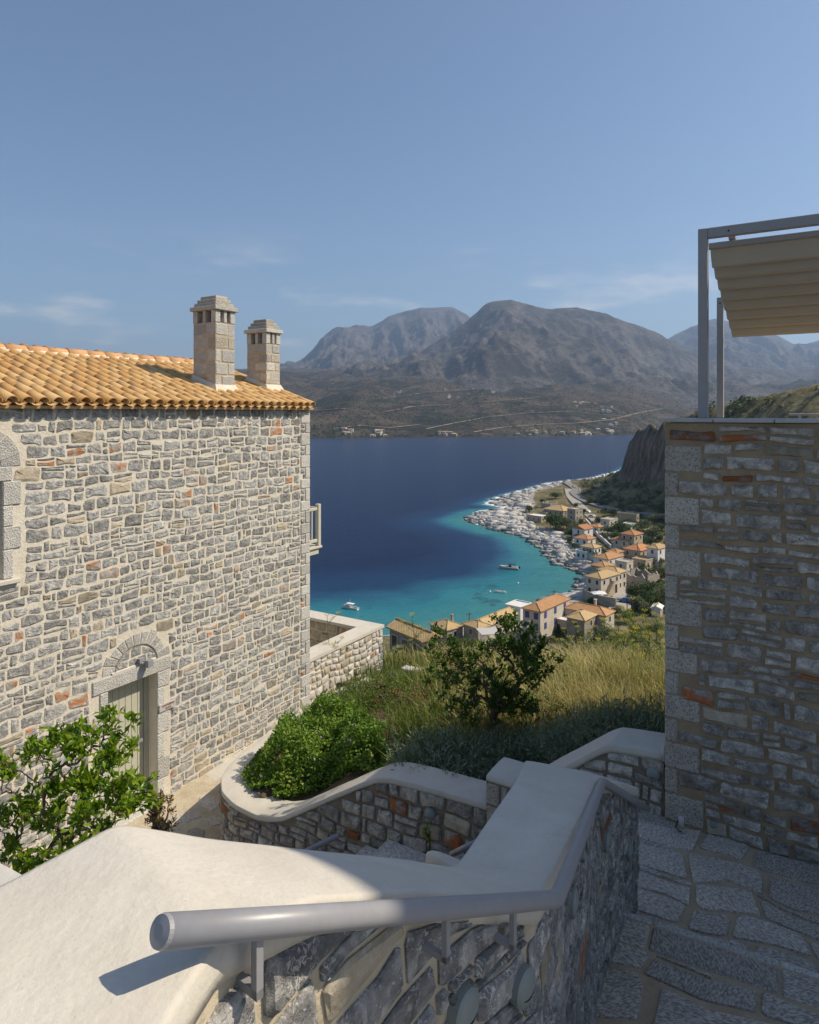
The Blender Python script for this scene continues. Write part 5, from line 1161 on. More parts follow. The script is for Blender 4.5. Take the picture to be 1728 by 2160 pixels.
for k in range(10): b = MB(); b.box(e_ + a_ * (1.2 + .55 * k) + na_ * .7 - UP * (6.6 - .21 * k - .21 * k / 2), a_ * .275, na_ * .68, UP * (.35 + .21 * k)); b.obj('stair', M_WTN, tw)
b = MB(); b.box(e_ + a_ * 9.2 + na_ * .03 - UP * 5.0, a_ * .7, na_ * .08, UP * 1.6); b.obj('arched_door', M_DARK, tw)
VH('tan_house', 'tan hip-roofed house right behind the tall cream house', 1304, 1209, 263, 6, 9, 7, 48, 'hip', M_WCR, M_RTAN, (2, 2), (2, 2))
VH('orange_house', 'orange-roofed house half hidden behind the tall cream house', 1277, 1197, 276, 7, 6.5, 6, 48, 'hip', M_WST, M_RMIX, (1, 1), (1, 1))
VH('long_house', 'pale house with broad salmon hip roof above the rocks', 1283, 1180, 285, 12, 7, 5, 48, 'hip', M_WWH, M_RMIX, (3, 1), (1, 1))
VH('white_house', 'white house with small tan roof and terrace above the palms', 1253, 1156, 312, 6, 7, 6, 48, 'hip', M_WWH, M_RTAN, (2, 1), (2, 1))
VH('white_terrace', 'white flat terrace block below the small tan roof by the palms', 1236, 1166, 304, 5, 5, 4, 48, 'flat', M_WWH, M_WWH, (1, 1), (2, 1))
VH('red_cottage', 'low cottage with bright orange-red roof beside the street wall', 1240, 1138, 345, 7, 8, 4, 48, 'hip', M_WWH, M_RORG, (1, 1), (2, 1))
VH('blue_white_house', 'pale blue-white house with orange roof near the big round tree', 1233, 1117, 366, 8, 7.5, 5.5, 48, 'gable', M_WWH, M_RORG, (1, 1), (1, 1))
VH('large_house', 'large two-level house with orange roofs right of the street', 1338, 1129, 330, 8, 7, 8, 48, 'hip', M_WTN, M_RORG, (2, 2), (2, 2))
VH('large_house_wing', 'lower wing with orange lean roof left of the large two-level house', 1325, 1141, 322, 4, 8, 5, 48, 'hip', M_WCR, M_RORG, (1, 1), (2, 1))
VH('ochre_house', 'ochre house with spreading orange roof beside the thatched shelter', 1351, 1162, 292, 11, 8, 4.5, 48, 'hip', M_WTN, M_RORG, (2, 1), (2, 1))
VH('shelter', 'tan flat shelter with open front below the ochre house', 1362, 1184, 281, 8, 6, 3, 48, 'flat', M_WTN, M_RTAN, (2, 1), (1, 1))
VH('white_house', 'white two-storey house with tan roof against the right building corner', 1388, 1158, 286, 9, 5, 7, 48, 'hip', M_WWH, M_RTAN, (2, 2), (1, 2))
VH('flat_house', 'grey flat-roofed house below the coast road', 1286, 1098, 400, 9, 6, 5, 48, 'flat', M_WCR, M_RFLAT, (2, 1), (1, 1))
VH('restaurant', 'broad tan-roofed building on the rocky point', 1188, 1078, 430, 12, 15, 5, 48, 'hip', M_WST, M_RTAN, (2, 1), (4, 1))
VH('stone_block', 'square stone building with flat roof beside the broad tan-roofed one', 1214, 1076, 428, 8, 6, 7, 48, 'flat', M_WST, M_RFLAT, (2, 2), (1, 2))
VH('canopy', 'white flat canopy over tables on the rocky point', 1142, 1091, 405, 8, 11, 3, 48, 'flat', M_WTN, M_WHITE_P, (2, 1), (3, 1))
VH('stone_ruin', 'small roofless stone building at the far end of the point', 1160, 1060, 500, 9, 7, 4, 48, 'none', M_WST, M_RFLAT)
VH('retaining_wall', 'grey concrete building below the coast road by the bend', 1343, 1087, 410, 3, 13, 5, 48, 'flat', M_WTN, M_RFLAT, (1, 1), (0, 0))
VH('ruined_house', 'ruined roofless stone house beside the street', 1366, 1212, 245, 8, 9, 5, 48, 'none', M_WST, M_RFLAT)
VH('white_hut', 'tiny white gabled hut above the dry field at the right building corner', 1394, 1284, 172, 3, 2.2, 2, 30, 'gable', M_WWH, M_WWH, (1, 1), (0, 0), base=2)
VH('small_house', 'small tan-roofed house tucked behind the large orange-roofed house', 1378, 1120, 340, 6, 5, 4, 48, 'hip', M_WCR, M_RTAN, (1, 1), (1, 1))
VH('small_house', 'small red-roofed house left of the street near the grey flat-roofed one', 1262, 1112, 370, 5, 6, 3.5, 48, 'hip', M_WWH, M_RORG, (1, 1), (2, 1))
VH('small_house', 'low cream house with flat terrace across the street from the salmon-roofed house', 1322, 1188, 270, 5, 5, 3.5, 48, 'flat', M_WCR, M_RFLAT, (1, 1), (1, 1))
VH('small_house', 'small salmon-roofed house above the salmon hip-roofed one', 1302, 1166, 296, 5, 5, 4, 48, 'hip', M_WCR, M_RMIX, (1, 1), (1, 1))
VH('small_house', 'small stone hut beside the canopy on the rocky point', 1152, 1083, 425, 5, 5, 3, 48, 'flat', M_WST, M_RFLAT, (1, 1), (1, 1))
VH('small_house', 'white house with flat roof beside the broad dark pine', 1330, 1108, 372, 6, 6, 4, 48, 'flat', M_WWH, M_RFLAT, (1, 1), (2, 1))
# parasol beside the tall house, and the grey awning by the third cottage
pa = thing('parasol', 'large white square parasol in front of the tall cream house', 'parasol', tuple(P(1264, 1266, 224))); c3 = P(1264, 1251, 224)
b = MB(); b.add([c3 + Vector(v) for v in ((-2.3, -1.6, 0), (2.3, -1.6, 0), (2.3, 1.6, 0), (-2.3, 1.6, 0), (0, 0, .8))], [(0, 1, 4), (1, 2, 4), (2, 3, 4), (3, 0, 4), (3, 2, 1, 0)]); b.obj('canopy', M_WHITE_P, pa); b = MB(); b.tube([c3 - UP * 2.4, c3 + UP * .7], .06, 6); b.obj('pole', M_METAL, pa)
awn = thing('lean_awning', 'grey sheet awning beside the tan hip-roofed cottage behind the young tree', 'awning', tuple(P(1035, 1345, 149))); c3 = P(1033, 1331, 149)
b = MB(); b.box(c3, Vector((2.4, .5, 0)), Vector((-.5, 1.6, .2)), UP * .04); b.obj('sheet', M_SLAB, awn)
for sx, sy in ((-2, -1.2), (2.2, -.6)): b = MB(); b.tube([c3 + Vector((sx, sy, -.1)), c3 + Vector((sx, sy, -3))], .06, 6); b.obj('post', M_METAL, awn)
# street walls
def low_wall(label, pts, h, mat):
    P3 = [P(x, y, on_land(x, y, -z * F / (y - HY))) for x, y, z in pts]; t = thing('street_wall', label, 'wall', tuple(P3[0])); 
    for p, q in zip(P3[:-1], P3[1:]):
        d = (q - p).normalized(); n = Vector((-d.y, d.x, 0)).normalized(); b = MB(); b.box((p + q) / 2 + UP * (h / 2 - 1.5), (q - p) / 2, n * .25, UP * (h / 2 + 1.5)); b.obj('wall_section', mat, t)
low_wall('white wall along the seaward side of the street by the red-roofed cottage', [(1236, 1100, -60), (1262, 1132, -60), (1290, 1158, -60)], 1.6, M_WWH)
low_wall('stone retaining wall under the tall cream house', [(1230, 1262, -62), (1262, 1275, -60), (1300, 1282, -58)], 3.0, M_WST)

# ------------------------------------------------------------------ boats, cars, poles
def hull(c, yaw, L, W_, h, mat, parent, name='hull', sheer=.5, tr=.75):
    d = Vector((math.sin(yaw), math.cos(yaw), 0)); s = Vector((d.y, -d.x, 0)); V = []; n = 9; Fc = []
    for i in range(n):
        t = i / (n - 1); w = W_ / 2 * (math.sin(math.pi * min(1, .28 + .72 * (1 - t)) * .5) ** .8 if t > .0 else tr) * (1 - t ** 3.2 * .98); w = W_ / 2 * max(.03, (tr + (1 - tr) * min(1, t * 2.5)) * (1 - max(0, (t - .45) / .55) ** 2.2)); z = h * (1 + sheer * t ** 2.5)
        q = c + d * (L * (t - .5))
        V += [q - s * w + UP * z, q - s * w * .72 + UP * -.15, q + s * w * .72 + UP * -.15, q + s * w + UP * z, q + s * w * .86 + UP * z, q + s * w * .8 + UP * h * .35, q - s * w * .8 + UP * h * .35, q - s * w * .86 + UP * z]
    for i in range(n - 1):
        for j in range(8): Fc.append((8 * i + j, 8 * i + 8 + j, 8 * i + 8 + (j + 1) % 8, 8 * i + (j + 1) % 8))
    b = MB(); b.add(V, Fc + [tuple(range(8)), tuple(8 * (n - 1) + j for j in range(7, -1, -1))]); return b.obj(name, mat, parent), d, s
def seapt(x, y): return PZ(x, y, SEA)
M_RIB = simple('rib_grey', (.52, .49, .46), .6, .3, .05, 1, 0); M_BRED = simple('boat_red', (.45, .06, .03), .5, .3, .1, 1, 0); M_BLK = simple('black_plastic', (.02, .02, .025), .4, .4, .1, 2, 0)
c = seapt(740, 1284); t = thing('fishing_boat', 'small white fishing boat with red bow deck and white canopy near the terrace', 'boat', tuple(c)); h_, d, s = hull(c, R(-62), 5.8, 2.0, .62, M_WHITE_P, t, sheer=.9)
b = MB(); b.box(c + d * 1.6 + UP * .72, d * .75, s * .45, UP * .05); b.obj('bow_deck', M_BRED, t)
b = MB(); b.bbox(c + d * .1 - s * .1 + UP * 1.75, d * 1.35, s * .75, UP * .05, .04); b.obj('canopy', M_WHITE_P, t)
for i, j in ((-1, -1), (-1, 1), (1, -1), (1, 1)): b = MB(); b.tube([c + d * (.1 + 1.1 * i) + s * .6 * j + UP * .5, c + d * (.1 + 1.1 * i) + s * .6 * j + UP * 1.72], .035, 5); b.obj('canopy_post', M_METAL, t)
b = MB(); b.tube([c + d * .3 + UP * .4, c + d * .3 + UP * 3.0], .04, 5); b.obj('mast', M_WHITE_P, t)
b = MB(); b.box(c + d * .6 + UP * .6, d * .4, s * .4, UP * .35); b.obj('engine_box', M_RIB, t); b = MB(); b.box(c - d * 1.4 + UP * .5, d * .15, s * .75, UP * .05); b.obj('thwart', M_BARK, t)
c = seapt(1074, 1200); t = thing('inflatable_boat', 'large pale inflatable boat with dark canopy frame, farthest from the shore houses', 'boat', tuple(c)); h_, d, s = hull(c, R(-72), 8.2, 2.6, .7, M_RIB, t, sheer=.5, tr=.85)
for sd_ in (-1, 1):
    pts = [c + d * (8.2 * (k / 8 - .5)) + s * sd_ * 1.25 * (1 - max(0, (k / 8 - .5) / .5) ** 2.3) + UP * (.72 + .4 * (k / 8) ** 3) for k in range(9)]; b = MB(); b.tube(pts, .27, 8); b.obj('side_tube', M_RIB, t, smooth=True)
b = MB(); b.bbox(c - d * .4 + UP * 1.0, d * .5, s * .45, UP * .6, .08); b.obj('console', M_BLK, t); b = MB(); b.bbox(c - d * 1.2 + UP * 2.1, d * 1.5, s * 1.0, UP * .04, .03); b.obj('canopy', M_BLK, t)
for i, j in ((-1, -1), (-1, 1), (1, -1), (1, 1)): b = MB(); b.tube([c + d * (-1.2 + 1.3 * i) + s * .9 * j + UP * .8, c + d * (-1.2 + 1.3 * i) + s * .9 * j + UP * 2.1], .04, 5); b.obj('canopy_post', M_BLK, t)
for j in (-.45, .45): b = MB(); b.bbox(c - d * 4.3 + s * j + UP * .9, d * .3, s * .22, UP * .5, .08); b.obj('outboard_motor', M_BLK, t)
c = seapt(1055, 1250); t = thing('rowing_boat', 'small open white boat with red bow, nearest the orange-roofed houses', 'boat', tuple(c)); h_, d, s = hull(c, R(-75), 4.3, 1.6, .5, M_WHITE_P, t, sheer=.5)
b = MB(); b.box(c + d * 1.25 + UP * .56, d * .45, s * .35, UP * .05); b.obj('bow_cover', M_BRED, t)
for k in (-.9, .2): b = MB(); b.box(c + d * k + UP * .42, d * .13, s * .6, UP * .04); b.obj('thwart', M_BARK, t)
for x, y, lab in ((1034, 1249, 'small white mooring buoy beside the open white boat'), (1093, 1231, 'small white mooring buoy between the two right boats')):
    c = seapt(x, y); bm = bmesh.new(); bmesh.ops.create_uvsphere(bm, u_segments=10, v_segments=6, radius=.38); b = MB(); bm.verts.index_update(); b.add([c + v.co + UP * .15 for v in bm.verts], [[v.index for v in f.verts] for f in bm.faces]); bm.free()
    b.tube([c + UP * .45, c + UP * .75], .06, 6); tag(b.obj('mooring_buoy', M_WHITE_P, smooth=True), lab, 'buoy')
def car(px, py, z, yaw, colm, label):
    c = P(px, py, on_land(px, py, -z * F / (py - HY))) + UP * .3; t = thing('parked_car', label, 'car', tuple(c), 'cars in the village')
    d = Vector((math.sin(yaw), math.cos(yaw), 0)); s = Vector((d.y, -d.x, 0)); sh = [(-2.1, .45), (-2.1, .95), (-1.9, 1.02), (-1.3, 1.5), (.4, 1.52), (1.1, 1.02), (2.0, .9), (2.1, .5)]
    def pr_(pts, w): k = len(pts); b = MB(); b.add([c + d * p[0] + UP * p[1] - s * w for p in pts] + [c + d * p[0] + UP * p[1] + s * w for p in pts], [tuple(range(k - 1, -1, -1)), tuple(range(k, 2 * k))] + [(i, (i + 1) % k, k + (i + 1) % k, k + i) for i in range(k)]); return b
    pr_(sh, .85).obj('body', colm, t); pr_([(-1.75, 1.06), (-1.28, 1.42), (.36, 1.44), (.95, 1.06)], .87).obj('window', M_GLASSD, t)
    for i in (-1.3, 1.3):
        for j in (-.8, .8): b = MB(); b.tube([c + d * i + s * (j - .1) + UP * .33, c + d * i + s * (j + .1) + UP * .33], .33, 12); b.obj('wheel', M_BLK, t)
M_CARS = [simple('car_white', (.7, .7, .7), .3, .5, .02, 1, 0), simple('car_silver', (.4, .41, .43), .3, .5, .02, 1, 0), simple('car_blue', (.05, .13, .35), .35, .5, .02, 1, 0)]
car(1239, 1083, -60, R(-35), M_CARS[0], 'white car parked at the top of the village street'); car(1248, 1092, -60, R(-35), M_CARS[1], 'silver car parked behind the white one in the street')
car(1263, 1120, -60, R(-35), M_CARS[1], 'silver car parked by the street wall near the flat-roofed house'); car(1325, 1174, -60, R(-30), M_CARS[0], 'white car parked near the shelter')
car(1319, 1272, -58, R(-60), M_CARS[2], 'blue covered car at the near end of the street')
def pole(px, py, z, h, label, lamp=False):
    c = P(px, py, on_land(px, py, -z * F / (py - HY))); t = thing('utility_pole', label, 'utility pole', tuple(c), 'utility poles of the village'); b = MB(); b.tube([c - UP * 2, c + UP * h], [.16, .11], 6); b.obj('post', M_BARK, t)
    b = MB(); b.box(c + UP * (h - .5), Vector((.9, .2, 0)), Vector((-.02, .08, 0)), UP * .06); b.obj('crossarm', M_BARK, t)
for x, y, z, h in ((1209, 1030, -58, 11), (1241, 1026, -56, 12), (1277, 1012, -52, 12), (1287, 1006, -50, 11), (1363, 1042, -44, 11), (1220, 1052, -59, 9), (1190, 1043, -60, 10)): pole(x, y, z, h, 'thin wooden utility pole along the coast road')
for x, y, z, h, lab in ((1323, 1288, -57.5, 9, 'wooden utility pole at the near end of the village street'), (1169, 1312, -52, 9.5, 'wooden utility pole beside the orange-roofed block'), (990, 1345, -52, 7, 'wooden utility pole left of the young tree'), (1388, 1290, -50, 8, 'wooden utility pole in the scrub near the white hut'), (1345, 1190, -60, 9, 'utility pole by the shelter')): pole(x, y, z, h, lab)

# far buildings across the bay
fr = random.Random(5)
def far_house(px, D, w, h, dd, mat, roofm, label, group):
    x = (px - CX) / F * D; z = float(coast_z(np.array([px * 1.0]), np.array([D * 1.0]), np.array([x]))[0]); c = Vector((x, D, z)); b = MB(); a = fr.uniform(-.5, .5); ax = Vector((math.cos(a), math.sin(a), 0)); ay = Vector((-ax.y, ax.x, 0))
    t = thing('far_house', label, 'house', tuple(c), group); b.box(c + UP * (h / 2 - 3), ax * w / 2, ay * dd / 2, UP * (h / 2 + 3)); b.obj('wall', mat, t)
    q = c + UP * (h + .01); b = MB(); b.add([q - ax * (w / 2 + .3) - ay * (dd / 2 + .3), q + ax * (w / 2 + .3) - ay * (dd / 2 + .3), q + ax * (w / 2 + .3) + ay * (dd / 2 + .3), q - ax * (w / 2 + .3) + ay * (dd / 2 + .3), q - ax * w * .3 + UP * dd * .17, q + ax * w * .3 + UP * dd * .17], [(0, 1, 5, 4), (1, 2, 5), (2, 3, 4, 5), (3, 0, 4), (3, 2, 1, 0)]); b.obj('roof', roofm, t)
    for k in range(2): b = MB(); b.box(c + ax * w * (.25 - .5 * k) - ay * (dd / 2 + .05) + UP * h * .55, ax * .8, ay * .1, UP * 1.1); b.obj('window', M_GLASSD, t)
def pick(): return fr.choice((M_WWH, M_WCR, M_WCR, M_WST, M_WST)), fr.choice((M_RTAN, M_RORG, M_RTAN, M_WCR))
for (x0, x1, d0, d1, n, lab, gp) in ((722, 752, 50, 110, 9, 'pale house in the cluster on the far shore near the house roof', 'far shore cluster on the left'), (780, 815, 40, 90, 9, 'cream terraced house low on the far shore, left of the middle', 'far shore terraces'),
        (925, 965, 30, 80, 7, 'white house by the far beach under the cliffs', 'houses by the far beach'), (1090, 1290, 25, 90, 22, 'white or pale house strung along the far waterfront', 'far waterfront houses'), (1270, 1300, 120, 420, 7, 'pale house climbing the slope above the far waterfront', 'far houses on the slope'),
        (1205, 1262, 480, 560, 9, 'cream house in the terraced row halfway up the far slope', 'terraced row on the far slope'), (935, 1080, 800, 1050, 9, 'scattered pale house high on the far slope', 'scattered far houses'), (830, 850, 900, 1000, 3, 'pale house alone on the dark far slope', 'lonely far houses')):
    for k in range(n):
        px = fr.uniform(x0, x1); D = float(np.interp(px, SHX, SHD)) + fr.uniform(d0, d1); m_, r_ = pick(); far_house(px, D, fr.uniform(7, 15), fr.uniform(4.5, 8), fr.uniform(6, 10), m_, r_, lab, gp)
for k in range(44):
    px = fr.gauss(1490, 62); px = min(1640, max(1400, px)); D = 3900 + fr.uniform(-260, 260); m_, r_ = pick(); far_house(px, D, fr.uniform(9, 17), fr.uniform(6, 10), fr.uniform(8, 12), m_, r_, 'pale house of the hillside town below the far mountain', 'far hillside town')

# ------------------------------------------------------------------ vegetation
nr = np.random.default_rng(42)
def unit(v): return v / np.maximum(1e-9, np.linalg.norm(v, axis=-1, keepdims=True))
def leaf_arrays(pos, dirv, L, W_, fold=.25, droop=.15, rnd=None):
    """six-vertex folded leaves"""
    n = len(pos); dirv = unit(dirv); up = unit(nr.normal(size=(n, 3)) * .55 + np.array([0, 0, 1.0])); side = unit(np.cross(dirv, up)); nv = unit(np.cross(side, dirv)); L = np.broadcast_to(L, (n,))[:, None]; W_ = np.broadcast_to(W_, (n,))[:, None]
    b0 = pos; t0 = pos + dirv * L - nv * L * droop; m0 = pos + dirv * L * .5 - nv * L * .02
    l0 = pos + dirv * L * .48 + side * W_ * .5 + nv * W_ * fold; r0 = pos + dirv * L * .48 - side * W_ * .5 + nv * W_ * fold
    V = np.stack([b0, l0, t0, r0, m0], 1).reshape(-1, 3); i = (np.arange(n) * 5)[:, None]
    Fc = np.concatenate([i + np.array([[0, 4, 1]]), i + np.array([[1, 4, 2]]), i + np.array([[0, 3, 4]]), i + np.array([[3, 2, 4]])], 0)
    rn = nr.random(n) if rnd is None else rnd
    return V, Fc, np.repeat(rn, 5)
def blade_arrays(pos, h, w, lean, rnd, curve=.35):
    n = len(pos); az = nr.random(n) * 6.283; d = np.stack([np.cos(az), np.sin(az), np.zeros(n)], 1); s = np.stack([-np.sin(az + nr.normal(size=n)), np.cos(az), np.zeros(n)], 1); s = unit(s); ln = (lean * nr.random(n))[:, None]; h = h[:, None]; w = w[:, None]; up = np.array([0, 0, 1.0])
    m = pos + up * h * .55 + d * ln * h * .35; t = pos + up * h * (1 - .3 * ln) + d * ln * h * (.8 + curve)
    V = np.stack([pos - s * w, pos + s * w, m - s * w * .8, m + s * w * .8, t], 1).reshape(-1, 3); i = (np.arange(n) * 5)[:, None]
    Fc = np.concatenate([i + np.array([[0, 1, 3]]), i + np.array([[0, 3, 2]]), i + np.array([[2, 3, 4]])], 0); return V, Fc, np.repeat(rnd, 5)
def join(parts):
    V = []; Fc = []; A_ = []; o = 0
    for v, f, a in parts: V.append(v); Fc.append(f + o); A_.append(a); o += len(v)
    return np.concatenate(V), np.concatenate(Fc), np.concatenate(A_)
def skeleton(root_pts, targets, jit=.06, seg=4, seed=1):
    """grow a branch to every target from the nearest node already grown"""
    rs = random.Random(seed); nodes = [Vector(p) for p in root_pts]; par = [-1] + list(range(len(root_pts) - 1)); top = nodes[-1]
    for tg in sorted(targets, key=lambda p: (Vector(p) - top).length):
        tg = Vector(tg); best = min(range(1, len(nodes)), key=lambda i: (nodes[i] - tg).length + (.25 * max(0, nodes[i].z - tg.z)))
        p0 = nodes[best]; L = (tg - p0).length; last = best
        for k in range(1, seg + 1):
            q = p0.lerp(tg, k / seg) + Vector((rs.gauss(0, 1), rs.gauss(0, 1), rs.gauss(0, 1))) * (jit * L * (1 if k < seg else 0)) + UP * (.12 * L * math.sin(math.pi * k / seg) * -.3)
            nodes.append(q); par.append(last); last = len(nodes) - 1
    cnt = [0] * len(nodes)
    for i in range(len(nodes) - 1, 0, -1): cnt[i] += 1; cnt[par[i]] += cnt[i]
    return nodes, par, cnt
def branch_mesh(nodes, par, cnt, r_unit, rmin, sides=5):
    b = MB()
    for i in range(1, len(nodes)):
        if (nodes[i] - nodes[par[i]]).length < 1e-4: continue
        ra = max(rmin, r_unit * math.sqrt(cnt[par[i]] if par[i] > 0 else cnt[i])); rb_ = max(rmin, r_unit * math.sqrt(cnt[i])); ra = min(ra, rb_ * 1.6); b.tube([nodes[par[i]], nodes[i]], [ra, rb_], sides, caps=False)
    return b
def leafy(nodes, par, targets_idx, n_per, L, W_, spread, seed):
    pos = []; dirs = []; rs = np.random.default_rng(seed)
    for i in targets_idx:
        q = np.array(nodes[i]); p = np.array(nodes[par[i]]); ax = (q - p) / max(1e-6, np.linalg.norm(q - p)); k = int(n_per * rs.uniform(.6, 1.4))
        t = rs.random(k)[:, None] * -spread; base = q + ax * t + rs.normal(size=(k, 3)) * spread * .16
        dd = ax * .55 + rs.normal(size=(k, 3)) * .75 + np.array([0, 0, .45]); pos.append(base); dirs.append(dd)
    pos = np.concatenate(pos); dirs = np.concatenate(dirs); n = len(pos); return leaf_arrays(pos, dirs, L * rs.uniform(.65, 1.2, n), W_ * rs.uniform(.75, 1.2, n), rnd=np.clip(rs.normal(.42, .22, n), 0, 1))
def bush(name, label, cat, root_pts, targets, r_unit, rmin, n_per, L, W_, spread, leafm, jit=.06, seg=4, seed=1, twigs=3, twl=.14, group=None):
    rs = random.Random(seed + 5); tg = []
    for p in targets:
        p = Vector(p)
        for k in range(twigs): tg.append(p + Vector((rs.gauss(0, 1), rs.gauss(0, 1), rs.gauss(.25, .8))) * twl)
    nodes, par, cnt = skeleton(root_pts, list(targets) + tg, jit, seg, seed); ends = [i for i in range(len(nodes)) if cnt[i] <= 2 and i > len(root_pts)]
    t = thing(name, label, cat, tuple(root_pts[0]), group); branch_mesh(nodes, par, cnt, r_unit, rmin).obj('trunk', M_BARK, t, smooth=True)
    V, Fc, A_ = leafy(nodes, par, ends, n_per, L, W_, spread, seed); np_obj('crown', V, Fc, leafm, t, attrs={'rnd': A_}); return t
# orange tree in the courtyard, left
tp = [(240, 1512), (215, 1535), (258, 1530), (160, 1520), (118, 1533), (172, 1548), (262, 1566), (228, 1590), (200, 1560), (60, 1585), (92, 1583), (12, 1590), (35, 1600), (135, 1600), (178, 1608), (120, 1622), (205, 1625), (242, 1590), (150, 1640), (196, 1648), (238, 1645), (268, 1640), (318, 1650), (302, 1672), (278, 1685), (255, 1690), (12, 1650), (48, 1668), (80, 1690),
      (108, 1672), (140, 1690), (172, 1700), (205, 1690), (232, 1716), (20, 1712), (58, 1722), (95, 1730), (130, 1725), (165, 1740), (200, 1745), (235, 1740), (30, 1758), (72, 1770), (112, 1768), (150, 1778), (45, 1800), (85, 1812), (15, 1785), (120, 1800), (-20, 1620), (-30, 1700), (-25, 1780), (190, 1770), (62, 1838), (20, 1835), (-30, 1560), (-60, 1650), (-70, 1740)]
rs = random.Random(3); tg = [tuple(P(x - 8, y + 22, 5.0 + rs.uniform(-.45, .5))) for x, y in tp]
bush('orange_tree', 'leafy bright green orange tree standing in front of the sage door', 'tree', [(-2.75, 5.25, -6.4), (-2.72, 5.2, -5.2), (-2.68, 5.15, -4.2), (-2.62, 5.1, -3.5)], tg, .0009, .0022, 17, .074, .032, .12, M_CITRUS, jit=.09, seed=4, twigs=4, twl=.062)
tg = [tuple(P(rs.uniform(318, 356), rs.uniform(1690, 1752), 6.4 + rs.uniform(-.2, .2))) for _ in range(26)]
bush('euphorbia_shrub', 'small reddish green shrub at the right foot of the orange tree', 'shrub', [(-2.35, 6.4, -6.4), (-2.33, 6.4, -5.0), (-2.3, 6.4, -4.2)], tg, .002, .003, 12, .04, .014, .06, M_REDSH, seed=9, twigs=3, twl=.05)
# young tree in the planter bed
rs = random.Random(8); tg = []
cols_ = [(915, 1385, 1420), (935, 1345, 1440), (955, 1332, 1500), (975, 1375, 1520), (1000, 1385, 1530), (1025, 1340, 1540), (1045, 1300, 1530), (1065, 1278, 1520), (1085, 1300, 1520), (1102, 1276, 1500), (1112, 1330, 1500), (1130, 1345, 1460), (1148, 1362, 1420)]
for x, y0, y1 in cols_:
    for k in range(max(3, int((y1 - y0) / 16))): tg.append(tuple(P(x + rs.uniform(-12, 12), rs.uniform(y0, y1), 9.3 + rs.uniform(-.55, .55))))
bush('young_tree', 'young dark green citrus tree in the middle of the planter bed', 'tree', [tuple(P(1037, 1592, 9.3)), tuple(P(1037, 1555, 9.3)), tuple(P(1040, 1520, 9.3)), tuple(P(1046, 1480, 9.3))], tg, .0012, .003, 11, .085, .038, .12, M_TREE, jit=.09, seed=14, twigs=3, twl=.09)
# geranium mound
def inpoly(x, y, poly): return inside(np.asarray(x), np.asarray(y), np.array(poly))
GP = [(-2.45, 10.0), (-2.25, 9.65), (-1.8, 9.45), (-1.2, 9.4), (-.6, 9.05), (-.2, 8.85), (-.05, 9.3), (-.45, 9.9), (-.35, 10.6), (-.9, 11.2), (-.75, 12.2), (-1.25, 12.7), (-1.3, 13.6), (-1.8, 13.8), (-2.1, 12.6), (-2.3, 11.4)]
N = 95000; x = nr.uniform(-2.6, .2, N); y = nr.uniform(8.7, 13.9, N); ok = inpoly(x, y, GP); x, y = x[ok], y[ok]
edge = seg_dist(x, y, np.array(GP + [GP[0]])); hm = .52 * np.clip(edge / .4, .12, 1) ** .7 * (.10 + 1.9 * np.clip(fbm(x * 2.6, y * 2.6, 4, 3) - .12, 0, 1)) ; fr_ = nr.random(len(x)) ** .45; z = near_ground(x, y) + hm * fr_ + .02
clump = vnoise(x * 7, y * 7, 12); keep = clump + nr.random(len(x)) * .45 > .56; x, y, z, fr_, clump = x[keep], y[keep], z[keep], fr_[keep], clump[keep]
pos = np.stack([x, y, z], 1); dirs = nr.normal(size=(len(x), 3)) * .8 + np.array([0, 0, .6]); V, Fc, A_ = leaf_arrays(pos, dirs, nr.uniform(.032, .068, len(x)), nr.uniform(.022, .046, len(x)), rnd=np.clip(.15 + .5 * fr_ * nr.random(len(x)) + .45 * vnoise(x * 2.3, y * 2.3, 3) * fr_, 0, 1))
gt = thing('geranium_bush', 'spreading bright green geranium mound with tiny pink flowers on the planter wall', 'shrub', (-1.4, 10.2, -5.3)); np_obj('foliage', V, Fc, M_GERAN, gt, attrs={'rnd': A_})
fv = [(0, 0, 0)] + [(.022 * math.cos(k * 1.2566 + o), .022 * math.sin(k * 1.2566 + o), .008) for k in range(5) for o in (-.3, .3)]; fme = bpy.data.meshes.new('flower'); fme.from_pydata(fv, [], [(0, 1 + 2 * k, 2 + 2 * k) for k in range(5)]); fme.materials.append(M_PINK)
top = np.argsort(-fr_)[:3000]; sel = nr.choice(top, 46, replace=False)
for i in sel:
    o = bpy.data.objects.new('flower', fme); COL.objects.link(o); o.parent = gt; o.location = Vector((x[i], y[i] - .02, z[i] + .035)) - wloc(gt); o.rotation_euler = (.7 + nr.normal() * .3, nr.normal() * .3, nr.random() * 6)
# lavender bushes
def lav_mesh(seed, r, h, n):
    g = np.random.default_rng(seed); a = g.random(n) * 6.283; q = np.sqrt(g.random(n)) * r; pos = np.stack([q * np.cos(a), q * np.sin(a), np.zeros(n)], 1); hh = h * g.uniform(.55, 1.1, n) * (1 - .35 * (q / r) ** 2); parts = []
    out = np.stack([np.cos(a), np.sin(a), np.zeros(n)], 1) * (q / r)[:, None] * .55 + g.normal(size=(n, 3)) * .08; tipv = pos + out * hh[:, None] + np.array([0, 0, 1.0]) * hh[:, None]
    for k in range(9):
        t = (.2 + .8 * k / 8); b = pos + (tipv - pos) * t; d = (tipv - pos) * .6 + g.normal(size=(n, 3)) * .28 + np.array([0, 0, .1]); parts.append(leaf_arrays(b, d, g.uniform(.06, .11, n), np.full(n, .015), rnd=np.clip(g.normal(.45 + .25 * (k / 8 - .5), .2, n), 0, 1)))
    return np_mesh('foliage', *(lambda v, f, a: (v, f, M_LAV, False, {'rnd': a}))(*join(parts)))
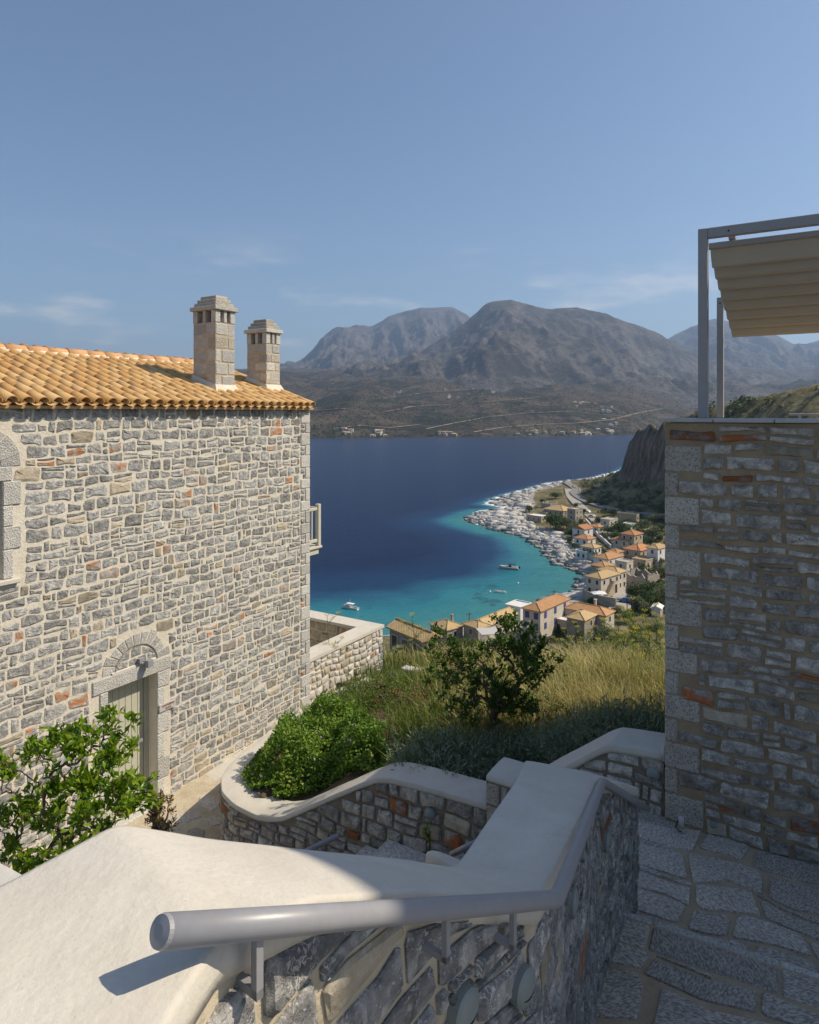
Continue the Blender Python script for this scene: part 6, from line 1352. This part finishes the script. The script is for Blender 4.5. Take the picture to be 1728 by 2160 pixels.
LM = [lav_mesh(s, .40, .50, 300) for s in (1, 2, 3)]
lavs = [(905, 8.67, 1.0), (955, 8.47, 1.05), (1000, 8.52, .95), (1045, 8.57, .9), (1090, 8.67, .85), (1135, 8.67, .8), (1205, 8.3, .9), (1240, 8.0, 1.0), (1275, 7.9, 1.05), (1312, 7.75, 1.1), (1350, 7.7, 1.15), (1388, 7.6, 1.2)]
for i, (px, D, sc) in enumerate(lavs):
    xx = (px - CX) / F * D; zz = float(near_ground(np.array([xx]), np.array([D]))[0]); first = px < 1150
    ORD = ['first', 'second', 'third', 'fourth', 'fifth', 'sixth', 'seventh', 'eighth']
    t = thing('lavender_bush', (ORD[i] + ' grey-green lavender bush from the left along the planter wall coping') if first else (ORD[i - 6] + ' grey-green lavender bush from the left behind the parapet coping'), 'shrub', (xx, D, zz), 'lavender along the planter wall' if first else 'lavender along the parapet')
    o = bpy.data.objects.new('foliage', LM[i % 3]); COL.objects.link(o); o.parent = t; o.rotation_euler = (0, 0, i * 1.7); o.scale = (sc, sc, sc * (.95 if first else 1.05))
# grasses of the bed and the slope
def grass(name, label, N, xr, yr, dens, h0, h1, wd, lean, mat, bias, seed):
    g = np.random.default_rng(seed); y = yr[0] + (yr[1] - yr[0]) * g.random(N) ** 1.25; px = g.uniform(xr[0], xr[1], N); x = (px - CX) / F * y; ok = (g.random(N) < dens(px, x, y) * np.clip(2.4 * vnoise(x * 3.2, y * 3.2, seed + 4) - .2, .08, 1)) & ((y > 16) | inside(x, y, poly)); x, y, px = x[ok], y[ok], px[ok]
    z = np.where(y < 15.8, near_ground(x, y), land(x, y)[0]) - .03; n = len(x); cl = fbm(x * 1.1, y * 1.1, seed, 4); tf_ = vnoise(x * 4.5, y * 4.5, seed + 2); h = (h0 + (h1 - h0) * g.random(n) ** 1.6) * (.35 + .9 * cl + .55 * tf_); w = wd * g.uniform(.6, 1.3, n) * np.clip(y / 11, 1, 2.2)
    V, Fc, A_ = blade_arrays(np.stack([x, y, z], 1), h, w, lean, np.clip(bias + .9 * (cl - .5) + g.normal(0, .2, n), 0, 1)); o = np_obj(name, V, Fc, mat, attrs={'rnd': A_}); tag(o, label, 'grass', kind='stuff'); return o
grass('dry_grass', 'tall golden dry grass on the slope behind the young tree', 95000, (760, 1500), (9.0, 30), lambda px, x, y: sstep(850, 1120, px + (y - 12) * 14) * np.clip(1.9 * vnoise(x * .75, y * .75, 8) - .25 + .5 * (y > 15), 0, 1), .2, .66, .0055, .9, M_DRY, .5, 61)
grass('green_grass', 'long green grass in the middle and left of the planter bed', 60000, (640, 1420), (8.3, 24), lambda px, x, y: np.clip((1 - .75 * sstep(950, 1250, px)) * (.3 + .9 * vnoise(x * .9, y * .9, 18)) * np.maximum(sstep(780, 880, px), sstep(11.2, 12.4, y)), 0, 1), .22, .52, .006, .9, M_GRASS, .35, 67)
g_ = np.random.default_rng(3); n = 6500; px = g_.uniform(640, 800, n); y = g_.uniform(12.2, 15.4, n); x = (px - CX) / F * y; ok = inside(x, y, poly); x, y = x[ok], y[ok]; z = near_ground(x, y) + .2 * g_.random(len(x)); V, Fc, A_ = leaf_arrays(np.stack([x, y, z], 1), g_.normal(size=(len(x), 3)) * .7 + np.array([0, 0, .8]), np.full(len(x), .09), np.full(len(x), .018), rnd=g_.random(len(x)) * .7)
tag(np_obj('ice_plant', V, Fc, M_GRASS, attrs={'rnd': A_}), 'low fleshy green ground cover along the kerb toward the parapet', 'ground cover', kind='stuff')
# fennel stalks
rs = random.Random(12)
for i, (px, yt, D) in enumerate(((1335, 1265, 15), (1360, 1290, 14), (1305, 1300, 16), (1385, 1300, 15.5), (1275, 1320, 17), (1240, 1335, 16), (1372, 1340, 13), (1200, 1345, 18), (1320, 1335, 13.5), (690, 1300, 15.6), (868, 1300, 17))):
    top_ = P(px, yt, D); gz = float(land(np.array([top_.x]), np.array([D]))[0][0]) if D > 15.6 else float(near_ground(np.array([top_.x]), np.array([D * 1.0]))[0]); root = Vector((top_.x + rs.uniform(-.15, .15), D, gz)); t = thing('fennel_plant', ('tall thin fennel stalk with umbels, ' + ['highest near the right building', 'right of the highest one', 'left of the highest one', 'closest to the right building edge', 'in front of the near street end', 'below the tan courtyard cottage', 'short one by the right building edge', 'right behind the young tree', 'short one left of the right building', 'over the terrace parapet coping', 'in front of the first cottage'][i]), 'plant', tuple(root), 'fennel on the slope'); b = MB(); fl_ = MB(); lp = []; ld = []
    mid = root.lerp(top_, .5) + Vector((rs.uniform(-.08, .08), 0, 0)); b.tube([root, mid, top_], [.011, .008, .005], 5); tips = [top_]
    for k in range(7):
        f = rs.uniform(.3, .92); q = root.lerp(top_, f); e2 = q + Vector((rs.uniform(-.35, .35), rs.uniform(-.2, .2), rs.uniform(.12, .38))); b.tube([q, q.lerp(e2, .5) + UP * .02, e2], [.006, .005, .003], 4); tips.append(e2)
        for m in range(14): lp.append(q.lerp(e2, rs.random())); ld.append((rs.gauss(0, 1), rs.gauss(0, 1), rs.gauss(.3, .6)))
    b.obj('stalk', M_FENNEL, t)
    V, Fc, A_ = leaf_arrays(np.array([tuple(p) for p in lp]), np.array(ld), .13, .012); np_obj('leaves', V, Fc, M_FENNEL, t, attrs={'rnd': A_})
    for q in tips:
        for k in range(7): a = k * .9; e2 = q + Vector((.05 * math.cos(a), .05 * math.sin(a), .04)); fl_.tube([q, e2], [.002, .002], 3, False); fl_.box(e2, (.009, 0, 0), (0, .009, 0), (0, 0, .004))
    fl_.obj('umbels', M_YEL, t)['kind'] = 'stuff'
wp = P(906, 1800, 7.35); bush('weed', 'little green weed growing at the foot of the planter wall by the steps', 'plant', [tuple(wp), tuple(wp + UP * .1), tuple(wp + UP * .2)], [tuple(wp + Vector((rs.uniform(-.06, .06), 0, rs.uniform(.1, .32)))) for _ in range(6)], .002, .002, 4, .05, .03, .04, M_CITRUS, seed=2, twigs=1, twl=.03)

# low wild shrubs in the grass
ws = [(845, 1440, 12.5, 'dull green wild shrub left of the young tree in the grass', M_GRASS), (905, 1470, 11.3, 'brownish wild shrub at the left foot of the young tree', M_REDSH), (1165, 1500, 9.8, 'dark green wild shrub right of the young tree trunk', M_TREE), (985, 1530, 10.2, 'dark wild shrub under the young tree', M_TREE), (1240, 1390, 15.5, 'grey-green wild shrub in the golden grass', M_LAV), (1330, 1380, 16.5, 'feathery green wild shrub near the right building in the grass', M_FENNEL), (1290, 1350, 19, 'feathery green wild shrub on the crest of the slope', M_FENNEL), (1375, 1400, 13.5, 'yellow-green wild shrub beside the right building edge', M_FENNEL), (800, 1465, 12.8, 'olive wild shrub behind the geranium mound', M_GRASS), (1200, 1360, 18, 'grey wild shrub behind the young tree on the crest', M_LAV), (1350, 1345, 18, 'tall feathery shrub under the highest fennel', M_FENNEL)]
for i, (px, py, D, lab, mt) in enumerate(ws):
    q = P(px, py, D); gz = float(near_ground(np.array([q.x]), np.array([D * 1.0]))[0]) if D < 15.6 else float(land(np.array([q.x]), np.array([D * 1.0]))[0][0]); r0 = Vector((q.x, D, gz)); hh = max(.35, min(.9, q.z - gz))
    bush('wild_shrub', lab, 'shrub', [tuple(r0), tuple(r0 + UP * .06), tuple(r0 + UP * .14)], [tuple(r0 + Vector((rs.gauss(0, .28), rs.gauss(0, .28), hh * rs.uniform(.25, 1.05)))) for _ in range(22)], .0015, .003, 10, .075, .02, .1, mt, seed=50 + i, twigs=3, twl=.09)
# trees and scrub of the village
def crown_mesh(seed, n, sq=1.0):
    g = np.random.default_rng(seed); C = g.normal(size=(16, 3)) * np.array([.42, .42, .3]); idx = g.integers(0, 16, n); p = unit(g.normal(size=(n, 3))) * (g.random(n) ** .3)[:, None] * .48 + C[idx]; p[:, 2] = p[:, 2] * sq
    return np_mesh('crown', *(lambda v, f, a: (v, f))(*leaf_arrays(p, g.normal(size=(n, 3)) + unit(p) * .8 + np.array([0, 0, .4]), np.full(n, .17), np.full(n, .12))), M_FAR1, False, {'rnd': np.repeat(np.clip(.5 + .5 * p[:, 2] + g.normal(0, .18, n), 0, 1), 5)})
CM1 = [crown_mesh(s, 1500, .8) for s in (1, 2, 3)]; CM2 = []
for m in CM1: c_ = m.copy(); c_.materials[0] = M_FAR2; CM2.append(c_)
tb = MB(); tb.tube([(0, 0, -2.0), (0, 0, -.6), (.03, .02, 0)], [.09, .07, .04], 6); tb_me = bpy.data.meshes.new('trunk'); tb_me.from_pydata([tuple(v) for v in tb.v], [], tb.f); tb_me.materials.append(M_BARK)
vt = random.Random(31)
def vtree(px, py, D, rpx, olive, label, group='trees of the village'):
    D = on_land(px, py, D, rpx / F * D * .85); r = rpx / F * D; c = P(px, py, D); t = thing('village_tree', label, 'tree', (c.x, c.y, c.z - r), group); o = bpy.data.objects.new('crown', (CM2 if olive else CM1)[vt.randrange(3)]); COL.objects.link(o); o.parent = t; o.location = (0, 0, r); o.scale = (r * vt.uniform(.95, 1.2),) * 2 + (r * vt.uniform(.9, 1.25),); o.rotation_euler = (0, 0, vt.random() * 6.28)
    o = bpy.data.objects.new('trunk', tb_me); COL.objects.link(o); o.parent = t; o.location = (0, 0, r); o.scale = (r, r, r)
for a_ in ((1172, 1098, 412, 21, 0, 'big round dark tree in front of the broad tan-roofed building'), (1196, 1102, 405, 17, 1, 'grey-green olive tree right of the big round tree'), (1212, 1113, 385, 14, 1, 'olive tree beside the blue-white house'), (1206, 1122, 372, 12, 0, 'dark tree left of the red-roofed cottages'),
           (1172, 1044, 520, 9, 0, 'round tree near the far end of the point'), (1144, 1057, 480, 6, 0, 'small dark tree at the far rocks'), (1117, 1072, 440, 9, 0, 'dark tree left of the broad tan-roofed building'), (1312, 1113, 380, 19, 0, 'broad dark pine below the coast road'), (1298, 1130, 350, 13, 0, 'dark tree left of the large orange-roofed house'),
           (1262, 1098, 398, 9, 0, 'small dark tree beside the grey flat-roofed house'), (1281, 1118, 370, 9, 0, 'light green tree by the street'), (1335, 1090, 410, 10, 1, 'olive tree by the concrete building'), (1382, 1092, 395, 13, 1, 'olive trees beside the coast road bend'), (1246, 1055, 450, 10, 1, 'olive tree on the curve of the coast road'),
           (1294, 1080, 420, 8, 0, 'dark tree just below the coast road'), (1380, 1122, 340, 16, 1, 'olive tree right of the large orange-roofed house'), (1372, 1142, 310, 10, 0, 'green tree behind the ochre house'), (1360, 1108, 370, 12, 1, 'olive tree above the large orange-roofed house'), (1356, 1168, 284, 7, 0, 'small dark tree in front of the ochre house'),
           (1212, 1150, 318, 8, 0, 'dark bush on the rocks left of the white house'), (1202, 1140, 330, 7, 0, 'dark bush at the edge of the rocks'), (1222, 1130, 345, 8, 0, 'dark bush beside the red-roofed cottage'), (1326, 1215, 243, 8, 1, 'thin dusty tree beside the ruined house'), (1333, 1250, 215, 18, 0, 'dark green bush right of the street'), (1362, 1245, 214, 20, 0, 'broad dark green bush below the ruined house'),
           (1392, 1250, 212, 18, 1, 'olive green bush at the right building corner'), (1378, 1262, 200, 17, 0, 'green bush above the white hut'), (1345, 1272, 190, 20, 1, 'pale olive tree right of the near street end'), (1255, 1318, 148, 17, 0, 'dense green tree right of the tan cottage'), (1275, 1335, 138, 18, 1, 'olive bush below the near street end'), (1183, 1330, 148, 13, 0, 'green bush in front of the courtyard terrace'),
           (1222, 1345, 128, 14, 1, 'grey-green bush on the slope below the tan cottage'), (1300, 1352, 115, 17, 1, 'grey-green bush in the dry field'), (1385, 1325, 125, 15, 1, 'round bush in the golden field by the right building'), (1340, 1330, 135, 16, 1, 'olive bush in the middle of the dry field'), (1245, 1268, 228, 7, 0, 'vine green bush below the tall cream house'),
           (1395, 1185, 262, 9, 1, 'bush beside the ruined house wall'), (1396, 1205, 255, 13, 1, 'dusty bush right of the ruined house'), (1150, 1350, 120, 10, 1, 'small bush left of the dry field'), (850, 1372, 120, 9, 0, 'dark bush below the first cottage'), (1325, 1300, 160, 16, 1, 'olive bush above the dry field'), (1300, 1290, 175, 13, 1, 'bush at the near end of the street')) + tuple((x_, y_, d_, r_, o_, 'small rounded tree filling a gap between the village houses') for x_, y_, d_, r_, o_ in ((1255, 1112, 380, 7, 0), (1270, 1128, 350, 7, 1), (1308, 1145, 320, 8, 0), (1320, 1158, 300, 6, 1), (1372, 1160, 290, 7, 0), (1392, 1135, 320, 9, 1), (1345, 1104, 380, 8, 0), (1325, 1098, 390, 9, 1), (1398, 1110, 360, 12, 0), (1308, 1180, 275, 6, 0),
           (1385, 1200, 255, 9, 0), (1330, 1262, 205, 9, 1), (1160, 1075, 440, 6, 0), (1226, 1100, 390, 7, 1), (1200, 1085, 420, 7, 0), (1215, 1065, 450, 6, 1), (1232, 1078, 430, 6, 0), (1350, 1075, 415, 8, 1), (1310, 1068, 425, 8, 1), (1270, 1060, 445, 8, 0), (1395, 1075, 395, 10, 0), (1290, 1150, 315, 5, 1), (1405, 1150, 290, 8, 0))): vtree(*a_)
# palms
def palm(px, py, D, h, label):
    D = on_land(px, py, D); c = P(px, py, D); t = thing('palm_tree', label, 'palm', tuple(c), 'palms by the rocks'); b = MB(); b.tube([c, c + UP * h], [.22, .16], 7); b.obj('trunk', M_BARK, t); lp = []; ld = []
    for k in range(46): a = vt.random() * 6.28; e = vt.uniform(-.5, 1.0); lp.append(tuple(c + UP * h)); ld.append((math.cos(a), math.sin(a), e))
    V, Fc, A_ = leaf_arrays(np.array(lp), np.array(ld), 2.2, .3, droop=.35); np_obj('fronds', V, Fc, M_FAR2, t, attrs={'rnd': A_})
palm(1239, 1183, 298, 4.5, 'left one of the two palms in front of the white terrace'); palm(1254, 1188, 292, 4.0, 'right one of the two palms in front of the white terrace')
# scrub that reads as one mass on the headland and the slope
def scrub(name, label, N, pxr, Dr_, test, r0, r1, seed, mats):
    g = np.random.default_rng(seed); px = g.uniform(*pxr, N); D = g.uniform(*Dr_, N); x = (px - CX) / F * D; z, sd = land(x, D); ok = test(px, D, z, sd, g.random(N)); x, D, z = x[ok], D[ok], z[ok]; n = len(x); k = 26; r = g.uniform(r0, r1, n)
    p = unit(g.normal(size=(n, k, 3))) * (g.random((n, k, 1)) ** .4); p[:, :, 2] = np.abs(p[:, :, 2]) * .9; p = p * r[:, None, None] + np.stack([x, D, z], 1)[:, None, :]; p = p.reshape(-1, 3); rr = np.repeat(r, k); col = np.repeat(g.random(n), k)
    V, Fc, A_ = leaf_arrays(p, g.normal(size=(n * k, 3)) + np.array([0, 0, .4]), rr * .62, rr * .45, rnd=np.clip(col * .7 + g.random(n * k) * .3, 0, 1)); tag(np_obj(name, V, Fc, mats, attrs={'rnd': A_}), label, 'scrub', kind='stuff')
scrub('headland_scrub', 'dark green scrub covering the slope under the headland cliff', 2600, (1205, 1760), (300, 680), lambda px, D, z, sd, r: (D > np.interp(px, HEADPX, ROADD) + 6) & (z > -60) & (r < .25 + .9 * (vnoise(px / 23, D / 17, 5) - .2)) & ~((px > 1305) & (px < 1420) & (D > np.interp(px, HEADPX, HEADD) - 45)), 1.4, 3.6, 5, M_FAR2)
scrub('slope_scrub', 'grey-green scrub on the slope between the garden and the village', 1500, (820, 1460), (34, 330), lambda px, D, z, sd, r: (z > -62) & (r < np.where(D < 190, .75, .25) * (vnoise(px / 30, D / 9, 6) > .45)) & ~((px > 1290) & (px < 1350) & (D > 195)), .5, 1.5, 6, M_FAR2)
def off_road(px, D):
    x = (px - CX) / F * D; return np.minimum(seg_dist(x, D, ROADS[0][::2]), seg_dist(x, D, ROADS[1][::2])) > 6.5
scrub('village_scrub', 'dark green garden scrub filling the gaps between the village houses', 900, (1225, 1440), (205, 420), lambda px, D, z, sd, r: (sd > 16) & (z < -50) & off_road(px, D) & (r < np.clip(2.0 * vnoise(px / 14, D / 12, 16) - .45, 0, 1)), 1.0, 2.4, 26, M_FAR1)
# rocks of the shore
g = np.random.default_rng(9); N = 52000; px = g.uniform(980, 1290, N); y_ = 1010 + 260 * g.random(N) ** 1.0; D = -SEA * F / (y_ - HY); x = (px - CX) / F * D; z, sd = land(x, D); band = np.where(px < 1120, 34, 17) * np.where(D < 260, .8, 1)
ok = (sd > -2.2) & (sd < band) & (g.random(N) < np.clip(1.1 - sd / band, .1, 1) * np.clip(2.2 * vnoise(x / 5.5, D / 5.5, 4) - .25, .08, 1)); x, D, z, sd = x[ok], D[ok], z[ok], sd[ok]; n = len(x)
bm = bmesh.new(); bmesh.ops.create_icosphere(bm, subdivisions=1, radius=1); bm.verts.index_update(); iv = np.array([tuple(v.co) for v in bm.verts]); ifc = np.array([[v.index for v in f.verts] for f in bm.faces]); bm.free()
r = (.28 + 1.25 * g.random(n) ** 2.8) * np.where(D > 380, 1.25, 1); big = g.random(n) < .1; r = np.where(big, r * 2.1, r); VV = iv[None] * np.where(big, 1.5, 1)[:, None, None] ** np.array([1, -.3, -.6])[None, None] * (r[:, None, None] * g.uniform(.6, 1.4, (n, 1, 3))) * np.array([1, 1, .55]) * g.uniform(.75, 1.25, (n, len(iv), 1)); VV = VV + np.stack([x, D, np.maximum(z, SEA - .1) + .1], 1)[:, None, :]
FF = (ifc[None] + (np.arange(n) * len(iv))[:, None, None]).reshape(-1, 3)
t = NT('shore_rock'); wet = t.attr('wet'); c = t.ramp(t.attr('rnd'), [(0, (.22, .205, .19)), (.5, (.42, .40, .375)), (1, (.58, .565, .54))]); c = t.valmul(c, t.noise(.8, 5, .65), .65, 1.25); c = t.mix(wet, c, (.075, .06, .045)); M_ROCK = t.done(c, .9, .15, t.bump(t.noise(1.5, 5, .7), .6, .4))
tag(np_obj('shore_rocks', VV.reshape(-1, 3), FF, M_ROCK, attrs={'rnd': np.repeat(np.clip(.75 * vnoise(x / 4, D / 4, 6) + .4 * g.random(n), 0, 1), len(iv)), 'wet': np.clip(1 - (VV[:, :, 2].ravel() - SEA - .15) / .7, 0, 1) * np.repeat(np.clip(1.2 - sd / 4, 0, 1), len(iv))}), 'whitish boulders and ledges along the waterline of the point', 'rocks', kind='stuff')

# groves that dot the far slope
g = np.random.default_rng(77); N = 9000; px = g.uniform(560, 1700, N); Dsh = np.interp(px, SHX, SHD); D = Dsh + 25 + 2300 * g.random(N) ** 1.4; x = (px - CX) / F * D; z = coast_z(px, D, x); ok = g.random(N) < .15 + 1.2 * np.clip(fbm(x / 160, D / 160, 8, 4) - .4, 0, 1) * 2; x, D, z = x[ok], D[ok], z[ok]; n = len(x); k = 9; r = g.uniform(2.0, 4.6, n)
p = g.normal(size=(n, k, 3)) * .55; p[:, :, 2] = np.abs(p[:, :, 2]) * .9; p = (p * r[:, None, None] + np.stack([x, D, z], 1)[:, None, :]).reshape(-1, 3); rr = np.repeat(r, k)
V, Fc, A_ = leaf_arrays(p, g.normal(size=(n * k, 3)) + np.array([0, 0, .3]), rr * 1.1, rr * .8, rnd=g.random(n * k)); tag(np_obj('far_groves', V, Fc, M_FAR1, attrs={'rnd': A_}), 'dark groves and scrub dotting the far slope across the bay', 'trees', kind='stuff')
HAZE = 8.5e-5

# ------------------------------------------------------------------ the air: closed box round the camera and the land
hb_ = MB(); hb_.box((1500, 5600, 665), (14000, 0, 0), (0, 8600, 0), (0, 0, 1.0 * 755))
tn = bpy.data.materials.new('air'); tn.use_nodes = True; nn = tn.node_tree.nodes; nn.clear(); mo = nn.new('ShaderNodeOutputMaterial'); vo = nn.new('ShaderNodeVolumePrincipled')
vo.inputs['Color'].default_value = (.48, .68, 1.0, 1); vo.inputs['Density'].default_value = HAZE; vo.inputs['Anisotropy'].default_value = .25
tn.node_tree.links.new(vo.outputs[0], mo.inputs['Volume'])
hz = hb_.obj('haze', tn); tag(hz, kind='stuff')
